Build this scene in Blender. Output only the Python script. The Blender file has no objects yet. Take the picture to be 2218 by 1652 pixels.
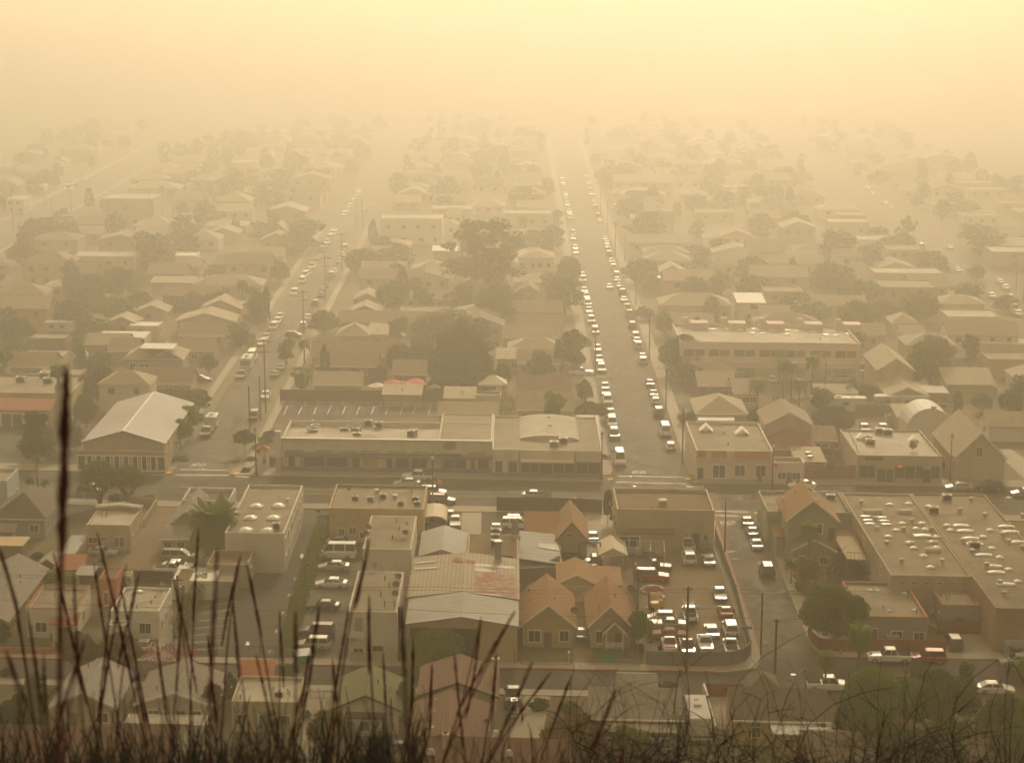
EXPO=.66; SUNEL=29; SUNAZ=7; SUNE=4.2; SUNANG=6; SUNC=(1,.86,.64); SKYS=.15
HAZE_D=.002; HAZE_G=.58; HAZE_C=(1,.955,.84)
CLE=990; CLA=35; SHADE_CLOUD_C=(.97,.93,.82)
import bpy, math, random
import numpy as np
from mathutils import Vector, Matrix
rad=math.radians
rng=random.Random(11)
npr=np.random.RandomState(5)
scene=bpy.context.scene
COL=scene.collection
# ------------------------------------------------------------------ camera
CAM_H=89.0; TH=rad(12); FPX=4332.0; CX,CY=1109.0,826.0
ct,st=math.cos(TH),math.sin(TH)
def P(px,py,z=0.0):
    """point of the photograph -> world point on the level plane at height z"""
    x=(px-CX)/FPX; y=-(py-CY)/FPX
    d=Vector((x,ct+y*st,-st+y*ct)); t=(z-CAM_H)/d.z
    return Vector((d.x*t,d.y*t,z))
RY={'A':1218.4,'B':947.6,'C':704.0,'D':379.0}
def Z(r,x,y):
    if r=='O': return (x,y)
    return ((int(r[1])-1)*541.5+x*.2686, RY[r[0]]+y*.2686)
def PZ(r,x,y,z=0.0): return P(*Z(r,x,y),z)
SL=-.06                                   # the town grid leans a little
def uv(p): return (p[0], p[1]-SL*p[0])
def W(u,v,z=0.0): return Vector((u, v+SL*u, z))
RZU=math.atan(SL)
cam=bpy.data.cameras.new('camera'); cam_o=bpy.data.objects.new('camera',cam); COL.objects.link(cam_o)
cam.sensor_width=36; cam.lens=36*FPX/2218.0; cam.clip_start=.05; cam.clip_end=20000
cam_o.location=(0,0,CAM_H); cam_o.rotation_euler=(rad(90)-TH,0,0)
cam.dof.use_dof=True; cam.dof.focus_distance=290; cam.dof.aperture_fstop=11.0
scene.camera=cam_o
scene.view_settings.view_transform='Standard'; scene.view_settings.look='None'
scene.view_settings.exposure=EXPO; scene.view_settings.gamma=1
# ------------------------------------------------------------------ light
SUN_EL,SUN_AZ=rad(SUNEL),rad(SUNAZ)       # azimuth measured from the viewing direction to the right
sun=bpy.data.lights.new('sun','SUN'); sun.energy=SUNE; sun.angle=rad(SUNANG); sun.color=SUNC
sun_o=bpy.data.objects.new('sun',sun); COL.objects.link(sun_o)
sd=Vector((math.sin(SUN_AZ)*math.cos(SUN_EL),math.cos(SUN_AZ)*math.cos(SUN_EL),math.sin(SUN_EL)))
sun_o.rotation_euler=sd.to_track_quat('Z','Y').to_euler(); sun_o.location=(0,0,300)
world=bpy.data.worlds.new('World'); scene.world=world; world.use_nodes=True
wn=world.node_tree.nodes; wl=world.node_tree.links
sky=wn.new('ShaderNodeTexSky'); sky.sky_type='NISHITA'; sky.sun_disc=False
sky.sun_elevation=SUN_EL; sky.sun_rotation=SUN_AZ; sky.dust_density=4; sky.air_density=1.2
tint=wn.new('ShaderNodeMix'); tint.data_type='RGBA'; tint.blend_type='MULTIPLY'; tint.inputs[0].default_value=1; tint.inputs[7].default_value=(1,.86,.6,1)
wl.new(sky.outputs[0],tint.inputs[6]); wl.new(tint.outputs[2],wn['Background'].inputs[0]); wn['Background'].inputs[1].default_value=SKYS
scene.cycles.max_bounces=6; scene.cycles.diffuse_bounces=4; scene.cycles.glossy_bounces=2
scene.cycles.transmission_bounces=3; scene.cycles.transparent_max_bounces=8; scene.cycles.volume_bounces=0
scene.cycles.caustics_reflective=False; scene.cycles.caustics_refractive=False
# ------------------------------------------------------------------ materials
MATS={}
def mat(name,c,rough=.85,var=.2,sc=.7,kind='',metal=0.0,spec=.3):
    if name in MATS: return MATS[name]
    m=bpy.data.materials.new(name); m.use_nodes=True; MATS[name]=m
    N=m.node_tree.nodes; L=m.node_tree.links; b=N['Principled BSDF']
    b.inputs['Roughness'].default_value=rough; b.inputs['Metallic'].default_value=metal
    b.inputs['Specular IOR Level'].default_value=spec
    def nd(t,**k):
        n=N.new(t)
        for a,v in k.items(): setattr(n,a,v)
        return n
    def math_(op,a,b_,clamp=False):
        n=nd('ShaderNodeMath',operation=op,use_clamp=clamp)
        for i,q in enumerate((a,b_)):
            if isinstance(q,(int,float)): n.inputs[i].default_value=q
            else: L.new(q,n.inputs[i])
        return n.outputs[0]
    if kind in('road','slab','flat','ground') or name in('dirt','soil'): b.inputs['Specular IOR Level'].default_value=.08
    geo=nd('ShaderNodeNewGeometry'); pos=geo.outputs['Position']
    def noise(s,det=5,r=.6):
        n=nd('ShaderNodeTexNoise'); n.inputs['Scale'].default_value=s; n.inputs['Detail'].default_value=det
        n.inputs['Roughness'].default_value=r; L.new(pos,n.inputs['Vector']); return n.outputs['Fac']
    f=math_('ADD',math_('MULTIPLY',noise(sc),.6),math_('MULTIPLY',noise(sc*.13,3),.6))      # about .6
    f=math_('ADD',1-.6*var*4,math_('MULTIPLY',f,var*4))
    xyz=nd('ShaderNodeSeparateXYZ'); L.new(pos,xyz.inputs[0])
    def wave(src,freq,amp,off=0):
        return math_('ADD',1-amp,math_('MULTIPLY',math_('ABSOLUTE',math_('SINE',math_('MULTIPLY',src,freq*math.pi),0),0),amp*1.5))
    hgt=None
    if kind=='shingle':
        v=nd('ShaderNodeTexVoronoi'); v.inputs['Scale'].default_value=2.2; L.new(pos,v.inputs['Vector'])
        sx=nd('ShaderNodeSeparateXYZ'); L.new(v.outputs['Color'],sx.inputs[0])
        f=math_('MULTIPLY',f,math_('ADD',.82,math_('MULTIPLY',sx.outputs[0],.36)))
        f=math_('MULTIPLY',f,wave(xyz.outputs[2],6.,.16))
    elif kind=='tile':
        f=math_('MULTIPLY',f,wave(xyz.outputs[0],2.4,.3)); f=math_('MULTIPLY',f,wave(xyz.outputs[2],5.,.22))
        hgt=wave(xyz.outputs[0],2.4,.5)
    elif kind in('corr','corrv'):
        w=wave(xyz.outputs[0 if kind=='corr' else 1],1.8 if kind=='corr' else .9,.3); f=math_('MULTIPLY',f,w); hgt=w
    elif kind=='board':
        f=math_('MULTIPLY',f,wave(math_('ADD',xyz.outputs[0],xyz.outputs[1]),3.,.28))
    elif kind=='lap':
        f=math_('MULTIPLY',f,wave(xyz.outputs[2],4.,.2))
    elif kind=='slab':
        for a,q in((0,.4),(1,.4)):
            w=math_('ABSOLUTE',math_('SINE',math_('MULTIPLY',xyz.outputs[a],q*math.pi),0),0)
            f=math_('MULTIPLY',f,math_('ADD',.75,math_('MULTIPLY',math_('MULTIPLY',w,9,True),.25)))
    elif kind=='flat':       # built-up roof: seams, ponding stains
        w=math_('ABSOLUTE',math_('SINE',math_('MULTIPLY',xyz.outputs[0],.55*math.pi),0),0)
        f=math_('MULTIPLY',f,math_('ADD',.86,math_('MULTIPLY',math_('MULTIPLY',w,8,True),.14)))
        n=noise(.35,6,.75); f=math_('MULTIPLY',f,math_('ADD',.72,math_('MULTIPLY',math_('MULTIPLY',math_('SUBTRACT',n,.36),6,True),.3)))
    elif kind=='' and .09<=var<=.14 and sc<=.8 and rough>=.85:      # rain streaks and patched render on walls
        mp=nd('ShaderNodeVectorMath',operation='MULTIPLY'); L.new(pos,mp.inputs[0]); mp.inputs[1].default_value=(.7,.7,.2)
        n_=nd('ShaderNodeTexNoise'); n_.inputs['Scale'].default_value=1.; n_.inputs['Detail'].default_value=4; L.new(mp.outputs[0],n_.inputs['Vector'])
        f=math_('MULTIPLY',f,math_('ADD',.86,math_('MULTIPLY',math_('MULTIPLY',math_('SUBTRACT',n_.outputs['Fac'],.33),4,True),.16)))
    elif kind=='road':       # tyre polish, cracks, patches
        v=nd('ShaderNodeTexVoronoi',feature='DISTANCE_TO_EDGE'); v.inputs['Scale'].default_value=.16
        nz=nd('ShaderNodeTexNoise'); nz.inputs['Scale'].default_value=.5; L.new(pos,nz.inputs['Vector'])
        mx=nd('ShaderNodeMix',data_type='RGBA'); mx.inputs[0].default_value=.12; L.new(pos,mx.inputs[6]); L.new(nz.outputs['Color'],mx.inputs[7])
        ad=nd('ShaderNodeVectorMath',operation='MULTIPLY_ADD'); L.new(nz.outputs['Color'],ad.inputs[0]); ad.inputs[1].default_value=(5,5,5); L.new(pos,ad.inputs[2])
        L.new(ad.outputs[0],v.inputs['Vector'])
        f=math_('MULTIPLY',f,math_('ADD',.55,math_('MULTIPLY',math_('MULTIPLY',v.outputs['Distance'],7,True),.45)))
        n=noise(.05,2,.5); f=math_('MULTIPLY',f,math_('ADD',.85,math_('MULTIPLY',n,.32)))
    mix=nd('ShaderNodeMix',data_type='RGBA',blend_type='MULTIPLY'); mix.inputs[0].default_value=1
    mix.inputs[6].default_value=(*c,1)
    cc=nd('ShaderNodeCombineColor')
    for i in range(3): L.new(f,cc.inputs[i])
    L.new(cc.outputs[0],mix.inputs[7]); out=mix.outputs[2]
    if kind=='rust':
        n=noise(.9,6,.7); k=math_('MULTIPLY',math_('SUBTRACT',n,.45),14,True)
        m2=nd('ShaderNodeMix',data_type='RGBA'); L.new(k,m2.inputs[0]); L.new(out,m2.inputs[6]); m2.inputs[7].default_value=(.25,.075,.022,1); out=m2.outputs[2]
    if kind=='ground':
        n=noise(.09,6,.65); k=math_('MULTIPLY',math_('SUBTRACT',n,.5),7,True)
        m2=nd('ShaderNodeMix',data_type='RGBA'); L.new(k,m2.inputs[0]); L.new(out,m2.inputs[6]); m2.inputs[7].default_value=(.06,.065,.025,1); out=m2.outputs[2]
    if kind=='leaf':
        oi=nd('ShaderNodeObjectInfo'); hs=nd('ShaderNodeHueSaturation'); L.new(out,hs.inputs['Color'])
        hs.inputs['Hue'].default_value=.5
        L.new(math_('ADD',.485,math_('MULTIPLY',oi.outputs['Random'],.03)),hs.inputs['Hue'])
        L.new(math_('ADD',.75,math_('MULTIPLY',oi.outputs['Random'],.5)),hs.inputs['Value']); out=hs.outputs[0]
        tr=nd('ShaderNodeBsdfTranslucent'); L.new(out,tr.inputs[0]); ms=nd('ShaderNodeMixShader'); ms.inputs[0].default_value=.38
        L.new(b.outputs[0],ms.inputs[1]); L.new(tr.outputs[0],ms.inputs[2]); L.new(ms.outputs[0],N['Material Output'].inputs[0])
    L.new(out,b.inputs['Base Color'])
    if kind=='paint':
        b.inputs['Coat Weight'].default_value=.3; b.inputs['Coat Roughness'].default_value=.12
    if hgt is not None:
        bp=nd('ShaderNodeBump'); bp.inputs['Strength'].default_value=.5; bp.inputs['Distance'].default_value=.06
        L.new(hgt,bp.inputs['Height']); L.new(bp.outputs[0],b.inputs['Normal'])
    return m
def emat(name,c,s):
    if name in MATS: return MATS[name]
    m=bpy.data.materials.new(name); m.use_nodes=True; MATS[name]=m; b=m.node_tree.nodes['Principled BSDF']
    b.inputs['Base Color'].default_value=(*c,1); b.inputs['Emission Color'].default_value=(*c,1); b.inputs['Emission Strength'].default_value=s
    return m
PAL=dict(
 asphalt=((.085,.075,.062),.9,.16,.5,'road'), asphalt_old=((.145,.127,.1),.9,.16,.5,'road'), lot=((.09,.078,.062),.92,.2,.4,'road'),
 dirt=((.17,.125,.08),.95,.28,.5), soil=((.11,.08,.05),.95,.3,.6), lawn=((.055,.08,.02),.95,.3,1.2), drygrass=((.13,.115,.05),.95,.3,1.),
 turf=((.02,.11,.04),.95,.12,2.), concrete=((.32,.285,.235),.9,.14,.7,'slab'), paving=((.29,.245,.19),.9,.2,.7,'slab'), ground=((.15,.115,.075),.95,.25,.4,'ground'),
 tarpatch=((.045,.04,.035),.9,.15,.8), palepatch=((.135,.12,.1),.9,.15,.8), oil=((.04,.033,.026),.7,.2,1.),
 redkerb=((.3,.05,.035),.8,.25,1.5), white_line=((.72,.7,.65),.8,.16,1.5), yellow_line=((.55,.36,.07),.8,.2,1.5), yellow_pad=((.62,.36,.05),.8,.12,1.),
 cream=((.46,.395,.28),.9,.1,.8), cream_lap=((.43,.35,.2),.85,.08,.8,'lap'), white=((.68,.64,.57),.85,.08,.8), offwhite=((.58,.535,.46),.9,.12,.6), stucco=((.42,.36,.28),.9,.12,.7),
 grey=((.3,.275,.25),.9,.1,.7), greyblue=((.3,.31,.33),.85,.1,.7,'lap'), greygreen=((.3,.31,.25),.85,.1,.7,'lap'), paleblue=((.42,.47,.5),.9,.08,.7), blue=((.1,.17,.28),.85,.1,.8,'lap'),
 bluebase=((.15,.16,.27),.85,.1,.8), orange=((.4,.15,.06),.9,.12,.8), terracotta=((.37,.15,.075),.9,.15,.8), pink=((.6,.48,.43),.9,.08,.7), salmon=((.5,.3,.2),.9,.08,.7), tan=((.34,.255,.16),.9,.12,.7), yellowish=((.43,.335,.17),.9,.12,.7),
 brown=((.14,.09,.055),.85,.2,.7), darkwood=((.07,.048,.032),.85,.25,.9,'board'), wood=((.24,.15,.085),.85,.22,.8,'board'), redwood=((.23,.085,.035),.8,.2,.8,'board'), palewood=((.4,.3,.18),.85,.2,.8,'board'), slate_panel=((.15,.145,.135),.8,.14,.7,'board'),
 r_brown=((.25,.135,.06),.9,.14,.6,'shingle'), r_umber=((.2,.15,.105),.9,.16,.6,'shingle'), r_dark=((.12,.095,.07),.9,.16,.6,'shingle'), r_grey=((.22,.195,.17),.9,.15,.6,'shingle'), r_tan=((.3,.245,.175),.9,.14,.6,'shingle'), r_green=((.14,.145,.07),.9,.16,.6,'shingle'), r_red=((.2,.095,.06),.9,.15,.6,'shingle'), r_lav=((.26,.235,.225),.85,.1,.6,'shingle'),
 r_tile=((.14,.075,.052),.85,.18,.7,'tile'), tile_red=((.33,.12,.055),.85,.2,.8,'tile'), flat=((.25,.215,.165),.92,.24,.35,'flat'), flat_light=((.4,.365,.31),.9,.2,.35,'flat'), flat_brown=((.16,.112,.068),.92,.18,.35,'flat'), flat_dark=((.13,.11,.085),.92,.18,.35,'flat'),
 corr=((.3,.285,.265),.75,.26,.5,'corr'), corrv=((.3,.285,.265),.75,.26,.5,'corrv'), corr_tan=((.31,.255,.185),.8,.22,.5,'corr'), rustsheet=((.3,.27,.23),.8,.16,.5,'rust'), rusty=((.26,.1,.045),.85,.3,.9,'rust'),
 bareMetal=((.45,.44,.42),.4,.1,1.,'',.7), darkmetal=((.04,.037,.033),.6,.1,1.,'',.3), whitemetal=((.5,.48,.45),.7,.12,1.), pole=((.075,.055,.04),.9,.25,1.5), wire=((.03,.027,.024),.7,.05,1.), galv=((.3,.29,.27),.5,.1,1.,'',.5),
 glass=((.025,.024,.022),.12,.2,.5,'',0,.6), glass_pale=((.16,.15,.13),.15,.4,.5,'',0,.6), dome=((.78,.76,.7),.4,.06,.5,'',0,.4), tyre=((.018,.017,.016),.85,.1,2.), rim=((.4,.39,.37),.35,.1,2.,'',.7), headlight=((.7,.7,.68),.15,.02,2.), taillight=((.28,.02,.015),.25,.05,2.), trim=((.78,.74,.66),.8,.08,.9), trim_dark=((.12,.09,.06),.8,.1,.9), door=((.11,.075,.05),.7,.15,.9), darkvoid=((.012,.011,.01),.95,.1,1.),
 leaf_a=((.085,.13,.008),.6,.32,.35,'leaf'), leaf_b=((.045,.078,.009),.6,.32,.35,'leaf'), leaf_y=((.17,.19,.008),.6,.3,.4,'leaf'), leaf_o=((.16,.1,.022),.6,.34,.5,'leaf'), leaf_r=((.13,.05,.022),.6,.3,.5,'leaf'), leaf_p=((.095,.13,.016),.5,.28,.5,'leaf'), leaf_g=((.115,.165,.006),.6,.35,.6,'leaf'), flower=((.4,.09,.14),.7,.3,.9,'leaf'), bark=((.1,.07,.045),.9,.3,1.5), palmbark=((.13,.095,.06),.9,.3,2.), straw=((.16,.11,.05),.8,.3,1.2,'leaf'),
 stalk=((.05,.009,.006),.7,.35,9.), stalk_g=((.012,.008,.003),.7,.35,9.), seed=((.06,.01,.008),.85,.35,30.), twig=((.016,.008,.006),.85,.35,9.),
 tarp_blue=((.12,.25,.33),.6,.15,.8), tarp_orange=((.34,.14,.07),.7,.15,.8), tarp_tan=((.45,.38,.26),.7,.12,.8), tarp_grey=((.3,.29,.27),.7,.12,.8), teal=((.06,.27,.22),.6,.15,.9), flagred=((.5,.05,.04),.8,.05,2.), flagwhite=((.7,.68,.63),.8,.05,2.), flagblue=((.03,.04,.16),.8,.05,2.), red=((.36,.03,.025),.5,.12,1.), yellow=((.55,.33,.03),.55,.15,1.), orangecone=((.6,.14,.03),.6,.1,1.), parasol=((.55,.13,.12),.8,.06,1.), skin=((.32,.18,.11),.7,.05,5.), signblue=((.06,.14,.3),.6,.1,1.), sign=((.6,.58,.53),.7,.1,1.), navy=((.03,.035,.06),.8,.1,1.), purple=((.22,.1,.3),.7,.1,1.),
)
def M(n):
    if n in MATS: return MATS[n]
    c,*r=PAL[n]; return mat(n,c,*r)
PAINT=dict(white=(.72,.71,.68),silver=(.42,.41,.39),grey=(.16,.155,.15),black=(.014,.013,.013),red=(.32,.025,.02),maroon=(.11,.018,.015),tan=(.33,.28,.2),blue=(.05,.11,.24),green=(.04,.07,.045),brown=(.12,.075,.045),navy=(.02,.025,.045),orange=(.35,.13,.05),rust=(.2,.09,.05),paleblue=(.25,.28,.3))
def paint(n):
    if 'paint_'+n in MATS: return MATS['paint_'+n]
    if n=='rust': return mat('paint_rust',PAINT[n],.75,.3,1.2)
    return mat('paint_'+n,PAINT[n],.38,.06,.8,'paint',.2 if n in('silver','grey') else 0,.35)
# ------------------------------------------------------------------ objects
def link(name,data,parent=None,loc=(0,0,0),rz=0.0,sc=None):
    o=bpy.data.objects.new(name,data); COL.objects.link(o)
    o.location=loc
    if rz: o.rotation_euler=(0,0,rz)
    if sc: o.scale=sc
    if parent: o.parent=parent
    return o
def tag(o,label,cat,group=None):
    o['label']=label; o['category']=cat; o['kind']='thing'
    if group: o['group']=group
    return o
def thing(name,label,cat,loc=(0,0,0),rz=0.0,group=None):
    o=link(name,None,None,loc,rz); o.empty_display_size=.5
    return tag(o,label,cat,group)
def structure(o,kind='structure'): o['kind']=kind; return o
def copy_tree(o,parent=None):
    c=o.copy(); COL.objects.link(c)
    if parent: c.parent=parent
    for ch in o.children: copy_tree(ch,c)
    return c
class MB:
    def __init__(s): s.v=[]; s.f=[]; s.m=[]
    def poly(s,pts,mi=0):
        i=len(s.v); s.v+= [tuple(p) for p in pts]; s.f.append(tuple(range(i,i+len(pts)))); s.m.append(mi)
    def hexa(s,p,mi=0):
        """eight corners: bottom ring 0-3, top ring 4-7, both counter-clockwise"""
        i=len(s.v); s.v+=[tuple(q) for q in p]
        for f in((3,2,1,0),(4,5,6,7),(0,1,5,4),(1,2,6,5),(2,3,7,6),(3,0,4,7)):
            s.f.append(tuple(i+k for k in f)); s.m.append(mi)
    def box(s,x0,x1,y0,y1,z0,z1,mi=0,sh=False):
        k=SL if sh else 0
        s.hexa([(x,y+k*x,z) for z in(z0,z1) for x,y in((x0,y0),(x1,y0),(x1,y1),(x0,y1))],mi)
    def ring(s,pts,n): pass
    def tube(s,pts,rs,n=6,mi=0,cap=True):
        if isinstance(rs,(int,float)): rs=[rs]*len(pts)
        pts=[Vector(p) for p in pts]; base=len(s.v); up=None
        for i,p in enumerate(pts):
            d=(pts[min(i+1,len(pts)-1)]-pts[max(i-1,0)]).normalized()
            a=d.orthogonal().normalized() if up is None else (up-d*up.dot(d)).normalized()
            up=a; b=d.cross(a)
            for k in range(n):
                t=2*math.pi*k/n; s.v.append(tuple(p+(a*math.cos(t)+b*math.sin(t))*rs[i]))
        for i in range(len(pts)-1):
            for k in range(n):
                s.f.append((base+i*n+k,base+i*n+(k+1)%n,base+(i+1)*n+(k+1)%n,base+(i+1)*n+k)); s.m.append(mi)
        if cap:
            s.f.append(tuple(base+k for k in reversed(range(n)))); s.m.append(mi)
            e=base+(len(pts)-1)*n; s.f.append(tuple(e+k for k in range(n))); s.m.append(mi)
    def lathe(s,prof,c=(0,0,0),n=10,mi=0,axis='z'):
        base=len(s.v)
        for r,z in prof:
            for k in range(n):
                t=2*math.pi*k/n
                q=(r*math.cos(t),r*math.sin(t),z)
                if axis=='y': q=(q[0],q[2],q[1])
                if axis=='x': q=(q[2],q[0],q[1])
                s.v.append((c[0]+q[0],c[1]+q[1],c[2]+q[2]))
        for i in range(len(prof)-1):
            for k in range(n):
                s.f.append((base+i*n+k,base+i*n+(k+1)%n,base+(i+1)*n+(k+1)%n,base+(i+1)*n+k)); s.m.append(mi)
        s.f.append(tuple(base+k for k in reversed(range(n)))); s.m.append(mi)
        e=base+(len(prof)-1)*n; s.f.append(tuple(e+k for k in range(n))); s.m.append(mi)
    def mesh(s,name,mats,smooth=False):
        me=bpy.data.meshes.new(name); me.from_pydata(s.v,[],s.f)
        for m in mats: me.materials.append(M(m) if isinstance(m,str) else m)
        if len(mats)>1: me.polygons.foreach_set('material_index',s.m)
        if smooth: me.polygons.foreach_set('use_smooth',[True]*len(s.f))
        me.update(); return me
    def build(s,name,mats,parent=None,loc=(0,0,0),rz=0.0,smooth=False):
        if isinstance(mats,str) or not isinstance(mats,(list,tuple)): mats=[mats]
        return link(name,s.mesh(name,mats,smooth),parent,loc,rz)
def quad_mesh(name,V,matn):
    """V: (n,4,3) array of loose quads"""
    n=len(V); me=bpy.data.meshes.new(name)
    me.vertices.add(n*4); me.vertices.foreach_set('co',np.ascontiguousarray(V,dtype=np.float32).ravel())
    me.loops.add(n*4); me.loops.foreach_set('vertex_index',np.arange(n*4,dtype=np.int32))
    me.polygons.add(n); me.polygons.foreach_set('loop_start',np.arange(0,n*4,4,dtype=np.int32))
    me.update(calc_edges=True); me.validate(); me.materials.append(M(matn)); return me
# ------------------------------------------------------------------ ground, roads
def ext(name,mn,pts,z0,z1,kind='structure'):
    """a flat polygon slab from world xy points"""
    b=MB(); pts=[Vector((p[0],p[1],0)) for p in pts]; n=len(pts)
    area=sum(pts[i].x*pts[(i+1)%n].y-pts[(i+1)%n].x*pts[i].y for i in range(n))
    if area<0: pts.reverse()
    b.poly([(p.x,p.y,z1) for p in pts])
    for i in range(n):
        p,q=pts[i],pts[(i+1)%n]; b.poly([(p.x,p.y,z0),(q.x,q.y,z0),(q.x,q.y,z1),(p.x,p.y,z1)])
    return structure(b.build(name,mn),kind)
def pz(r,*c): return [PZ(r,c[i],c[i+1]) for i in range(0,len(c),2)]
def strip(u0,u1,v0,v1): return [W(u0,v0),W(u1,v0),W(u1,v1),W(u0,v1)]
gb=MB(); gb.poly([(-9000,150,0),(9000,150,0),(9000,14000,0),(-9000,14000,0)]); structure(gb.build('ground','ground'))
# hillside under the camera
hb=MB(); ys=[-60,-20,-2,3,10,30,80,140,185,214,225]; zs=[87.5,88.2,88.25,86.9,83.5,73,46.5,20,6,-.6,-1]
xs=list(range(-300,301,20)); hv=[]
for j,(y,z) in enumerate(zip(ys,zs)):
    for x in xs: hv.append((x,y,z-(abs(x)*.02 if y<200 else 0)+(rng.uniform(-.6,.1) if 20<y<200 else 0)))
hb.v=hv; nx=len(xs)
for j in range(len(ys)-1):
    for i in range(nx-1): hb.f.append((j*nx+i,j*nx+i+1,(j+1)*nx+i+1,(j+1)*nx+i)); hb.m.append(0)
structure(hb.build('hillside','drygrass',smooth=True))
# rolling hills lost in the fog, raised high to dim the glow there
hb=MB(); hx=list(range(-900,901,60)); hy=[960,1040,1120,1200,1300,1420,1600,2000]
for j,y in enumerate(hy):
    for x in hx:
        q=max(0,(y-960)/460); q=q*q*(3-2*q) if q<1 else 1
        hb.v.append((x,y+40*math.sin(x*.006+1),-.5+q*(96+14*math.sin(x*.011+.6)+8*math.sin(x*.023))))
nx=len(hx)
for j in range(len(hy)-1):
    for i in range(nx-1): hb.f.append((j*nx+i,j*nx+i+1,(j+1)*nx+i+1,(j+1)*nx+i)); hb.m.append(0)
structure(hb.build('hills','drygrass',smooth=True))
MAINF=[(-400,368),(-170,349.5),(-90.7,343.2),(-49.3,339.6),(18.7,334.6),(77,331.8),(140,328.6),(400,316)]
MAINN=[(400,298),(140,310.5),(77,314),(33,316.7),(-56.4,322.3),(-90,325),(-170,331),(-400,347)]
LOWF=[(-300,257),(-66.4,246.2),(-33.7,243.8),(11.2,241.7),(27,240.8),(31.5,242.0),(32.5,247)]
LOWFE=[(39.4,250),(40.6,246.9),(43,246.3),(66.3,245.4),(300,236)]
LOWN=[(300,221),(66,236.3),(30,233.2),(16.6,233.8),(-1.5,235),(-34,236.6),(-66,238.6),(-300,250)]
def xy(l): return [Vector((a,b,0)) for a,b in l]
ext('main_street','asphalt',xy(MAINF)+xy(MAINN),-.2,.012)
ext('lower_street','asphalt',xy(LOWF)+[Vector((39.4,250,0))]+xy(LOWFE)+xy(LOWN),-.2,.012)
ext('road','asphalt_old',[(32.5,246),(39.4,246),(39.9,318),(32.7,318)],-.2,.02)
ext('road','asphalt_old',[(17.6,330),(30.7,330),(31.2,1080),(19.6,1080)],-.2,.016)
ext('road','asphalt_old',[(-59.3,338),(-50.4,338),(-52.4,500),(-52.6,1080),(-60.6,1080),(-59.6,500)],-.2,.016)
ext('road','asphalt_old',[(-174,345),(-159,345),(-159,1080),(-176,1080)],-.2,.016)
ext('road','asphalt_old',[(129.5,325),(136,325),(137,1080),(130.5,1080)],-.2,.016)
ext('road','asphalt_old',[(-400,712),(-60,677),(-52,674),(18,654),(31,652),(200,640),(400,630),(400,643),(31,667),(18,669),(-52,690),(-60,694),(-400,728)],-.2,.02)
# pavements (kerb step 0.14 m)
def band(name,mn,line,w,z1,side=1):
    L=[Vector((a,b,0)) for a,b in line]; o=[]
    for i,p in enumerate(L):
        d=(L[min(i+1,len(L)-1)]-L[max(i-1,0)]).normalized(); o.append(p+Vector((-d.y,d.x,0))*w*side)
    return ext(name,mn,L+o[::-1],-.1,z1)
def cut(line,x0,x1):
    L=sorted(line); f=lambda x:np.interp(x,[p[0] for p in L],[p[1] for p in L])
    return [(x0,float(f(x0)))]+[p for p in L if x0<p[0]<x1]+[(x1,float(f(x1)))]
for a,b in((-155,-60.2),(-49.6,15.6),(32.4,126),(138,300)): band('pavement','paving',cut(MAINF,a,b),4.6 if b<0 or a>0 else 5.2,.14)
for a,b in((-155,32.4),(41.5,300)): band('pavement','paving',cut(MAINN,a,b),3.4,.14,-1)
for a,b in((-300,-31),(-30.9,27)): band('pavement','concrete',cut(LOWF[:5],a,b),2.4,.14)
ext('pavement','concrete',[(27,240.8),(31.2,242.2),(32.4,247),(32.7,313),(31,313),(30.9,247.5),(30,244.6),(27,243.2)],-.1,.141)
ext('pavement','concrete',[(39.4,250),(40.6,246.9),(43,246.3),(66.3,245.4),(300,236),(300,238.4),(66.5,247.6),(44,248.6),(42.2,251.5),(42,312),(39.9,312)],-.1,.14)
band('pavement','concrete',cut(LOWN,-300,18),2.,.14,-1)
for a,b,c in((15.2,17.6,.02),(31.0,33.3,.02)):
    ext('pavement','concrete',[(a,339.5),(b,339.5),(b+1.7,1075),(a+1.7,1075)],-.1,.142)
for a,b,v0,v1,m in((-61.6,-59.4,343,672,'drygrass'),(-63.3,-61.6,344,672,'concrete'),(-50.3,-47.8,341,668,'drygrass'),(-47.8,-46.2,341,668,'concrete')):
    ext('verge' if m=='drygrass' else 'pavement',m,[(a,v0),(b,v0),(b-1,v1),(a-1,v1)],-.1,.14 if m=='concrete' else .12)
for a,b in((-177.5,-174.6),(-158.7,-157)): ext('pavement','concrete',[(a,352 if a<0 else 333),(b,352 if a<0 else 333),(b+1,1075),(a+1,1075)],-.1,.14)
# painted kerbs and markings
def line_on(b,p,q,w,z=.03,mi=0):
    p=Vector((p[0],p[1],0)); q=Vector((q[0],q[1],0)); d=(q-p).normalized(); n=Vector((-d.y,d.x,0))*w/2
    b.poly([(v.x,v.y,z) for v in(p-n,q-n,q+n,p+n)],mi)
b=MB()
for a,c in((-300,-49),(-44,-35.5),(-27,-19),(-12.5,-8.5),(-7.9,8.2),(10.5,13.4),(17.4,26)):
    L=cut(LOWF[:5],a,c)
    for p,q in zip(L,L[1:]): line_on(b,(p[0],p[1]+.1),(q[0],q[1]+.1),.28,.146); b.poly([(p[0],p[1]-.01,.02),(q[0],q[1]-.01,.02),(q[0],q[1]-.01,.145),(p[0],p[1]-.01,.145)])
L=cut(LOWFE[1:],42,49)
for p,q in zip(L,L[1:]): line_on(b,p,q,.3,.147)
line_on(b,(32.6,252),(32.75,312),.25,.147); line_on(b,(17.7,341),(17.8,352),.25,.147)
structure(b.build('red_kerb','redkerb'))
b=MB()
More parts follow.
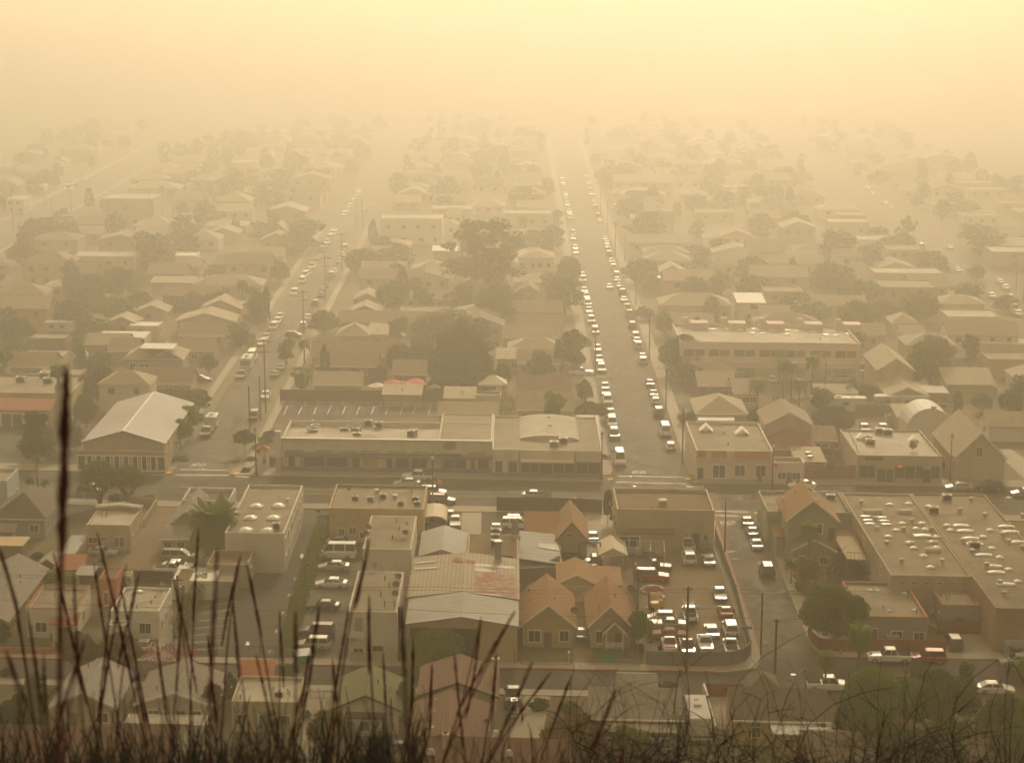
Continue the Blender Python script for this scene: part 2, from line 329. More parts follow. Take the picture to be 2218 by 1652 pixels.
for r,c in(('C1',(1455,1165,1825,1170)),('C1',(1405,1207,1855,1211)),('C3',(950,1217,1035,1220)),('C3',(1078,1219,1475,1227)),('C3',(932,1266,1500,1279)),('C3',(1505,1297,1645,1302)),('C3',(1505,1305,1645,1310)),('B3',(1735,592,2010,600)),('B3',(1735,628,1925,632)),
  ('C1',(1220,1212,1330,1207)),('C1',(1900,1218,2010,1225)),('D3',(545,418,870,430)),('D3',(620,487,870,468)),('D3',(525,455,535,480)),('D3',(545,408,860,413)),('D2',(650,380,800,400))):
    line_on(b,PZ(r,c[0],c[1]),PZ(r,c[2],c[3]),.35,.034)
for x in(585,585,585): pass
for y in(488,502,515): # arrow teeth at the bus lane
    p=[PZ('B3',*q) for q in((580,y-3),(617,y-8),(617,y+1))]; b.poly([(v.x,v.y,.034) for v in p])
for t in range(10):
    p=Vector((PZ('C3',1290,1170)))
def bay(r,*c):
    for i in range(0,len(c)-2,2): line_on(b,PZ(r,c[i],c[i+1]),PZ(r,c[i+2],c[i+3]),.14,.05)
for x,y in((275,720),(392,720),(513,720),(624,720),(744,720),(858,722),(976,722),(1091,722),(1209,722),(1311,722)):
    bay('C2',x,y,x+26,y-63); bay('C2',x+22,y-65,x+72,y-66)
bay('C2',203,720,280,720); bay('C2',1440,724,1455,650); bay('C2',1445,724,1515,726)
for i in range(8):      # slanted bays in the striped lot
    y=275+i*62; bay('A1',1690-i*30,y+[0,14,15,12,8,4,0,0][i],1932-i*18,y-22)
for x,y in((352,132),(305,262),(255,404),(203,552),(150,716)):
    bay('A2',x,y,x+38,y-6); bay('A2',x+10,y-12,x+3,y+14)
for r,x,y in(('B2',418,962),('B2',549,592),('A1',1996,660),('B2',549,592)):   # lane arrows
    p=[PZ(r,*q) for q in((x-12,y-22),(x+16,y-22),(x+10,y-2),(x-10,y-2))]; b.poly([(v.x,v.y,.05) for v in reversed(p)])
    p=[PZ(r,*q) for q in((x-24,y-2),(x+24,y-2),(x,y+16))]; b.poly([(v.x,v.y,.05) for v in reversed(p)])
structure(b.build('road_markings','white_line'))
b=MB()
for d in(6.3,9.3):
    L=cut(MAINN,-150,140)
    for p,q in zip(L,L[1:]):
        if p[0]<33<q[0]: q=(17,p[1]+(q[1]-p[1])*(17-p[0])/(q[0]-p[0]))
        line_on(b,(p[0],p[1]+d),(q[0],q[1]+d),.13,.028)
structure(b.build('road_markings','yellow_line'))
b=MB()
for r,c in(('C1',(1330,1190,1390,1188,1380,1200,1325,1200)),('C1',(1885,1205,1945,1205,1935,1196,1880,1193)),('C3',(860,1248,915,1238,905,1252,880,1256)),('C3',(1500,1240,1545,1236,1545,1250,1500,1252)),('C3',(1548,1262,1605,1260,1600,1274,1550,1272)),('B3',(2045,612,2090,604,2090,620,2050,622))):
    p=[PZ(r,c[i],c[i+1]) for i in range(0,8,2)]; b.poly([(v.x,v.y,.152) for v in p])
structure(b.build('pavement_ramp_pad','yellow_pad'))
def text_mesh(s,size,ext_=0.0):
    cu=bpy.data.curves.new('lettering','FONT'); cu.body=s; cu.size=size; cu.align_x='CENTER'; cu.align_y='CENTER'; cu.extrude=ext_
    o=bpy.data.objects.new('lettering_tmp',cu); COL.objects.link(o)
    bpy.context.view_layer.update()
    me=bpy.data.meshes.new_from_object(o.evaluated_get(bpy.context.evaluated_depsgraph_get())); bpy.data.objects.remove(o); return me
sm=text_mesh('STOP',1.05); sm.materials.clear(); sm.materials.append(M('white_line'))
for r,x,y,rz,s in(('C1',1605,1123,math.pi,1),('C3',1118,1184,math.pi,1),('B3',1838,690,0,1),('D3',744,500,math.pi,1.2),('D3',645,393,math.pi,1.2)):
    p=PZ(r,x,y); structure(link('road_markings',sm,None,(p.x,p.y,.036),rz,(s,2.6*s,1)))
# yards, lots, drives
def patch(name,mn,r,c,z): return ext(name,mn,pz(r,*c),-.1,z)
patch('parking_lot','lot','A2',(-600,730,240,770,720,-560,430,-560),.02)     # lane and striped lot
patch('parking_lot','lot','A1',(1400,750,2218,760,2600,-60,1700,-60),.024)
patch('parking_lot','asphalt_old','A2',(240,770,470,830,770,830,1010,-360,620,-420),.03)
patch('parking_lot','lot','C2',(200,745,1540,745,1550,560,245,590),.02)
patch('dirt_yard','dirt','A3',(1090,730,2010,730,1760,-560,1330,-620,880,-300),.03)
patch('dirt_yard','dirt','B1',(640,1060,1640,1060,1560,560,1240,540,1050,900,640,960),.02)
patch('dirt_yard','dirt','A3',(590,830,740,830,700,250,570,250),.02)
patch('lawn','drygrass','A3',(180,820,600,825,590,660,170,660),.03)
patch('lawn','soil','A3',(745,825,1170,830,1160,650,745,650),.03)
patch('lawn','turf','A3',(790,822,945,822,950,712,800,712),.05)
patch('driveway','concrete','A1',(1065,800,1390,800,1500,470,1300,520),.03)
patch('driveway','concrete','A2',(350,1620,560,1620,660,1000,485,990),.03)
patch('driveway','concrete','A3',(60,1480,320,1480,415,1040,210,1030),.03)
patch('driveway','concrete','A3',(1760,1340,1900,1340,1830,1080,1690,1080),.03)
patch('dirt_yard','soil','A3',(1660,1340,2010,1340,1960,1010,1660,1010),.02)
patch('dirt_yard','soil','A3',(415,1200,760,1200,735,1055,415,1055),.02)
patch('driveway','concrete','B2',(1700,775,1865,775,1870,590,1712,590),.034)
patch('parking_lot','lot','B2',(1430,900,2300,900,2300,590,1430,590),.024)
patch('driveway','concrete','B3',(700,960,950,960,900,620,690,610),.034)
patch('driveway','concrete','A4',(1540,720,2040,735,1920,575,1600,575),.03)
patch('driveway','concrete','B1',(485,525,825,540,830,510,500,502),.16)
patch('driveway','asphalt','B1',(560,800,640,780,800,540,560,520),.02)
patch('lawn','lawn','A1',(-100,690,430,690,420,648,-100,640),.4)
patch('dirt_yard','dirt','C4',(850,850,1230,820,1200,720,830,740),.02)
patch('driveway','concrete','C4',(2218,1250,1960,1000,2100,1000,2500,1250),.02)
patch('parking_lot','lot','C4',(60,470,950,470,950,360,60,360),.02)
patch('driveway','asphalt','C1',(0,1140,660,1140,640,800,0,800),.02)
b=MB()
for r,x,y,q in(('A4',348,902,.35),('A3',1835,878,.2),('C2',1636,1222,.35),('C3',1085,1300,.3),('C3',1055,1221,.25),('C1',1640,1161,.3),('C2',340,1212,.3),('A2',960,806,.2)):
    p=PZ(r,x,y); b.lathe([(q,.0),(q,.155 if r=='C2' else .045)],(p.x,p.y,0),14)
structure(b.build('manhole_covers','galv'))

pr=random.Random(8)
def patches(name,mn,n,z):
    b=MB()
    for i in range(n):
        k=pr.random()
        if k<.3: u=pr.uniform(18.6,30); v=pr.uniform(345,560); x,y=W(u,v)[:2]; w,l=pr.uniform(.5,1.6),pr.uniform(1.5,7)
        elif k<.45: x,y=pr.uniform(-58.5,-51.5),pr.uniform(350,520); w,l=pr.uniform(.5,1.4),pr.uniform(1.5,6)
        elif k<.6: x,y=pr.uniform(33.4,39),pr.uniform(250,312); w,l=pr.uniform(.4,1.2),pr.uniform(1,5)
        elif k<.8: x=pr.uniform(-88,90); y=float(np.interp(x,[-90,18,90],[333,325,322]))+pr.uniform(-7,7); w,l=pr.uniform(1.5,7),pr.uniform(.5,1.4)
        else: x=pr.uniform(-60,64); y=float(np.interp(x,[-60,17,40,64],[242,237.8,239,240.6]))+pr.uniform(-3,2.4); w,l=pr.uniform(1,6),pr.uniform(.4,1.)
        q=[(x-w/2,y-l/2),(x+w/2,y-l/2+pr.uniform(-.1,.1)),(x+w/2+pr.uniform(-.1,.1),y+l/2),(x-w/2,y+l/2+pr.uniform(-.1,.1))]
        b.poly([(a,c+SL*(a-x),z+.0004*i) for a,c in q])
    structure(b.build(name,mn))
patches('road_patches','tarpatch',46,.022+.004); patches('road_patches','palepatch',30,.048)
b=MB()
for i in range(70):
    k=pr.random()
    if k<.35: x,y=PZ('A3',pr.uniform(1150,1880),pr.uniform(-420,690))[:2]
    elif k<.55: x,y=PZ('A2',pr.uniform(560,780),pr.uniform(-250,700))[:2]
    elif k<.75: x,y=pr.uniform(33.5,39),pr.uniform(252,312)
    else: x,y=W(pr.uniform(18.8,30),pr.uniform(345,480))[:2]
    r=pr.uniform(.25,.8); b.poly([(x+r*pr.uniform(.6,1.1)*math.cos(a*.7854),y+r*pr.uniform(.7,1.3)*math.sin(a*.7854),.066+.0003*i) for a in range(8)])
structure(b.build('oil_stains','oil'))
# ------------------------------------------------------------------ buildings
def _frame():
    b=MB(); t=.09
    b.box(-.5-t,-.5,-.07,.0,-.5-t,.5+t); b.box(.5,.5+t,-.07,.0,-.5-t,.5+t)
    b.box(-.5,.5,-.07,.0,.5,.5+t); b.box(-.5,.5,-.09,.0,-.5-t,-.5); b.box(-.025,.025,-.05,.0,-.5,.5); return b
FRM={n:_frame().mesh('window_frame',[n]) for n in('trim','trim_dark','galv')}
b=MB(); b.box(-.5,.5,-.03,0,-.5,.5); PANE={n:b.mesh('window_pane',[n]) for n in('glass','glass_pale')}
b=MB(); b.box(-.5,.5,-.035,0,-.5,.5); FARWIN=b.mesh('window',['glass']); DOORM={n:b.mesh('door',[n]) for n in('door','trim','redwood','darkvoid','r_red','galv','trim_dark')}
b=MB(); b.lathe([(.06,-.1),(.06,.42),(.1,.43),(.1,.52)],(0,0,0),8); VENT=b.mesh('vent_pipe',['darkmetal']); VENT2=b.mesh('vent_pipe',['galv'])
b=MB(); b.lathe([(.22,-.1),(.22,.3),(.36,.34),(.4,.5),(.34,.62),(.2,.66)],(0,0,0),12); TURB=b.mesh('roof_turbine',['whitemetal'])
b=MB(); b.box(-.5,.5,-.35,.35,-.05,.75); b.box(-.42,.42,-.36,-.35,.08,.66,1); b.lathe([(.28,.75),(.28,.8)],(0,0,0),12,1); ACU=b.mesh('air_conditioner',['whitemetal','darkmetal'])
def dome_mesh(w,d,h,nm='skylight',mt='dome'):
    b=MB(); b.box(-w/2-.1,w/2+.1,-d/2-.1,d/2+.1,-.1,.16,1); n=8
    for i in range(n):
        for j in range(n):
            q=[]
            for a,c in((i,j),(i+1,j),(i+1,j+1),(i,j+1)):
                x,y=a/n*2-1,c/n*2-1; q.append((x*w/2,y*d/2,.16+h*(1-x*x)**.5*(1-y*y)**.5))
            b.poly(q)
    return b.mesh(nm,[mt,'whitemetal'],True)
DOME1=dome_mesh(1.7,1.7,.42); DOME2=dome_mesh(2.3,.95,.2); DOME3=dome_mesh(1.35,.8,.1); DOME4=dome_mesh(.9,.9,.22)
b=MB(); b.tube([(0,0,0),(0,0,.35),(0,-.2,.5)],.035,5); n=10
for i in range(n):
    a,c=2*math.pi*i/n,2*math.pi*(i+1)/n
    b.poly([(0,-.2,.5),(.38*math.cos(a),-.36-.12*math.sin(a),.5+.36*math.sin(a)),(.38*math.cos(c),-.36-.12*math.sin(c),.5+.36*math.sin(c))])
b.tube([(0,-.2,.5),(0,-.65,.42)],.02,4); DISH=b.mesh('satellite_dish',['galv'])
b=MB(); b.box(-.32,.32,-.32,.32,-.3,1.1); b.box(-.4,.4,-.4,.4,1.1,1.22); b.lathe([(.16,1.22),(.16,1.45)],(0,0,0),8,1); CHIM={k:b.mesh('chimney',[k,'darkmetal']) for k in('cream','brown','stucco')}
b=MB(); b.hexa([(-.35,-.3,-.1),(.35,-.3,-.1),(.35,.3,-.1),(-.35,.3,-.1),(-.2,-.1,.35),(.2,-.1,.35),(.2,.3,.3),(-.2,.3,.3)]); HOODV=b.mesh('roof_vent',['whitemetal'])
def wall_dir(side): return {'f':RZU,'r':math.pi/2,'l':-math.pi/2,'b':math.pi+RZU}[side]
def window(root,x,y,z,w,h,side='f',fr='trim',far=False,pane='glass'):
    a=wall_dir(side)
    if far: return link('window',FARWIN,root,(x,y,z),a,(w,1,h))
    o=link('window',FRM[fr],root,(x,y,z),a,(w,1,h)); link('pane',PANE[pane],o); return o
def door(root,x,y,z,w,h,side='f',m='door'):
    return link('door',DOORM[m],root,(x,y,z),wall_dir(side),(w,1,h))
def block(root,ou,ov,w,d,h,roof='flat',rise=2.0,wm='cream',rm='r_brown',oh=.45,par=.5,cap=None,far=False,wname='wall',trim='trim',base=0.0):
    """one mass of a building, local to root at town point (ou0,ov0); returns nothing"""
    S=lambda u,v,z:(u,v+SL*u,z)
    u0,u1,v0,v1=ou,ou+w,ov,ov+d; um,vm=(u0+u1)/2,(v0+v1)/2; b=MB(); r=MB(); t=MB(); T=.14
    top=h
    b.hexa([S(u,v,z) for z in(base,top) for u,v in((u0,v0),(u1,v0),(u1,v1),(u0,v1))])
    if roof=='flat':
        k=.22; tp=MB()
        if par>0:
            for a,c,e,g in((u0,u1,v0,v0+k),(u0,u1,v1-k,v1),(u0,u0+k,v0+k,v1-k),(u1-k,u1,v0+k,v1-k)):
                b.hexa([S(u,v,z) for z in(h,h+par) for u,v in((a,e),(c,e),(c,g),(a,g))])
            if cap:
                for a,c,e,g in((u0-.05,u1+.05,v0-.05,v0+k+.04),(u0-.05,u1+.05,v1-k-.04,v1+.05),(u0-.05,u0+k+.04,v0+k+.04,v1-k-.04),(u1-k-.04,u1+.05,v0+k+.04,v1-k-.04)):
                    tp.hexa([S(u,v,z) for z in(h+par,h+par+.12) for u,v in((a,e),(c,e),(c,g),(a,g))])
                tp.build('parapet_cap',cap,root)
            r.hexa([S(u,v,z) for z in(h+.004,h+.03) for u,v in((u0+k,v0+k),(u1-k,v0+k),(u1-k,v1-k),(u0+k,v1-k))])
        else:
            r.hexa([S(u,v,z) for z in(h+.002,h+.2) for u,v in((u0-oh,v0-oh),(u1+oh,v0-oh),(u1+oh,v1+oh),(u0-oh,v1+oh))])
    elif roof=='gv':
        b.poly([S(u0,v0,h),S(u1,v0,h),S(um,v0,h+rise)]); b.poly([S(u1,v1,h),S(u0,v1,h),S(um,v1,h+rise)])
        sl=rise/(w/2); e=h-oh*sl
        for s in(-1,1):
            ua=um+s*(w/2+oh); L=[S(ua,v0-oh,e),S(um,v0-oh,h+rise),S(um,v1+oh,h+rise),S(ua,v1+oh,e)]
            if s<0: L=[L[1],L[0],L[3],L[2]]
            r.hexa([(p[0],p[1],p[2]+.02) for p in L]+[(p[0],p[1],p[2]+.02+T) for p in L])
            if not far:
                q=[S(ua,v0-oh,e),S(um,v0-oh,h+rise)]
                t.hexa([(p[0],p[1]-dy,p[2]+dz) for dz in(-.12,T+.05) for p,dy in((q[0],.07),(q[1],.07),(q[1],0.002),(q[0],0.002))])
    elif roof=='gu':
        b.poly([S(u0,v1,h),S(u0,v0,h),S(u0,vm,h+rise)]); b.poly([S(u1,v0,h),S(u1,v1,h),S(u1,vm,h+rise)])
        sl=rise/(d/2); e=h-oh*sl
        for s in(-1,1):
            va=vm+s*(d/2+oh); L=[S(u0-oh,va,e),S(u1+oh,va,e),S(u1+oh,vm,h+rise),S(u0-oh,vm,h+rise)]
            if s>0: L=[L[3],L[2],L[1],L[0]]
            r.hexa([(p[0],p[1],p[2]+.02) for p in L]+[(p[0],p[1],p[2]+.02+T) for p in L])
        if not far:
            t.hexa([S(u,v,z) for z in(e-.06,e+T+.03) for u,v in((u0-oh,v0-oh-.08),(u1+oh,v0-oh-.08),(u1+oh,v0-oh-.003),(u0-oh,v0-oh-.003))])
    elif roof=='hip':
        a0,a1,c0,c1=u0-oh,u1+oh,v0-oh,v1+oh; W_,D_=a1-a0,c1-c0
        if W_>=D_: r0,r1=S(a0+D_/2,vm,h+rise),S(a1-D_/2,vm,h+rise)
        else: r0,r1=S(um,c0+W_/2,h+rise),S(um,c1-W_/2,h+rise)
        z=h+.01; A,B,C,D=S(a0,c0,z),S(a1,c0,z),S(a1,c1,z),S(a0,c1,z)
        if W_>=D_: fs=[(A,B,r1,r0),(C,D,r0,r1),(B,C,r1),(D,A,r0)]
        else: fs=[(A,B,r0),(B,C,r1,r0),(C,D,r1),(D,A,r0,r1)]
        for f in fs: r.poly(f)
        r.poly([D,C,B,A])
        if not far:
            t.hexa([S(u,v,zz) for zz in(z-.2,z-.01) for u,v in((a0,c0-.06),(a1,c0-.06),(a1,c0-.003),(a0,c0-.003))])
    elif roof=='shed':       # falls toward the camera
        L=[S(u0-oh,v0-oh,h-.1),S(u1+oh,v0-oh,h-.1),S(u1+oh,v1+oh,h+rise),S(u0-oh,v1+oh,h+rise)]
        b.poly([S(u0,v0,h),S(u0,v1,h+rise),S(u0,v1,h)]); b.poly([S(u1,v0,h),S(u1,v1,h),S(u1,v1,h+rise)]); b.poly([S(u1,v1,h),S(u0,v1,h),S(u0,v1,h+rise),S(u1,v1,h+rise)])
        r.hexa([(p[0],p[1],p[2]+.02) for p in L]+[(p[0],p[1],p[2]+.02+T) for p in L])
    elif roof=='barrel':     # arch whose axis runs away from the camera
        n=12
        A=[(um-math.cos(math.pi*i/n)*(w/2+.1),h+math.sin(math.pi*i/n)*rise) for i in range(n+1)]
        b.poly([S(u,v0,z) for u,z in A]); b.poly([S(u,v1,z) for u,z in reversed(A)])
        for (ua,za),(ub,zb) in zip(A,A[1:]):
            r.hexa([S(ua,v0-.2,za+.01),S(ub,v0-.2,zb+.01),S(ub,v1+.2,zb+.01),S(ua,v1+.2,za+.01),S(ua,v0-.2,za+.12),S(ub,v0-.2,zb+.12),S(ub,v1+.2,zb+.12),S(ua,v1+.2,za+.12)])
    b.build(wname,wm,root); r.build('roof',rm,root)
    if t.v: t.build('fascia',trim,root)
OCC=[]
HOUSE_N={}
def place(reg,xl,xr,yf,h,dep):
    """front edge of the roof at height h -> town rectangle; dep in metres, or ('y',py) for the far roof edge"""
    a=uv(PZ(reg,xl,yf,h)); c=uv(PZ(reg,xr,yf,h)); v=(a[1]+c[1])/2
    if not isinstance(dep,(int,float)): dep=uv(PZ(reg,(xl+xr)/2,dep[1],h))[1]-v
    return a[0],v,c[0]-a[0],dep
def house(name,label,reg,xl,xr,yf,h,dep,roof='gv',rise=2.0,wm='cream',rm='r_brown',nf=2,ns=2,dr=None,far=False,cat='house',group=None,oh=.45,par=.5,cap=None,vents=0,chim=None,fr='trim',win=None,side=None,wz=None,trim='trim',ww=1.3,base=0.0,dm='door'):
    u,v,w,d=place(reg,xl,xr,yf,h+(par if roof=='flat' else 0),dep)
    OCC.append((u-1.5,u+w+1.5,v-2,v+d+2))
    root=thing(name,label,cat,W(u,v),0,group)
    block(root,0,0,w,d,h,roof,rise,wm,rm,oh,par,cap,far,trim=trim,base=base)
    S=lambda a,c,z:(a,c+SL*a,z)
    fl=[0] if h<5 else [0,h/2]
    zc=1.55 if wz is None else wz
    for f in fl:
        if win is None:
            for i in range(nf):
                x=w*(i+.5)/nf+rng.uniform(-.15,.15)*w/max(nf,1)
                if dr is not None and f==0 and abs(x-dr*w)<1.1: continue
                window(root,*S(x,-.002,f+zc),ww*rng.choice((.75,1,1)),1.15 if ww<2.5 else 1.5,'f',fr,far,rng.choice(('glass','glass','glass_pale')))
        sd=side or ('r' if u+w/2<0 else 'l')
        for i in range(ns):
            y=d*(i+.5)/ns+rng.uniform(-.2,.2)
            window(root,*S(-.002 if sd=='l' else w+.002,y,f+zc),1.,1.15,sd,fr,far)
    for q in win or (): # (fraction, z, width, height)
        window(root,*S(q[0]*w,-.002,q[1]),q[2],q[3],'f',fr,far)
    if dr is not None: door(root,*S(dr*w,-.003,1.05),1.,2.1,'f',dm)
    for i in range(vents):
        if roof=='gv': x=w/2+rng.choice((-1,1))*rng.uniform(.1,.38)*w; zz=h+rise*(1-abs(x-w/2)/(w/2)); yy=rng.uniform(.15,.9)*d
        elif roof=='gu': yy=rng.uniform(.12,.42)*d; zz=h+rise*yy/(d/2); x=rng.uniform(.1,.9)*w
        elif roof=='flat': x,yy,zz=rng.uniform(.1,.9)*w,rng.uniform(.15,.85)*d,h
        else: x,yy,zz=w*rng.uniform(.4,.6),d*rng.uniform(.25,.45),h+rise*.5
        link('vent_pipe',rng.choice((VENT,VENT2)),root,S(x,yy,zz),0,(1,1,rng.uniform(.8,1.5)))
    if chim: link('chimney',CHIM[chim[3] if len(chim)>3 else 'cream'],root,S(chim[0]*w,chim[1]*d,h+rise*.5 if roof!='flat' else h),0,(1,1,chim[2]))
    root['wd']=(w,d,h); del root['wd']
    DIM[root.name]=(u,v,w,d,h)
    return root
DIM={}
def wing(root,reg,xl,xr,yf,h,dep,roof='gv',rise=1.5,wm='cream',rm='r_brown',nf=1,oh=.4,par=.3,cap=None,far=False,win=None,dr=None,fr='trim',trim='trim',base=0.0,fz=1.5,open_=False):
    """another mass of the same building"""
    u,v,w,d=place(reg,xl,xr,yf,h+(par if roof=='flat' else 0),dep); U,V,*_=DIM[root.name]
    if open_: block(root,u-U,v-V,w,d,h,roof,rise,wm,rm,oh,par,cap,far,'gable',trim,base=h-.15); 
    else: block(root,u-U,v-V,w,d,h,roof,rise,wm,rm,oh,par,cap,far,'wing',trim,base=base)
    S=lambda a,c,z:(u-U+a,v-V+c+SL*(u-U+a),z)
    if not open_ and win is None:
        for i in range(nf): window(root,*S(w*(i+.5)/nf,-.002,fz),1.1,1.1,'f',fr,far)
    for q in win or (): window(root,*S(q[0]*w,-.002,q[1]),q[2],q[3],'f',fr,far)
    if dr is not None: door(root,*S(dr*w,-.003,1.05),1.,2.1,'f','door')
    if open_:
        for x in(.06,.94):
            b=MB(); p=S(x*w,.15,0); b.box(p[0]-.08,p[0]+.08,p[1]-.08,p[1]+.08,0,h-.16); b.build('post',trim,root)
    return u-U,v-V,w,d
def onroof(root,mesh,name,reg,pts,z,rz=0,sc=None):
    o=root.location
    for x,y in pts:
        p=PZ(reg,x,y,z); link(name,mesh,root,(p.x-o.x,p.y-o.y,z),rz+RZU,sc)
def part(root,name,mn,fn,*a):
    b=MB(); fn(b,*a); return b.build(name,mn,root)
def local(root,reg,x,y,z=0.0):
    p=PZ(reg,x,y,z)-root.location; p.z=z-root.location.z; return p
def slabpx(root,name,mn,reg,pts,th=.08):
    """a sheet given by (px,py,z) corners, with thickness"""
    q=[local(root,reg,x,y,z) for x,y,z in pts]; b=MB(); n=len(q)
    nrm=(q[1]-q[0]).cross(q[2]-q[0])
    if nrm.z<0: q.reverse()
    dn=Vector((0,0,-th))
    b.poly(q); b.poly([p+dn for p in reversed(q)])
    for i in range(n): b.poly([q[i]+dn,q[(i+1)%n]+dn,q[(i+1)%n],q[i]])
    return b.build(name,mn,root)
# ------------------------------------------------------------------ walls and fences
POSTM={}
def fence(name,label,mn,pts,h,cat='fence',th=.08,posts=2.5,rail=None,group=None,bars=False,pm='darkwood'):
    """panels between world points, with posts"""
    P0=Vector((pts[0][0],pts[0][1],0)); root=thing(name,label,cat,P0,0,group); L=[Vector((p[0],p[1],0))-P0 for p in pts]
    b=MB(); PT=[]
    for p,q in zip(L,L[1:]):
        d=(q-p); ln=d.length; d.normalize(); n=Vector((-d.y,d.x,0))*th/2
        if bars:
            k=max(2,int(ln/.22))
            for i in range(k+1):
                c=p+d*ln*i/k; b.box(c.x-.014,c.x+.014,c.y-.014,c.y+.014,.05,h)
            for z in(.15,h-.12): b.hexa([(v.x,v.y,v.z+zz) for zz in(z,z+.05) for v in(p-n*.4,q-n*.4,q+n*.4,p+n*.4)])
        else: b.hexa([(v.x,v.y,zz) for zz in(.02,h) for v in(p-n,q-n,q+n,p+n)])
        k=max(1,int(ln/posts))
        for i in range(k+1):
            c=p+d*ln*i/k
            if not any((c-o).length<.2 for o in PT): PT.append(c)
    b.build('railing' if bars else 'panel',mn,root)
    if pm not in POSTM: g=MB(); g.box(-.06,.06,-.06,.06,0,1); POSTM[pm]=g.mesh('post',[pm])
    for c in PT: link('post',POSTM[pm],root,c,0,(1,1,h+.1))
    return root
def bar(name,label,cat,fn,mats,loc=(0,0,0),group=None,rz=0.0):
    b=MB(); fn(b); return tag(b.build(name,mats,None,loc,rz),label,cat,group)
# ------------------------------------------------------------------ vehicles (front toward +x)
CARK={ # length,width,height, belt, [hood z front, hood z back], trunk z, windscreen base x, roof front x, roof rear x, rear base x
 'sedan':(4.75,1.82,1.44,.93,(.70,.93),.98,1.05,.30,-1.05,-1.85),
 'coupe':(4.5,1.8,1.36,.90,(.68,.9),.95,.75,.05,-1.0,-1.9),
 'hatch':(4.2,1.76,1.5,.95,(.74,.95),.95,1.15,.45,-1.55,-2.02),
 'suv':(4.75,1.9,1.76,1.05,(.88,1.05),1.05,1.05,.45,-1.95,-2.3),
 'bigsuv':(5.1,2.0,1.9,1.15,(1.0,1.15),1.1,1.0,.5,-2.2,-2.5),
 'minivan':(5.0,1.95,1.78,1.02,(.85,1.02),1.0,1.65,.75,-2.15,-2.45),
 'van':(5.6,2.05,2.5,1.35,(1.1,1.3),1.3,2.15,1.35,-2.72,-2.77),
 'pickup':(5.7,1.95,1.85,1.1,(1.0,1.1),1.1,1.15,.6,-.75,-.95),
 'regcab':(5.4,1.9,1.8,1.08,(.98,1.08),1.08,.95,.45,-.35,-.5),
 'classic':(5.2,1.9,1.38,.9,(.85,.9),.92,.75,.2,-.95,-1.55)}
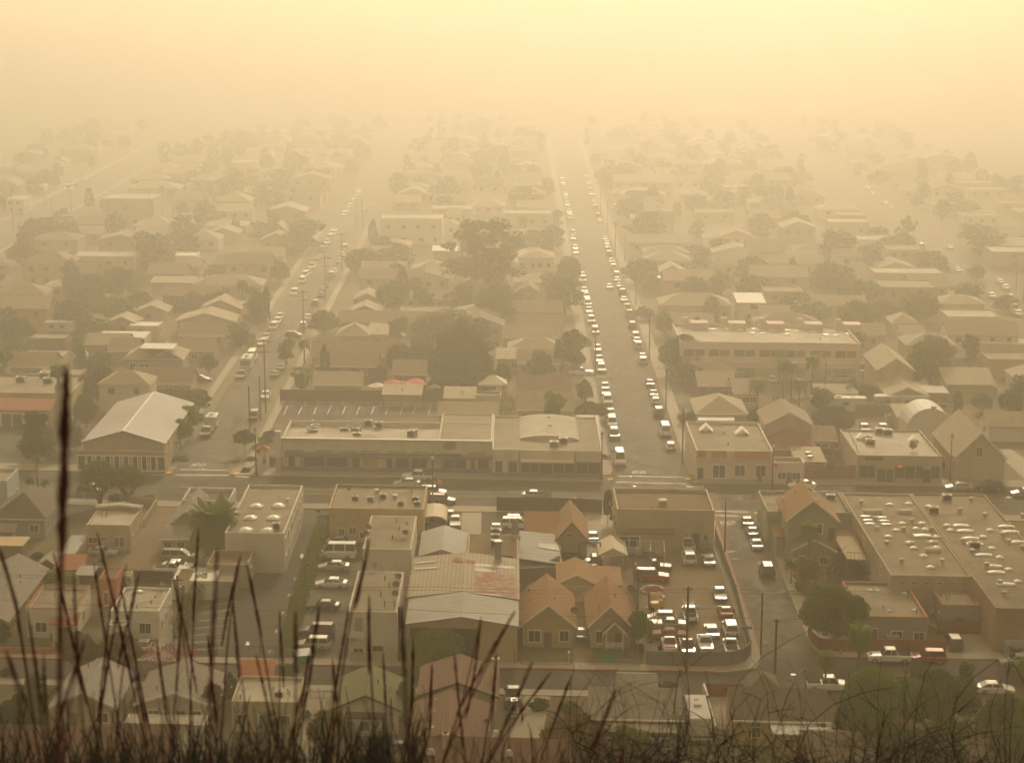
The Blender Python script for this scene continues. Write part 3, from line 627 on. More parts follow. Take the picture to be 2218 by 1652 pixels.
def car_parts(kind,far=False):
    Ln,Wd,Ht,belt,(hf,hb),tk,wb,rf,rr,rb=CARK[kind]; hw=Wd/2; lx=Ln/2; out={}
    R=.36 if kind in('suv','bigsuv','pickup','regcab','van') else .32
    wx=(lx-.9,-lx+(1.0 if kind!='van' else 1.2))
    def ringx(b,x,zb,zt,w,cr=.12):
        i=len(b.v); zm=(zb+zt)/2
        b.v+=[(x,-w*.93,zb),(x,-w,zb+.18),(x,-w,zt-cr),(x,-w+cr*.9,zt),(x,w-cr*.9,zt),(x,w,zt-cr),(x,w,zb+.18),(x,w*.93,zb)]; return i
    bed=kind in('pickup','regcab')
    b=MB(); gz=.3 if R>.33 else .22
    st=[(lx,gz+.12,hf-.12,hw*.8),(lx-.12,gz,hf-.02,hw*.92),(lx-.55,gz,hf+.02,hw)]
    st+=[(wb,gz,hb,hw)]
    if bed: st+=[(rb,gz,belt,hw),(rb-.06,gz,belt-.02,hw),(-lx+.04,gz+.1,belt-.02,hw),(-lx,gz+.14,belt-.05,hw*.97)]
    else: st+=[((wb+rb)/2,gz,belt,hw),(rb if rb>-lx+.25 else -lx+.3,gz,tk,hw),(-lx+.14,gz+.04,tk-.05,hw*.95),(-lx,gz+.16,tk-.16,hw*.82)]
    idx=[ringx(b,*s) for s in st]
    for i,j in zip(idx,idx[1:]):
        for k in range(8): b.f.append((i+k,i+(k+1)%8,j+(k+1)%8,j+k)); b.m.append(0)
    b.f.append(tuple(idx[0]+k for k in reversed(range(8)))); b.m.append(0); b.f.append(tuple(idx[-1]+k for k in range(8))); b.m.append(0)
    # greenhouse
    c0,c1=hw*.93,hw*.74; z0,z1=belt-.03,Ht
    rl=.06
    def gh(x0,x1,x2,x3,w0,w1):
        b.hexa([(x3,-w0,z0),(x0,-w0,z0),(x0,w0,z0),(x3,w0,z0),(x2,-w1,z1-rl),(x1,-w1,z1-rl),(x1,w1,z1-rl),(x2,w1,z1-rl)])
        b.hexa([(x2,-w1,z1-rl),(x1,-w1,z1-rl),(x1,w1,z1-rl),(x2,w1,z1-rl),(x2+.12,-w1*.86,z1),(x1-.15,-w1*.86,z1),(x1-.15,w1*.86,z1),(x2+.12,w1*.86,z1)])
    gh(wb,rf,rr,rb,c0,c1)
    if bed:
        i=MB(); zt=belt+.012
        b.poly([(rb-.12,-hw*.84,zt),(rb-.12,hw*.84,zt),(-lx+.12,hw*.84,zt),(-lx+.12,-hw*.84,zt)][::-1],1)
    # glass panels, a little proud of the body
    def gl(q,off,ins):
        q=[Vector(p) for p in q]; c=sum(q,Vector())/4; n=(q[1]-q[0]).cross(q[3]-q[0]).normalized()
        return [tuple(c+(p-c)*ins+n*off) for p in q]
    zt=z1-rl
    ws=gl([(wb,-c0,z0),(wb,c0,z0),(rf,c1,zt),(rf,-c1,zt)],.012,.9)
    rw=gl([(rb,c0,z0),(rb,-c0,z0),(rr,-c1,zt),(rr,c1,zt)],.012,.86)
    sw=[]
    m=(rf+rr)/2-.05; cuts=[(wb,rf),(m,m),(rb,rr)] if kind not in('van','bigsuv','minivan','suv') else [(wb,rf),(rf*.35,rf*.35),(rr*.45,rr*.45),(rb,rr)]
    if kind=='regcab': cuts=[(wb,rf),(rb,rr)]
    for s in(-1,1):
        for (a,a2),(d,d2) in zip(cuts,cuts[1:]):
            q=[(d,s*c0,z0+.06),(a,s*c0,z0+.06),(a2,s*c1,zt-.02),(d2,s*c1,zt-.02)]
            if s>0: q=[q[1],q[0],q[3],q[2]]
            sw.append((s,gl(q,.012,.88)))
    if far:
        for q in[ws,rw]+[x[1] for x in sw]: b.poly(q,1)
        for x in wx:
            for s in(-1,1): b.lathe([(R*.9,-.1),(R,-.06),(R,.06),(R*.9,.1)],(x,s*(hw-.08),R),8,2,'y')
        for s in(-1,1):
            b.box(lx-.13,lx-.02,s*hw*.62-.16,s*hw*.62+.16,hf-.3,hf-.12,3); b.box(-lx-.005,-lx+.1,s*hw*.64-.14,s*hw*.64+.14,tk-.42,tk-.2,4)
        return b.mesh('parked_car',['paint','glass','tyre','headlight','taillight'] if 0 else [paint('white'),'glass','tyre','headlight','taillight'])
    out['body']=b.mesh('body',[paint('white'),'darkvoid'])
    def pn(n,qs):
        g=MB()
        for q in qs: g.poly(q)
        out[n]=g.mesh(n,['glass'])
    pn('windscreen',[ws]); pn('rear_window',[rw]); pn('side_window_a',[q for s,q in sw if s<0]); pn('side_window_b',[q for s,q in sw if s>0])
    g=MB(); g.lathe([(R*.62,-.11),(R*.95,-.11),(R,-.06),(R,.06),(R*.95,.11),(R*.62,.11)],(0,0,0),14,0,'y'); out['tyre']=g.mesh('tyre',['tyre'])
    g=MB(); g.lathe([(R*.6,-.115),(R*.6,.115)],(0,0,0),10,0,'y'); g.lathe([(.07,-.13),(.07,.13)],(0,0,0),6,0,'y'); out['rim']=g.mesh('rim',['rim'])
    g=MB(); g.box(-.07,.06,-.17,.17,-.08,.08); out['headlight']=g.mesh('headlight',['headlight'])
    g=MB(); g.box(-.05,.05,-.14,.14,-.12,.12); out['taillight']=g.mesh('taillight',['taillight'])
    g=MB(); g.box(-.06,.06,-hw*.8,hw*.8,-.1,.1); out['bumper']=g.mesh('bumper',['darkmetal'])
    g=MB(); g.box(-.05,.05,-.12,.1,-.06,.08); out['wing_mirror']=g.mesh('wing_mirror',['darkmetal'])
    out['w']=(wx,hw-.1,R); out['l']=(lx,hw,hf,tk,belt,wb,gz); return out
CARC={}; CARF={}
def setmat(o,m,i=0):
    o.material_slots[i].link='OBJECT'; o.material_slots[i].material=m
HEAD={'N':math.pi/2,'S':-math.pi/2,'E':RZU,'W':math.pi+RZU}
NAMES={'sedan':'car','coupe':'car','hatch':'car','suv':'suv','bigsuv':'suv','minivan':'minivan','van':'van','pickup':'pickup','regcab':'pickup','classic':'car'}
CARXY=[]
def car(kind,colr,reg,x,y,head,label,group=None,far=False,zc=.75,lift=0.0,rust=None,world=None):
    """x,y: middle of the car in the photograph"""
    p=PZ(reg,x,y,zc) if world is None else Vector(world); rz=HEAD[head] if isinstance(head,str) else head
    CARXY.append((p.x,p.y))
    nm={'car':'parked_car','suv':'parked_suv','minivan':'parked_minivan','van':'parked_van','pickup':'pickup_truck'}[NAMES[kind]]; pt_=paint(colr); z=.02+lift
    if far:
        if kind not in CARF: CARF[kind]=car_parts(kind,True)
        o=link(nm,CARF[kind],None,(p.x,p.y,z),rz); setmat(o,pt_); return tag(o,label,NAMES[kind],group)
    if kind not in CARC: CARC[kind]=car_parts(kind)
    c=CARC[kind]; t=thing(nm,label,NAMES[kind],(p.x,p.y,z),rz,group)
    setmat(link('body',c['body'],t),pt_)
    for n in('windscreen','rear_window'): link(n,c[n],t)
    link('side_window',c['side_window_a'],t); link('side_window',c['side_window_b'],t)
    (wxs,wy,R)=c['w']; lx,hw,hf,tk,belt,wb,gz=c['l']
    for a in wxs:
        for s in(-1,1):
            w=link('wheel',c['tyre'],t,(a,s*wy,R)); link('rim',c['rim'],w)
    for s in(-1,1):
        link('headlight',c['headlight'],t,(lx-.06,s*hw*.62,hf-.2)); link('taillight',c['taillight'],t,(-lx+.03,s*hw*.66,tk-.32)); link('wing_mirror',c['wing_mirror'],t,(wb-.35,s*(hw+.06),belt+.05))
    link('bumper',c['bumper'],t,(lx-.03,0,gz+.2)); link('bumper',c['bumper'],t,(-lx+.03,0,gz+.2))
    return t
# ------------------------------------------------------------------ trees
def rquads(C,s,nrm=None,jit=.9):
    """leaf-sized quads at points C facing roughly along nrm"""
    n=len(C); d=npr.normal(size=(n,3)); d/=np.linalg.norm(d,axis=1)[:,None]
    if nrm is not None: d=nrm*(1-jit)+d*jit; d/=np.linalg.norm(d,axis=1)[:,None]
    a=np.cross(d,npr.normal(size=(n,3))); a/=np.linalg.norm(a,axis=1)[:,None]; b=np.cross(d,a)
    k=(s*npr.uniform(.6,1.4,n))[:,None]; a=a*k; b=b*k*npr.uniform(.45,.8,n)[:,None]
    return np.stack([C-a*.5-b*.15,C+b*.5-a*.1,C+a*.5+b*.1,C-b*.5+a*.05],1)
def clumps(K,shape):
    L=[]
    while len(L)<K:
        p=npr.uniform(-1,1,3); q=shape(p)
        if q is not None: L.append(q)
    return L
def crown(n,leaf,mn,kind='dome',K=26,seed=0,cr=.32):
    """unit crown: about 1 wide each side, base at z=0, top near 2 (dome 1.5)"""
    npr.seed(seed+100); C=[]
    for i in range(K):
        if kind=='dome':
            t=npr.uniform(0,2*np.pi); e=npr.uniform(-.25,1)*np.pi/2; r=npr.uniform(.62,.82)
            c=np.array([r*np.cos(e)*np.cos(t),r*np.cos(e)*np.sin(t),.62+.72*r*np.sin(e)])
        elif kind=='loose':
            t=npr.uniform(0,2*np.pi); z=npr.uniform(.15,1.75); r=npr.uniform(.15,.78)*(1-abs(z-.85)/1.25)**.6
            c=np.array([r*np.cos(t),r*np.sin(t),z])
        elif kind=='cone':
            z=npr.uniform(0,1.9); t=npr.uniform(0,2*np.pi); r=(1-z/2.05)*.72; c=np.array([r*np.cos(t),r*np.sin(t),z])
        elif kind=='column':
            z=npr.uniform(.1,1.85); t=npr.uniform(0,2*np.pi); r=.55*min(1,(2-z)*1.6); c=np.array([r*np.cos(t),r*np.sin(t),z])
        elif kind=='tall':
            z=npr.uniform(.1,1.9); t=npr.uniform(0,2*np.pi); r=npr.uniform(.3,.85)*(.55+.45*np.sin(z*1.6)); c=np.array([r*np.cos(t),r*np.sin(t),z])
        q=cr*npr.uniform(.6,1.25)*(1-.28*(kind in('cone','column')))
        m=n//K; v=npr.normal(size=(m,3)); v/=np.linalg.norm(v,axis=1)[:,None]
        rr=q*npr.uniform(.35,1,m)**.5; pts=c+v*rr[:,None]*np.array([1,1,.8]); C.append(rquads(pts,leaf,v,.65))
    if kind=='dome':
        m=n//5; v=npr.normal(size=(m,3)); v/=np.linalg.norm(v,axis=1)[:,None]; C.append(rquads(np.array([0,0,.62])+v*np.array([.7,.7,.6])*npr.uniform(.5,1,m)[:,None],leaf,v,.7))
    return quad_mesh('crown',np.concatenate(C),mn)
def trunk_mesh(h=1.0,seed=0,multi=3,r=.06):
    q=random.Random(seed); b=MB(); b.tube([(0,0,-.1),(.02,0,h*.5),(0,.02,h)],[r*1.3,r,r*.8],7)
    for i in range(multi+2):
        t=q.uniform(0,6.28); a=q.uniform(.25,.5); b.tube([(0,0,h*q.uniform(.7,1)),(a*.5*math.cos(t),a*.5*math.sin(t),h+.3),(a*math.cos(t),a*math.sin(t),h+q.uniform(.5,.8))],[r*.6,r*.4,r*.15],5)
    return b.mesh('trunk',['bark'])
CR={}; NEARL=9000
def crown_of(k,n,leaf):
    """k like 'dome:leaf_a:1'"""
    key=(k,n)
    if key not in CR:
        kind,mn,sd=k.split(':'); CR[key]=crown(n,leaf,mn,kind,{'dome':34,'loose':26,'tall':46,'cone':60,'column':40}[kind],int(sd),{'dome':.3,'loose':.3,'tall':.24}.get(kind,.26))
    return CR[key]
TRK=[trunk_mesh(1.0,i) for i in range(4)]
def tree(label,world,w,h,kind='dome',leaf='leaf_a',lod=0,name='tree',cat='tree',group=None,stem=.3):
    """w: crown width, h: total height, stem: share of the height that is bare trunk"""
    n,ls=((NEARL,.095),(2200,.16),(900,.24))[lod]
    if kind in('column','cone'): ls*=1.8
    if kind in('tall','loose'): w*=1.22
    if kind in('tall',): n=int(n*1.4); ls*=.8
    rz=rng.uniform(0,6.28); t=thing(name,label,cat,(world[0],world[1],0),rz,group)
    ht=h*stem; ch=h-ht; zs=ch/(1.5 if kind=='dome' else 2.05)
    me=crown_of(f'{kind}:{leaf}:{rng.randrange(3 if lod else 2)}',n,ls)
    link('crown',me,t,(0,0,ht),0,(w/2,w/2*rng.uniform(.9,1.1),zs))
    if ht>.25 or kind!='dome':
        s=max(ht+.1,.6); link('trunk',TRK[rng.randrange(4)],t,(0,0,0),0,(max(w*.32,1.),max(w*.32,1.),max(s,ch*.3)))
    return t
def treepx(label,reg,xl,xr,yt,yb,kind='dome',leaf='leaf_a',lod=0,**k):
    """box of the tree in the photograph: base of the trunk at (mid,yb)"""
    p=PZ(reg,(xl+xr)/2,yb); s=(1 if reg=='O' else .2686)*(p.y*ct+CAM_H*st)/FPX
    w=(xr-xl)*s; h=(yb-yt)*s/.96
    # depth of the crown leans into the picture height: take it off
    return tree(label,p,w,h,kind,leaf,lod,**k)
def frond_quads(base,d,L,droop,wid,n=10,rise=.5):
    """one feather frond as two rows of narrow leaflets"""
    Q=[]; d=np.array(d,float); pr=None
    for i in range(n+1):
        s=i/n; p=base+d*L*s*(1-.25*s)+np.array([0,0,rise*L*s-droop*L*s*s])
        if pr is not None:
            t=p-pr; t/=np.linalg.norm(t); sd=np.cross(t,[0,0,1.]); nn=np.linalg.norm(sd); sd=sd/nn if nn>1e-6 else np.array([1,0,0])
            w=wid*1.35*math.sin(math.pi*min(.97,.18+.8*s))
            for sg in(-1,1):
                tip=(pr+p)/2+sd*sg*w+t*w*.5-np.array([0,0,.35*w]); Q.append([pr,p,tip+t*.1,tip-t*.1])
        pr=p
    return Q
def palm_mesh(seed,nf,L,droop,wid,up=.5,skirt=False,mn='leaf_g'):
    q=random.Random(seed); Q=[]
    for i in range(nf):
        t=i*2.39996+q.uniform(-.2,.2); e=q.uniform(.0,1.); r=up*(1.35-1.5*i/nf)
        Q+=frond_quads(np.zeros(3),(math.cos(t),math.sin(t),0),L*q.uniform(.85,1.1)*(1-.15*(i<nf*.2)),droop*(.7+.6*i/nf),wid,11,r)
    return quad_mesh('crown',np.array(Q),mn)
PALM={'queen':palm_mesh(1,34,2.6,.85,.5,.75),'date':palm_mesh(2,130,4.3,.75,.42,.9),'fan':palm_mesh(3,40,1.5,.6,.5,.9),'small':palm_mesh(4,18,1.7,.7,.35,.8)}
def palm(label,p,h,kind='queen',sc=1.0,r=.2,group=None,lean=0.0):
    t=thing('palm_tree',label,'palm',(p[0],p[1],0),0,group); b=MB()
    pts=[(lean*(i/6)**2,0,h*i/6-.1) for i in range(7)]; b.tube(pts,[r*1.4,r*1.1,r,r,r*.95,r*.9,r*1.2],8); b.build('trunk','palmbark',t)
    link('crown',PALM[kind],t,(lean,0,h-.15),rng.uniform(0,6),(sc,sc,sc))
    if kind in('queen','date','fan'): pass
    return t
def loose_leaf(name,label,cat,pts,w,h,mn,n,leaf,group=None,jag=.18):
    """hedge along world points: clumped leaves filling a box profile"""
    P0=Vector(pts[0]); L=[np.array((p[0]-P0.x,p[1]-P0.y,0)) for p in pts]; tot=sum(np.linalg.norm(b-a) for a,b in zip(L,L[1:])); Q=[]
    t=thing(name,label,cat,(P0.x,P0.y,0),0,group)
    for a,b in zip(L,L[1:]):
        ln=np.linalg.norm(b-a); m=int(n*ln/tot); d=(b-a)/ln; s=np.array((-d[1],d[0],0)); f=npr.uniform(0,1,m)
        f+=np.sin(f*ln*2.1)*.15/ln
        x=npr.uniform(-1,1,m); z=npr.uniform(0,1,m); k=npr.randint(0,3,m); x=np.where(k==0,np.sign(x)*npr.uniform(.75,1.1,m),x); z=np.where(k==1,npr.uniform(.85,1.08,m),z)
        z=z*(1+jag*np.sin(f*ln*1.7)*np.sin(f*ln*.6+1)); 
        P_=a+d*(f*ln)[:,None]+s*(x*w/2)[:,None]+np.array([0,0,1])*(z*h)[:,None]
        Q.append(rquads(P_,leaf,s*np.sign(x)[:,None]*.7+np.array([0,0,.7]),.7))
    o=link('foliage',quad_mesh('foliage',np.concatenate(Q),mn),t)
    b=MB()
    for a,c in zip(L,L[1:]): b.tube([tuple(a+np.array([0,0,.1])),tuple(a+np.array([0,0,h*.6]))],.06,5)
    b.build('stem','bark',t); return t
def bush(label,p,w,h,mn='leaf_a',n=1400,leaf=.12,name='bush',cat='bush',group=None,kind='dome'):
    t=thing(name,label,cat,(p[0],p[1],0),rng.uniform(0,6),group)
    link('foliage',crown_of(f'{kind}:{mn}:{rng.randrange(2)}',n,leaf),t,(0,0,-.1),0,(w/2,w/2,h/(1.5 if kind=='dome' else 2.05))); return t
# ------------------------------------------------------------------ street furniture
def utility_pole(label,p,h,arms=(),lean=0,group='wooden utility poles',r=.15,extra=()):
    t=thing('utility_pole',label,'pole',(p[0],p[1],0),0,group)
    b=MB(); b.tube([(0,0,-.2),(0,0,h)],[r,r*.75],8); b.build('pole','pole',t)
    for z,w in arms:
        b=MB(); b.box(-w/2,w/2,-.07,.07,z-.07,z+.07); a=b.build('crossarm','pole',t)
        for x in(-.45,-.2,.2,.45):
            b=MB(); b.lathe([(.05,0),(.06,.1),(.03,.18)],(x*w,0,z+.07),6); b.build('insulator','galv',a)
    if 'can' in extra:
        b=MB(); b.lathe([(.2,-.45),(.22,-.4),(.22,.4),(.15,.5)],(.4,-.1,h-1.9),10); b.build('transformer','galv',t)
    if 'lamp' in extra:
        b=MB(); b.tube([(0,0,h-.4),(1.2,0,h-.05),(2.4,0,h)],.05,5); b.build('lamp_arm','galv',t)
        b=MB(); b.lathe([(.1,-.06),(.22,-.02),(.2,.1),(.05,.14)],(2.6,0,h),8); b.build('lamp_head','whitemetal',t)
    return t
def street_light(label,p,h,side=1,arm=2.8,group='cobra head street lights'):
    t=thing('street_light',label,'street light',(p[0],p[1],0),0,group)
    b=MB(); b.tube([(0,0,-.1),(0,0,h)],[.13,.09],8); b.build('pole','galv' if side>1 else 'pole',t)
    s=1 if side>0 else -1
    b=MB(); b.tube([(0,0,h-.6),(s*arm*.4,0,h-.05),(s*arm,0,h+.05)],.05,5); b.build('arm','galv',t)
    b=MB(); b.hexa([(s*arm-.3,-.14,h-.02),(s*arm+.4,-.12,h-.02),(s*arm+.4,.12,h-.02),(s*arm-.3,.14,h-.02),(s*arm-.2,-.1,h+.16),(s*arm+.3,-.06,h+.12),(s*arm+.3,.06,h+.12),(s*arm-.2,.1,h+.16)]); b.build('lamp_head','whitemetal',t)
    return t
def flag_mesh(par,z,s=1,L=1.5,h=.85):
    n=10; pt=lambda i,k:(s*(.12+L*i/n),.12*math.sin(i*.9),z-h*k-.25*(i/n)**1.3+.03*math.sin(i*1.3))
    b=MB()
    for i in range(n):
        for k in range(13):
            can=i<4 and k<7
            b.poly([pt(i,k/13),pt(i+1,k/13),pt(i+1,(k+1)/13),pt(i,(k+1)/13)],2 if can else k%2)
    f=b.build('flag',['flagred','flagwhite','flagblue'],par)
    b=MB(); b.tube([(0,0,z+.12),(s*.5,0,z+.12)],.02,4); b.build('bracket','darkmetal',par); return f
def lamp_post(label,p,h=8.3,flag=0,group='ornate lamp posts on the main street'):
    t=thing('lamp_post',label,'lamp post',(p[0],p[1],.12),0,group)
    b=MB(); b.lathe([(.3,0),(.3,.35),(.2,.5),(.17,1.2),(.11,1.4),(.085,h-1.3),(.14,h-1.25)],(0,0,0),10); b.build('post','darkmetal',t)
    b=MB(); b.lathe([(.12,h-1.25),(.24,h-1.05),(.26,h-.75),(.18,h-.5)],(0,0,0),10); b.build('lantern','dome',t)
    b=MB(); b.lathe([(.3,h-.5),(.22,h-.3),(.06,h-.1),(.03,h+.1)],(0,0,0),10); b.build('cap','darkmetal',t)
    if flag: flag_mesh(t,h*.52,flag)
    return t
def wire(label,pts,sag=.5,r=.022,group='overhead wires'):
    P0=Vector(pts[0]); b=MB()
    for a,c in zip(pts,pts[1:]):
        a,c=Vector(a)-P0,Vector(c)-P0; b.tube([a.lerp(c,i/8)-Vector((0,0,sag*4*(i/8)*(1-i/8))) for i in range(9)],r,4)
    return tag(b.build('overhead_wire','wire',None,P0),label,'wire',group)
# ------------------------------------------------------------------ nearest row, this side of the lower street
h=house('bungalow','bungalow with pale lavender-grey shingle roof beside the round clipped hedge','A1',425,925,1150,3,('y',880),'gv',1.7,'cream','r_lav',2,1,.3,vents=3)
h=house('bungalow','bungalow with grey-tan gable roof behind the round clipped hedge','A1',1105,1690,1135,3,('y',890),'gv',1.5,'offwhite','r_grey',2,0,.6,vents=3)
h=house('flat_roofed_house','flat roofed cream house beside the long concrete drive','A1',1862,2405,1118,3.3,('y',912),'flat',0,'cream','flat_light',3,2,None,vents=4)
onroof(h,ACU,'air_conditioner','A2',[(235,1080)],3.33)
wing(h,'A1',1940,2180,905,2.6,2.5,'shed',.8,'cream','tile_red',0)
h=house('outbuilding','long low pale flat roof with a stubby chimney behind the clipped hedge house','A1',995,1650,1300,3,('y',1222),'flat',0,'offwhite','flat_light',0,0,par=.12,cat='building')
onroof(h,CHIM['brown'],'chimney','A1',[(1172,1280)],3.0)
house('tile_roofed_house','brown tile-roofed house with a white sided wall at the bottom edge','A1',935,1360,1640,3,12,'gu',2.4,'white','r_tile',1,1,vents=1)
house('tile_roofed_house','dark tile-roofed house behind the thickest grass at the bottom corner','A1',-80,845,1650,3,11.5,'gu',2.4,'tan','r_tile',2,1,vents=2)
h=house('cottage','white cottage with mossy green gable roof and boarded porch','A2',682,1190,1168,3.2,('y',935),'gv',1.6,'white','r_green',2,1,.75,vents=2,trim='trim_dark')
wing(h,'A2',790,1058,1250,2.5,2.2,'flat',0,'white','darkwood',1,par=0)
onroof(h,VENT2,'vent_pipe','A2',[(992,975),(1085,990),(1072,1180)],4.1)
h=house('tile_roofed_house','large brick-brown tiled house with many white roof vents and chimneys','A2',1378,1978,1065,4.2,('y',850),'gv',1.6,'stucco','r_tile',1,1,vents=0,trim='trim_dark')
wing(h,'A2',1292,1905,1470,4,('y',1140),'gv',1.6,'stucco','r_tile',1,trim='trim_dark'); wing(h,'A2',1270,2560,1660,3.1,8,'gu',1.9,'stucco','r_tile',2,trim='trim_dark')
onroof(h,HOODV,'roof_vent','A2',[(1605,915),(1820,910),(1600,1000),(1800,1005)],4.9,0,(1.2,1.2,1.3)); onroof(h,HOODV,'roof_vent','A2',[(1510,1125),(1720,1130),(1500,1218),(1710,1228)],4.7,0,(1.2,1.2,1.3)); onroof(h,HOODV,'roof_vent','A2',[(1460,1530),(1980,1385),(2090,1540)],4.2,0,(1.2,1.2,1.3))
onroof(h,CHIM['cream'],'chimney','A2',[(1980,900)],4.6,0,(1.2,1.2,1.7)); onroof(h,CHIM['cream'],'chimney','A2',[(1455,1418),(1578,1478)],4.5,0,(1,1,1.2)); onroof(h,DISH,'satellite_dish','A2',[(1912,1300)],4.1)
h=house('shingled_house','blue walled house under broad weathered grey shingles','A3',748,1448,1247,3.4,8.6,'gu',1.9,'blue','r_grey',0,0,vents=6)
wing(h,'A3',835,1400,1365,2.7,('y',1262),'flat',0,'blue','flat',4,par=0,fz=1.4); wing(h,'A3',978,1250,1012,4.1,5,'gu',.8,'white','r_grey',1)
onroof(h,DISH,'satellite_dish','A3',[(800,1055)],4.2)
h=house('shingled_house','house with dark shingle roof and pale patio cover at its back','A4',-120,622,1262,3.2,9,'gu',2,'yellowish','r_dark',2,0,vents=3)
wing(h,'A4',212,645,1385,2.6,('y',1275),'flat',0,'yellowish','whitemetal',2,par=0); onroof(h,DISH,'satellite_dish','A4',[(585,1330)],2.8)
house('shingled_house','low brown shingle roof half hidden in twigs at the bottom edge','A4',530,1010,1610,3,9,'gu',1.6,'tan','r_dark',2,0)
house('shed','small grey shingled shed roof at the kerb beside the utility pole','A4',20,210,1000,2.6,4,'hip',1.2,'stucco','r_dark',0,0,cat='shed')
# ------------------------------------------------------------------ far side of the lower street, west block
h=house('stucco_house','white stucco house with red tile parapet edge and arched tile porch','A1',203,605,372,3.6,('y',180),'flat',0,'white','flat',0,1,None,cap='tile_red',vents=5,win=[(.3,1.5,1.5,1.3)],par=.45)
wing(h,'A1',420,600,492,2.5,2.2,'shed',.6,'white','tile_red',0,win=[(.5,1.05,1.5,2.1)])
h=house('stucco_house','white stucco house with plain scalloped parapet beside the beige car drive','A1',890,1285,385,3.6,('y',195),'flat',0,'white','flat_light',0,3,None,vents=5,win=[(.64,1.5,.7,1.4),(.76,1.5,.7,1.4)],par=.35)
wing(h,'A1',868,1015,500,2.6,2.,'flat',0,'white','flat',0,win=[(.6,1.,1.,2.)]); onroof(h,DISH,'satellite_dish','A1',[(1310,190),(1040,180)],3.9); onroof(h,DOME4,'roof_hatch','A1',[(1120,240)],3.62)
h=house('garage','small white garage with red-brown door and tan flat roof','A1',1382,1535,145,2.7,('y',45),'flat',0,'white','flat_brown',0,0,.5,par=.1,dm='redwood',cat='garage'); h.children[-1].scale=(2.3,1,1.)
wing(h,'A1',1545,1655,165,2.3,('y',72),'shed',.4,'grey','corrv',0)
h=house('outbuilding','narrow orange outbuilding with a flat roof behind the white stucco houses','A1',792,935,130,4.2,('y',35),'flat',0,'orange','flat_brown',0,1,None,par=.15,cat='building',win=[(.4,1.5,.6,1.8)])
wing(h,'A1',940,1050,105,2.8,('y',62),'flat',0,'cream','flat',1,par=.05); onroof(h,DISH,'satellite_dish','A1',[(1040,175)],1.5,0,(1.4,1.4,1.4))
h=house('long_house','long grey shingled house running off the picture edge','A1',-420,62,455,3.2,('y',40),'gv',2,'tan','r_grey',0,3,vents=6)
h=house('bungalow','bungalow with steep dark shingle roof and white trimmed corner windows','B1',-60,360,648,3.2,('y',475),'hip',3.2,'greyblue','r_dark',2,3,None,vents=3)
wing(h,'B1',-60,100,760,2.6,2,'shed',.6,'greyblue','r_dark',0)
h=house('flat_roofed_house','white block house with chipped parapet beside the dirt drive','B1',692,1050,703,3.9,('y',553),'flat',0,'cream','flat_light',0,3,None,vents=4,par=.3,win=[(.14,1.75,1.3,.9),(.4,2,.9,.4),(.68,1.5,.65,1.5),(.8,1.5,.65,1.5)])
wing(h,'B1',790,1130,556,4.6,.4,'gv',.35,'cream','flat_light',0)
t=house('shed','rust streaked tin shed beside the slatted carport','B1',455,640,1062,2.2,4.5,'shed',.7,'white','rusty',0,0,cat='shed')
house('shed','small plank shed with tan shingle roof at the yard corner','B1',325,445,1010,1.9,3,'gv',.8,'darkwood','r_tan',0,0,cat='shed'); house('shed','low brown plank shed beside the long grey roof','B1',-40,170,872,2.,4,'flat',0,'wood','palewood',0,0,cat='shed',par=0)
house('shed','grey lean-to roof over dark planks by the yard fence','A1',635,740,95,2.1,2.5,'shed',.3,'darkwood','corr',0,0,cat='shed')
c=thing('carport','corrugated metal carport roof beside the white block house','carport',PZ('B1',590,945))
slabpx(c,'roof','corrv','B1',[(468,945,2.4),(600,945,2.4),(708,788,2.5),(578,784,2.5)])
for x,y in((480,948),(596,948),(700,800),(585,790)):
    p=local(c,'B1',x,y,2.4); part(c,'post','wood',lambda b,p=p:b.box(p.x-.06,p.x+.06,p.y-.06,p.y+.06,0,2.32))
h=house('bungalow','bungalow with pale hipped roof behind the date palm','B1',1365,1640,700,3.3,('y',520),'gv',2.2,'cream','r_grey',1,0,vents=2)
wing(h,'B1',1298,1510,815,2.6,('y',705),'gu',.9,'cream','r_grey',2)
house('shop','flat dark-roofed shop facing the main street behind the hipped bungalow','B1',1465,1850,505,4.2,('y',402),'flat',0,'offwhite','flat_dark',2,1,vents=2,cat='shop',par=.6)
h=house('warehouse','long flat warehouse with six domed skylights and tin awning','B1',1810,2291,768,5.6,('y',378),'flat',0,'offwhite','flat',0,7,None,cat='warehouse',par=.5)
onroof(h,DOME1,'skylight','B1',[(2064,560),(2018,655),(1980,752),(2244,558),(2205,655),(2160,755)],5.62); onroof(h,ACU,'air_conditioner','B1',[(2232,740)],5.62,0,(1.1,1.2,1.4)); onroof(h,TURB,'roof_turbine','B1',[(2318,520)],5.62)
wing(h,'B1',1945,2090,905,3.4,('y',775),'flat',0,'stucco','corr_tan',0,par=.05); 
slabpx(h,'awning','corr','B2',[(38,920,3.2),(210,920,3.2),(278,785,3.9),(75,785,3.9)])
house('shed','rough flat roofed block shed below the date palm','B1',1665,2000,1020,3.4,('y',905),'flat',0,'stucco','flat_brown',0,1,cat='shed',par=.15)
house('shed','low grey shed leaning on the rough block shed','A1',1665,1890,150,2.4,('y',72),'flat',0,'grey','flat',0,0,cat='shed',par=.05)
house('shop','white shop corner at the picture edge on the main street','B1',-160,55,345,4.6,8,'flat',0,'paleblue','flat',1,2,cat='shop')
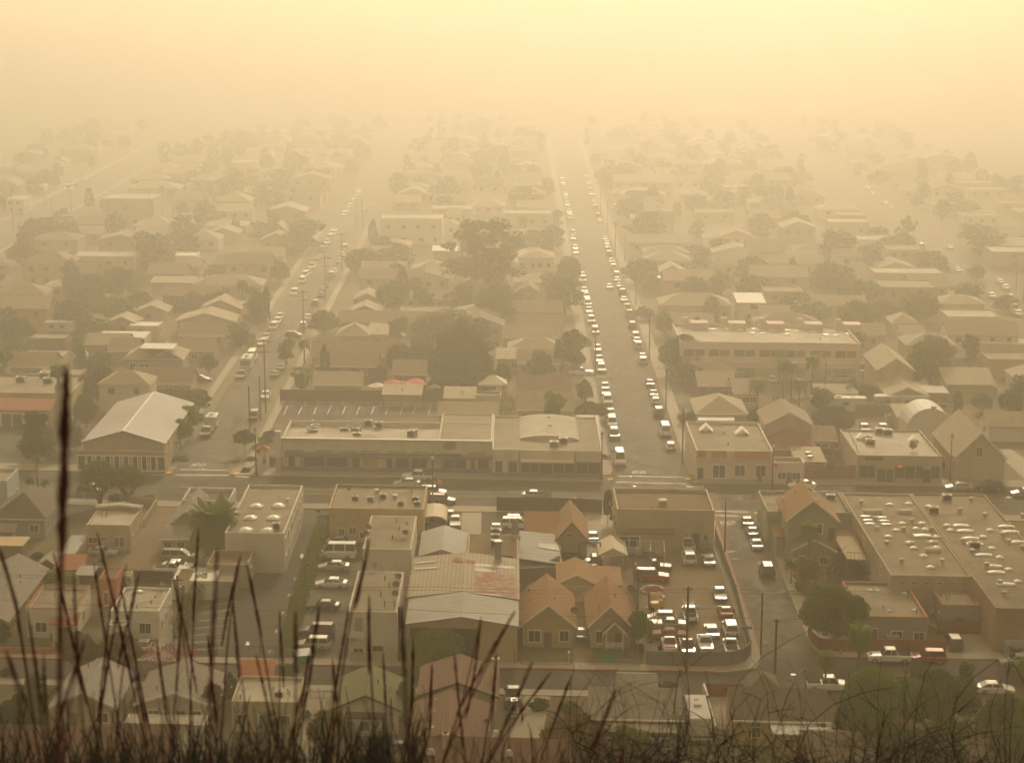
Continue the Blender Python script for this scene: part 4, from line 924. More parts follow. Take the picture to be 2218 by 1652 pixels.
# block between the gated lane and the workshop
h=house('shop','yellow flat roofed shop with rooftop air conditioners behind the black gate','B2',632,1400,572,5.0,('y',378),'flat',0,'yellowish','flat',0,0,None,cat='shop',par=.5,win=[(.13,1.3,.9,1.8),(.25,1.9,1.1,1.),(.37,1.2,1.4,.9)])
onroof(h,ACU,'air_conditioner','B2',[(848,505),(973,512),(1075,490),(1332,512),(1217,548),(1350,550)],5.02); onroof(h,TURB,'roof_turbine','B2',[(1022,445),(1170,490)],5.02,0,(1.3,1.3,1.)); onroof(h,DISH,'satellite_dish','B2',[(800,430)],5.1); onroof(h,VENT,'vent_pipe','B2',[(1305,490),(1040,540)],5.02,0,(1,1,3))
h=house('apartment_building','narrow two storey apartment building numbered 367 with satellite dishes','A2',788,1185,395,6.4,('y',68),'flat',0,'offwhite','flat',0,0,None,cat='apartments',par=.06,win=[(.2,1.2,1.3,.6)])
U,V,w,d,hh=DIM[h.name]; S=lambda a,c,z:(a,c+SL*a,z)
wing(h,'B2',908,1300,898,6.6,('y',628),'flat',0,'offwhite','flat',0,par=.06); wing(h,'B2',955,1255,1000,3.2,('y',900),'flat',0,'white','flat',1,par=.05)
door(h,*S(w*.22,-.003,4.6),1.,2.1,'f','galv'); link('window',PANE['glass'],h,S(w*.6,-.01,1.5),RZU,(1.4,1,.7))
o=h; bal=MB(); bal.box(0,w*.32,-1.3,-.02,3.3,3.45,0,True); bal.box(0,w*.32,-1.3,-1.22,3.45,4.2,0,True); bal.build('balcony','white',h)
nm=text_mesh('367',.75,.01); nm.materials.clear(); nm.materials.append(M('brown')); l=link('number_sign',nm,h,S(w*.13,-.04,2.7)); l.rotation_euler=(math.pi/2,0,RZU)
onroof(h,DISH,'satellite_dish','B2',[(962,745),(945,800),(1255,790)],6.7,0,(1.3,)*3); onroof(h,DISH,'satellite_dish','A2',[(1003,45),(1198,135),(1180,200),(1175,275)],6.5,0,(1.3,)*3); onroof(h,VENT,'vent_pipe','A2',[(1088,150),(1122,205),(1055,280),(1085,355),(1165,360)],6.42,0,(1,1,1.6)); onroof(h,VENT,'vent_pipe','B2',[(1180,680),(1205,745),(1150,815),(1265,705)],6.62)
h=house('workshop','big workshop with patched corrugated roofs, one bay rusted through','A2',1262,2155,505,5.0,('y',275),'gv',1.1,'palewood','corrv',0,0,None,cat='workshop',oh=.2,trim='galv')
wing(h,'B2',1290,2150,1290,5.2,('y',985),'gv',.9,'palewood','corr_tan',0,trim='galv')
U,V,w,d,hh=DIM[h.name]; part(h,'bay_shade_panel','darkvoid',lambda b:b.hexa([S(x,y,z) for z in(.02,4.6) for x,y in((.4,-.05),(w*.64,-.05),(w*.64,-.01),(.4,-.01))]))  # near-black panel on the wall paints the shaded inside of the bay
part(h,'roof_patch','rust' if 0 else 'rustsheet',lambda b:0) if 0 else None
zr=lambda x,y:(x,y,5.2+.9*(1-abs(x-1722)/430)+.2)
slabpx(h,'rusty_sheet','rustsheet','B2',[zr(*q) for q in((1808,1248),(2140,1285),(2130,1105),(1812,1080))],.04); slabpx(h,'rusty_sheet','rusty','B2',[zr(*q) for q in((1735,1010),(1815,1018),(1812,990),(1740,980))],.04); slabpx(h,'rusty_sheet','rusty','B2',[zr(*q) for q in((1640,995),(1715,1008),(1715,975),(1645,965))],.04)
for q in([(1330,1015),(1495,1000),(1495,990),(1330,1003)],[(1815,1032),(2130,1058),(2130,1037),(1815,1012)],[(1330,1062),(1520,1050),(1500,1038),(1330,1050)],[(1815,1070),(1985,1087),(1985,1068),(1815,1048)],[(1815,1255),(2045,1280),(2045,1262),(1815,1240)]): slabpx(h,'pale_sheet','whitemetal','B2',[zr(*a) for a in q],.05)
for x,y in((2000,1005),):
    p=local(h,'B2',x,y,5.4); part(h,'exhaust_stack','galv',lambda b,p=p:b.lathe([(.9,-.4),(.9,.1),(.5,.5),(.5,2.9),(.62,2.95),(.62,3.2)],p,14))
lad=thing('ladder','aluminium ladder leaning at the workshop bay','ladder',PZ('A2',2075,682))
b=MB()
for s in(-.25,.25): b.tube([(s,0,0),(s,.9,3.)],.035,5)
for i in range(9): b.tube([(-.25,.1*i+.05,.33*i+.15),(.25,.1*i+.05,.33*i+.15)],.02,4)
b.build('rungs_and_rails','bareMetal',lad)
fence('board_fence','tan plywood board fence in front of the workshop','palewood',[PZ('A2',1640,780),PZ('A2',1800,800),PZ('A2',2135,815)],1.9)
h=house('workshop','low workshop with tan felt roof and stacked rooftop vents','B2',1748,2165,985,4.3,('y',778),'flat',0,'palewood','flat_brown',0,0,cat='workshop',par=.05)
onroof(h,ACU,'rooftop_unit','B2',[(1980,790),(1978,835),(1978,880)],4.33,0,(1.3,1.3,1.5)); p=local(h,'B2',2138,800,4.3); part(h,'exhaust_stack','galv',lambda b:b.lathe([(.8,-.4),(.8,.1),(.45,.5),(.45,2.7),(.6,2.75),(.6,3.)],p,14)); wing(h,'B2',1835,2120,948,4.6,1.2,'flat',0,'flat_brown','flat_brown',0,par=.05)
h=house('open_shed','open sided shed with pale corrugated gable roof','B2',1362,1735,965,3.6,('y',770),'gv',1.1,'palewood','corrv',0,0,cat='shed',oh=.15,trim='galv')
c=thing('canopy_tent','arched tan fabric shelter beside the open hood car','tent',PZ('B2',1475,785)); U0=local(c,'B2',1400,785,2.); 
def arch(b,w,d,h0,r):
    n=8; A=[(-w/2*math.cos(math.pi*i/n),h0+r*math.sin(math.pi*i/n)) for i in range(n+1)]
    for (a,z),(e,y) in zip(A,A[1:]): b.hexa([(a,0,z),(e,0,y),(e,d,y),(a,d,z),(a,0,z+.05),(e,0,y+.05),(e,d,y+.05),(a,d,z+.05)])
part(c,'cover','tarp_tan',arch,4.4,7.5,2.,1.1)
for x in(-2.1,2.1):
    for y in(.2,7.2): part(c,'post','galv',lambda b:b.box(x-.04,x+.04,y-.04,y+.04,0,2.05))
# the two cream cottages and their garage
for lab,q,pq in(('cream cottage nearer the workshop, with gabled porch and lattice',(168,600,488,3.3,('y',245)),(172,455,508)),('cream cottage beside the scrap yard, with lattice porch',(708,1062,495,3.3,('y',262)),(850,1000,552))):
    k=q[0]<300
    h=house('cottage',lab,'A3',q[0]+22,q[1]-10,q[2],q[3],q[4],'gv',2.6,'cream_lap','r_brown',0,2,None,vents=3,win=[(.22,1.5,1.5,1.5),(.82,1.6,1.15,1.4)] if k else [(.22,1.5,.75,1.6)],oh=.5)
    u0,v0,w,d=wing(h,'A3',pq[0],pq[1],pq[2],2.7,2.2 if not k else 1.6,'gv',1.2,'cream_lap','r_red',0,open_=True)
    door(h,*S(w*.0+u0+w*.75,-.006,1.05),1.,2.1,'f','trim' if 0 else 'door')
    part(h,'lattice','trim',lambda b:[b.box(u0+w*(.55 if k else .05)+i*.16-.02,u0+w*(.55 if k else .05)+i*.16+.04,v0-.05+SL*u0,v0+SL*u0,.35,1.15) for i in range(14)]+[b.box(u0+w*(.55 if k else .05),u0+w*(.55 if k else .05)+2.2,v0-.055+SL*u0,v0+.005+SL*u0,z,z+.06) for z in(.35,.6,.85,1.1)])
    onroof(h,DISH,'satellite_dish','A3',[(600,415)] if k else [(1052,235),(1075,265)],3.6,0,(1.5,)*3)
h=house('garage','cream garage with crossed plank doors behind the two cottages','A3',482,755,152,2.9,('y',25),'gv',1.1,'cream_lap','r_brown',0,0,None,cat='garage')
wing(h,'A3',758,965,178,2.7,('y',68),'shed',.5,'cream_lap','r_brown',0)
U,V,w,d,hh=DIM[h.name]
for i in(0,1):
    x0=w*(.04+.47*i); x1=x0+w*.45
    b=MB(); b.box(x0,x1,-.05,-.01,.1,2.3,0,True); dd=b.build('garage_door','cream',h)
    b=MB()
    for (a,z),(e,y) in(((x0,.1),(x1,2.3)),((x0,2.3),(x1,.1)),((x0,.1),(x1,.1)),((x0,2.3),(x1,2.3))): b.tube([(a,-.08+SL*a,z),(e,-.08+SL*e,y)],.04,4)
    b.build('brace','trim',dd)
h=house('garage','tan house with steep brown gable and long side roof behind the dark fence','B3',460,700,815,3.6,('y',640),'gv',2.6,'tan','r_brown',0,0,None,cat='house',vents=1,trim='trim_dark',win=[(.42,4.2,.7,.6)])
wing(h,'B3',215,455,765,3.2,('y',625),'gu',1.7,'tan','r_brown',0)
c=thing('lean_to','lean-to of buckled corrugated sheets with a torn hole','shed',PZ('B3',160,1010))
slabpx(c,'roof','corrv','B3',[(148,970,2.6),(508,1022,2.4),(480,868,3.4),(440,778,3.6),(158,748,3.7)],.06); slabpx(c,'pale_sheet','whitemetal','B3',[(308,880,3.13),(488,912,2.98),(488,868,3.2),(312,845,3.36)],.04); slabpx(c,'hole_shade_sheet','darkvoid','B3',[(400,988,2.62),(485,1000,2.56),(488,950,2.76),(450,962,2.8)],.03)  # near-black sheet on the roof paints the shade inside a tear
for x,y in((150,985),(505,1035),(330,1010)):
    p=local(c,'B3',x,y-10,2.4); part(c,'post','wood',lambda b,p=p:b.box(p.x-.08,p.x+.08,p.y-.08,p.y+.08,0,2.3))
fence('block_wall','grey concrete block wall with dark weeds at its foot','slate_panel',[PZ('B3',160,1170),PZ('B3',470,1150)],2.2,'wall',.2)
h=house('shop','corner shop block with sunken brown roof and lean-to at its back','B3',945,1728,580,5.6,('y',408),'flat',0,'cream','flat_brown',0,3,None,cat='shop',par=.6,win=[(.72,2.2,.3,.4)])
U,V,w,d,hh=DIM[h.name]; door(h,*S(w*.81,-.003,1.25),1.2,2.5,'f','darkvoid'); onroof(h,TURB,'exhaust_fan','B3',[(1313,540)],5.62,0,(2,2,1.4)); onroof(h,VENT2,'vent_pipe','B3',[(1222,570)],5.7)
part(h,'meter_box','darkmetal',lambda b:b.box(w*.9,w*.93,-.15+SL*w*.9,-.01+SL*w*.93,1.2,2.3)); part(h,'roof_pipe','galv',lambda b:(b.tube([(w*.1,-.12+SL*w*.1,4.1),(w*.98,-.12+SL*w*.98,4.1)],.05,5),b.tube([(w*.7,-.12+SL*w*.7,4.1),(w*.7,-.12+SL*w*.7,5.9)],.05,5)))
wing(h,'B3',955,1392,765,3.0,('y',660),'shed',.5,'cream','flat_brown',0,win=[(.2,1.5,3.,1.6)])
c=thing('canopy_tent','peaked tan canvas shelter behind the garage','tent',PZ('B3',910,1065)); cw=4.0
def peak(b,w,d,h0,r):
    for s in(-1,1):
        L=[(0,0,h0+r),(s*w/2,0,h0),(s*w/2,d,h0),(0,d,h0+r)]; L=L if s<0 else L[::-1]
        b.hexa(L+[(p[0],p[1],p[2]+.05) for p in L])
    b.poly([(-w/2,-.01,h0),(w/2,-.01,h0),(0,-.01,h0+r)])
part(c,'cover','tarp_tan',peak,4.4,7,2.2,1.1)
for x in(-2.1,2.1):
    for y in(.2,6.8): part(c,'post','galv',lambda b:b.box(x-.04,x+.04,y-.04,y+.04,0,2.2))
c=thing('hoist_frame','blue steel hoist gantry over the dark hatchback','gantry',PZ('B3',640,1005)); b=MB()
q=local(c,'B3',808,1005); b.box(-.12,.12,-.12,.12,0,3); b.box(q.x-.12,q.x+.12,q.y-.12,q.y+.12,0,3); b.hexa([(-.12,-.12,3),(q.x+.12,q.y-.12,3),(q.x+.12,q.y+.12,3),(-.12,.12,3),(-.12,-.12,3.25),(q.x+.12,q.y-.12,3.25),(q.x+.12,q.y+.12,3.25),(-.12,.12,3.25)]); b.build('beam','signblue',c)
c=thing('pipe_frame','bare white pipe canopy frame over the old convertible','frame',PZ('B3',995,1000)); Q=[local(c,'B3',x,y) for x,y in((995,1035),(1325,1050),(1320,960),(1000,955))]; b=MB()
for i in range(4):
    a,e=Q[i],Q[(i+1)%4]; b.tube([(a.x,a.y,0),(a.x,a.y,2.5)],.045,5); b.tube([(a.x,a.y,2.5),(e.x,e.y,2.5)],.045,5)
for f in(.33,.66): a=Q[0].lerp(Q[1],f); e=Q[3].lerp(Q[2],f); b.tube([(a.x,a.y,0),(a.x,a.y,2.5),(e.x,e.y,2.5)],.045,5)
b.build('pipes','whitemetal',c)
# ------------------------------------------------------------------ east block
h=house('two_storey_house','two storey grey-green house with brown gable roof and rear deck','B4',310,700,655,6.6,('y',500),'gv',2.9,'greygreen','r_brown',0,1,None,vents=2,win=[(.56,5.1,2.,1.4)],wz=4.4,chim=(.55,.6,1.2,'brown'))
wing(h,'B4',350,680,905,3.1,('y',735),'gv',1.6,'greygreen','r_dark',2); wing(h,'B4',215,305,795,3.2,('y',640),'shed',.9,'greygreen','r_brown',0)
U,V,w,d,hh=DIM[h.name]; door(h,*S(w*.9,-.003,4.3),1.,2.1); onroof(h,TURB,'roof_turbine','B4',[(460,745),(512,770),(563,770)],4.,0,(.8,.8,.9)); onroof(h,TURB,'roof_turbine','B4',[(510,460),(535,520)],8.6,0,(.8,.8,.9))
dk=[local(h,'B4',x,y,3.2) for x,y in((780,975),(940,985),(820,715),(660,760))]
b=MB(); b.hexa([(p.x,p.y,3.05) for p in dk]+[(p.x,p.y,3.2) for p in dk]); b.build('deck','palewood',h)
b=MB()
for a,e in zip(dk[:3],dk[1:]):
    b.tube([(a.x,a.y,4.2),(e.x,e.y,4.2)],.07,4); n=max(2,int((e-a).length/.5))
    for i in range(n+1): p=a.lerp(e,i/n); b.box(p.x-.03,p.x+.03,p.y-.03,p.y+.03,3.2,4.2)
b.build('deck_railing','wood',h); b=MB()
for p in dk[:2]: b.box(p.x-.1,p.x+.1,p.y-.1,p.y+.1,0,3.05)
b.build('deck_post','wood',h); b=MB(); s0=local(h,'B4',775,900,3.2)
for i in range(9): b.box(s0.x-.4-i*.3,s0.x-.08-i*.3,s0.y-.9,s0.y+.2,3.-i*.33,3.06-i*.33)
b.tube([(s0.x,s0.y-.9,4.1),(s0.x-2.8,s0.y-.9,1.3)],.05,4); b.tube([(s0.x,s0.y-.95,3.),(s0.x-2.8,s0.y-.95,.2)],.08,4); b.build('staircase','darkwood',h)
h=house('corner_shop','pale green corner shop whose flat roof backs onto the two storey house','B4',145,815,600,5.0,('y',430),'flat',0,'greygreen','flat',0,2,None,cat='shop',par=.6); onroof(h,ACU,'air_conditioner','B4',[(650,500)],5.02,0,(1.5,1.5,1.2)); onroof(h,TURB,'roof_turbine','B4',[(975,480)],5.02)
h=house('warehouse','brick warehouse with scattered skylights and turbine vents on a flat roof','B4',1140,1782,1112,5.6,('y',455),'flat',0,'stucco','flat',0,3,None,cat='warehouse',par=.35,win=[(x,4.9,.7,.3) for x in(.14,.3,.45,.61,.77,.92)],side='l')
zf=5.62; onroof(h,DOME3,'skylight','B4',[(932,640),(1063,648),(950,670),(1082,675),(967,698),(1100,703)],zf); onroof(h,DOME4,'skylight','B4',[(1227,697),(1385,697),(1180,752),(1410,745),(1285,852),(1318,895),(1468,848),(1502,892)],zf); onroof(h,DOME3,'skylight','B4',[(1390,800)],zf,0,(1.7,1.5,1.6))
onroof(h,TURB,'roof_turbine','B4',[(892,535),(1050,612),(1012,670),(1305,685),(1283,612),(1025,745),(1238,750),(1460,750),(1105,862),(1313,870),(1493,865),(1222,1005),(1552,1010)],zf); onroof(h,DOME4,'roof_vent','B4',[(1125,545),(1278,538),(1337,740),(1115,803),(1503,806),(1398,958),(1455,1050)],zf)
GREENSKY=dome_mesh(1.9,1.1,.02,'skylight','yellowish')
onroof(h,GREENSKY,'skylight','B4',[(970,605),(1245,608),(1475,918)],zf,0,(1,1,3))
h=house('warehouse','wide warehouse with rows of long white domed skylights','A4',1988,2700,370,5.8,('y',-545),'flat',0,'tan','flat',0,0,None,cat='warehouse',par=.3)
zf=5.82; onroof(h,DOME2,'skylight','B4',[(1702,715),(1735,757),(1780,817),(1812,862),(2065,722),(2100,765),(2165,848),(1885,952),(1960,1042),(1985,1092),(2065,1188)],zf)
onroof(h,TURB,'roof_turbine','B4',[(1787,515),(2085,515),(1695,600),(1895,640),(2197,645),(1790,935),(2197,905),(1908,1045),(2015,1185),(2050,1275),(1718,850),(2038,802),(2085,855)],zf,0,(1.15,)*3); onroof(h,DOME4,'roof_vent','B4',[(1442,560),(1588,712),(1617,752),(1880,805),(1935,752),(1950,897),(2013,972),(2087,1068),(2158,1165)],zf); onroof(h,ACU,'air_conditioner','B4',[(1585,505),(1808,890),(1480,605)],zf,0,(1.5,1.5,1.3))
h=house('stucco_house','grey stucco house with flat roof behind the red wooden fence','A4',893,1432,440,3.7,('y',162),'flat',0,'grey','flat',0,0,None,cap='terracotta',par=.3,vents=3,win=[(.12,1.5,.75,1.7),(.21,1.5,.75,1.7),(.55,1.6,1.3,1.),(.88,1.5,1.3,1.)])
onroof(h,DOME4,'roof_vent','A4',[(1123,390),(1328,385),(1245,250),(970,225),(1028,228)],3.72,0,(.6,.6,.7)); part(h,'shed_box','grey',lambda b:b.box(3.4,5.0,-1.2+SL*4,-.1+SL*4,0,1.7))
h=house('stucco_house','small lilac-grey Spanish house with red tile awning and wavy parapet','A4',1558,1850,345,3.4,('y',190),'flat',0,'grey','flat_light',1,2,.45,cap='terracotta',par=.4,vents=4,side='l')
slabpx(h,'awning','tile_red','A4',[(1588,410,2.6),(1868,410,2.6),(1852,352,3.1),(1572,356,3.1)],.12); onroof(h,DISH,'satellite_dish','A4',[(1652,190)],3.7,0,(1.6,)*3)
h=house('flat_roofed_house','pale blue walled house with windowed loggia at the picture edge','A4',1985,2500,372,3.4,4,'flat',0,'paleblue','flat_light',0,0,None,par=.1,win=[(.08,2.,1.3,1.2),(.2,2.,1.3,1.2),(.4,2,1.4,1.2)])
fence('garden_wall','pale blue plastered garden wall beside the red fence','paleblue',[PZ('A4',1975,540),PZ('A4',2050,730),PZ('A4',2400,745)],1.9,'wall',.2)
house('playhouse','white toy playhouse with peaked roof behind the pale blue wall','A4',2065,2180,560,1.2,1.5,'gv',.5,'white','trim',1,0,cat='playhouse')
house('shed','low brown shingled shed behind the pale blue wall','A4',2010,2140,545,1.8,5,'gv',.6,'tan','r_red',0,0,cat='shed')
# ------------------------------------------------------------------ north side of the main street
h=house('shop_building','long white and blue shop row with canopy and corner pylon','C2',250,1950,925,4.9,('y',778),'flat',0,'offwhite','flat_light',0,0,None,cat='shops',par=.95)
U,V,w,d,hh=DIM[h.name]; fS=lambda x,z,o=0:(x,SL*x-o,z)
wing(h,'C2',1520,1953,925,5.7,('y',712),'flat',0,'offwhite','flat',0,par=.25); part(h,'canopy','flat_brown',lambda b:b.box(-.6,w+.2,-1.6,-.02,3.0,3.35,0,True)); part(h,'canopy_edge','bluebase',lambda b:b.box(-.6,w+.2,-1.66,-1.61,2.95,3.3,0,True)); part(h,'parapet_cap','white',lambda b:b.box(-.3,w+.1,-.35,.35,5.86,6.0,0,True)); part(h,'blue_plinth','bluebase',lambda b:b.box(0,w,-.07,-.005,0,.85,0,True)); part(h,'pylon','offwhite',lambda b:b.box(-1.1,-.15,-.5,.6,0,7.2)); part(h,'pylon_sign','sign',lambda b:b.box(-1.4,.6,-1.75,-1.62,2.9,3.7))
for x0,x1 in((.03,.06),(.105,.31),(.335,.37),(.5,.525),(.545,.605),(.62,.69),(.77,.875),(.9,.92),(.935,.985)):
    ww_=(x1-x0)*w
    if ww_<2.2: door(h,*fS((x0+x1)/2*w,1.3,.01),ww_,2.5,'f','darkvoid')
    else: window(h,*fS((x0+x1)/2*w,1.75,.01),ww_,1.8,'f','galv')
part(h,'mural_panel','yellowish',lambda b:b.box(w*.385,w*.455,-.09,-.02,.6,2.6,0,True))
for x in(.06,.2,.32,.42,.55,.66,.93): part(h,'clerestory_window','galv',lambda b:b.box(x*w-1.6,x*w+1.6,-.03,-.004,3.45,3.85,0,True))
part(h,'sign_board','darkmetal',lambda b:b.box(w*.755,w*.855,-1.72,-1.67,3.4,3.95,0,True))
b=MB(); n=12; c0=fS(w*.803,5.0,.06)
b.poly([(c0[0]+(1.55 if i%2==0 else .8)*math.cos(math.pi*2*i/24)*1.15,c0[1],c0[2]+(1. if i%2==0 else .6)*math.sin(math.pi*2*i/24)) for i in range(24)]); b.build('star_sign','r_red',h)
onroof(h,ACU,'air_conditioner','C2',[(1040,830),(1320,890),(1300,900),(955,815)],4.95,0,(1.4,1.4,1.6)); onroof(h,TURB,'roof_turbine','C2',[(1005,840)],4.95); onroof(h,VENT2,'vent_pipe','C2',[(480,870),(490,845),(465,860),(505,800),(790,850),(820,850),(895,855)],4.95,0,(2.2,2.2,1.8)); onroof(h,ACU,'rooftop_unit','C2',[(530,820),(520,840),(512,862),(760,850),(848,850),(865,890)],4.95,0,(1.5,1.2,.7))
h=house('shop','white and blue shop with arched barrel roof and wide display windows','C3',-62,826,1008,4.6,('y',735),'flat',0,'offwhite','flat',0,0,None,cat='shop',par=.35)
U,V,w,d,hh=DIM[h.name]; fS=lambda x,z,o=0:(x,SL*x-o,z)
part(h,'blue_plinth','bluebase',lambda b:b.box(0,w,-.07,-.005,0,.85,0,True))
for x0,x1,m in((.03,.09,0),(.15,.22,0),(.265,.42,0),(.56,.75,0),(.765,.98,0)): window(h,*fS((x0+x1)/2*w,1.85,.01),(x1-x0)*w,1.9,'f','galv')
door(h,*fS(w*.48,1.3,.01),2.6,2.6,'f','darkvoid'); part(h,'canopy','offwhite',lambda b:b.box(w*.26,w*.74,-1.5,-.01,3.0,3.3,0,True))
for x in(.245,.755,.995): part(h,'blue_pilaster','bluebase',lambda b:b.box(w*x-.12,w*x+.12,-.16,-.006,0,4.7,0,True))
block(h,w*.25,8.5,w*.55,d-9.5,4.5,'barrel',.95,'offwhite','flat_light',.1,wname='gable',far=True); onroof(h,HOODV,'roof_vent','C3',[(400,825),(395,755)],5.3,0,(1.6,)*3); onroof(h,ACU,'air_conditioner','C3',[(437,985),(510,955)],4.63,0,(1.6,1.6,1.5))
house('shop','blue-grey tin roofed annex at the end of the shop row','C3',655,805,905,3.6,('y',755),'shed',.5,'offwhite','corrv',0,0,cat='shop')
h=house('corner_shop','pink corner shop with red tile parapet strips and two glass roof lights','C3',1585,2203,1012,4.7,('y',780),'flat',0,'pink','flat',0,3,cat='shop',par=.55,win=[(.3,1.5,2.1,2.2),(.57,1.7,1.7,1.9),(.84,1.7,1.7,1.9)],dr=.06,dm='darkvoid')
U,V,w,d,hh=DIM[h.name]
for a,e in((.02,.12),(.2,.39),(.5,.95)): part(h,'tile_strip','tile_red',lambda b:b.hexa([(w*x,SL*w*x+y,z) for z,y0 in((4.1,-.55),(5.2,-.02)) for x,y in((a,y0),(e,y0),(e,y0+.12),(a,y0+.12))]))
SAW=MB()
for s in(-1,1): L=[(0,-.9,.9),(s*.9,-.9,0),(s*.9,.9,0),(0,.9,.9)]; L=L if s<0 else L[::-1]; SAW.hexa(L+[(p[0],p[1],p[2]+.06) for p in L])
SAW=SAW.mesh('skylight',['dome']); onroof(h,SAW,'skylight','C3',[(1660,850),(1950,875)],4.75,0,(1.4,1.4,1.3)); onroof(h,VENT,'vent_pipe','C3',[(1840,968),(1805,880)],4.72,0,(2,2,1))
h=house('shop','small pale pink shop with two white framed windows','C4',195,440,1108,3.4,('y',1062),'flat',0,'pink','flat_brown',2,0,.5,cat='shop',par=.5,dm='trim_dark'); wing(h,'C4',385,600,1100,3.,('y',1010),'shed',.5,'pink','r_tan',0); onroof(h,DOME3,'skylight','C4',[(468,1030),(485,1060)],3.5,0,(.7,.9,1))
h=house('shop','peeling flat roofed shop with red lit sign and braced parapets','C4',870,1548,1052,4.4,('y',845),'flat',0,'stucco','flat_light',0,2,None,cat='shop',par=.4)
U,V,w,d,hh=DIM[h.name]; fS=lambda x,z,o=0:(x,SL*x-o,z)
for x0,x1 in((.03,.21),(.45,.68),(.7,.78),(.88,.97)): window(h,*fS((x0+x1)/2*w,1.9,.01),(x1-x0)*w,2.1,'f','galv')
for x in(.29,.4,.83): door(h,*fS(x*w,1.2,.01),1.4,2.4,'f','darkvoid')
part(h,'sign_board','darkwood',lambda b:b.box(w*.09,w*.3,-.12,-.01,3.9,4.6,0,True)); part(h,'lit_sign','red_lamp' if 0 else 'red',lambda b:b.box(w*.48,w*.53,-.12,-.04,2.75,3.0,0,True)).data.materials[0]=emat('red_lamp',(1,.05,.02),1.2)
onroof(h,ACU,'air_conditioner','C4',[(1108,885),(948,935),(967,962),(1045,875)],4.42,0,(1.7,1.7,1.4)); onroof(h,SAW,'skylight','C4',[(890,915),(1318,930)],4.42); onroof(h,DISH,'satellite_dish','C4',[(1310,1005)],4.5,0,(2,2,2))
for i in range(6): onroof(h,VENT,'parapet_brace','C4',[(800+i*14,870+i*32),(1380+i*22,900+i*26)],4.42,0,(1,1,1.3))
h=house('house','cream gabled house with deep porch roof and pruned round tree','C4',1660,2052,1060,4.4,('y',870),'gv',4.2,'cream','r_tan',0,3,None,vents=1,win=[(.48,5.2,1.,1.6)]); wing(h,'C4',1690,2040,1092,3.0,2.6,'shed',1.,'cream','r_umber',2,dr=.5)
h=house('quonset_hut','pale arched metal barn with a vent on its crown','C4',1268,1636,852,2.6,('y',775),'barrel',4.2,'whitemetal','whitemetal',0,0,cat='barn',oh=.1); onroof(h,TURB,'roof_turbine','C4',[(1482,690)],6.8,0,(1.4,)*3)
house('garage','long brown roofed garage behind the arched barn','C4',1200,1470,740,3,7,'shed',.8,'tan','r_tan',0,0,cat='garage')
h=house('two_storey_house','two storey tan house above the red hipped roof','C4',132,494,795,6.2,('y',690),'gv',2.2,'stucco','r_umber',0,2,vents=2); house('house','low house with faded red hipped roof on the main street','C4',140,528,995,3.,('y',880),'hip',2.6,'tan','r_red',0,0,vents=2); house('cottage','brown roofed cottage with white picture window beside the red hip','C4',500,690,925,3.,('y',835),'gu',1.5,'tan','r_umber',1,0,win=[(.4,1.5,2.6,1.6)])
house('two_storey_house','two storey cream house with blank gable beyond the solar panel','C4',1035,1315,358,5.8,('y',240),'gv',2.4,'cream','r_tan',0,3); h=house('house','salmon pink house with carport and long white trailer outside','C4',1115,1428,565,3.,('y',470),'gv',1.6,'salmon','r_tan',2,0,vents=1); slabpx(h,'carport_roof','corrv','C4',[(1420,545,2.8),(1612,548,2.8),(1560,490,2.8),(1352,480,2.8)])
house('flat_roofed_house','low flat roofed house with solar panel on its roof','C4',545,875,548,3.2,('y',470),'flat',0,'cream','flat',1,1,par=.1)
h=[o for o in COL.objects if o.name.startswith('flat_roofed_house')][-1]; slabpx(h,'solar_panel','glass_pale','C4',[(785,520,3.4),(848,480,3.4),(832,458,4.2),(767,497,4.2)])
h=house('apartment_building','long pale two storey apartment block with garages and parapet chimneys','C4',-560,888,140,7.6,('y',-5),'flat',0,'pink','flat_light',0,0,None,cat='apartments',par=.7)
U,V,w,d,hh=DIM[h.name]; fS=lambda x,z,o=0:(x,SL*x-o,z)
for i in range(7): part(h,'garage_door','stucco',lambda b:b.box(w*(.02+.14*i),w*(.135+.14*i),-.05,-.005,0,2.7,0,True)); window(h,*fS(w*(.05+.14*i),5.9,.01),2.2,1.5,far=True); window(h,*fS(w*(.11+.14*i),5.9,.01),2.,1.4,far=True)
for i in range(4): part(h,'balcony','pink',lambda b:b.box(w*(.06+.25*i),w*(.2+.25*i),-1.2,-.006,3.0,4.2,0,True)); 
for i in range(5): part(h,'chimney','pink',lambda b:b.box(w*(.06+.22*i),w*(.09+.22*i),d-2+SL*w*(.06+.22*i),d-.8+SL*w*(.06+.22*i),7.6,10.)); part(h,'stair_tower','pink',lambda b:b.box(w*(.1+.22*i),w*(.2+.22*i),d-4,d-.3,7.6,9.2,0,True))
onroof(h,DOME4,'skylight','C4',[(-300,40),(-190,35),(-80,42),(30,35),(180,50),(300,48),(390,55),(510,60),(610,80),(790,75),(-400,30)],7.62,0,(1.5,1,.8)); onroof(h,DOME4,'skylight','C4',[(20,70),(100,72),(300,78),(620,85),(690,88)],7.62,0,(1.2,1,.8))
house('house','house with hipped brown roof and slatted white patio cover','C3',1590,1985,712,3,('y',600),'hip',2.4,'cream','r_tan',1,0,vents=3); hh_=[o for o in COL.objects if o.name.startswith('house')][-1]; slabpx(hh_,'patio_cover','whitemetal','C3',[(1600,768,2.4),(1890,770,2.4),(1885,715,2.6),(1590,710,2.6)])
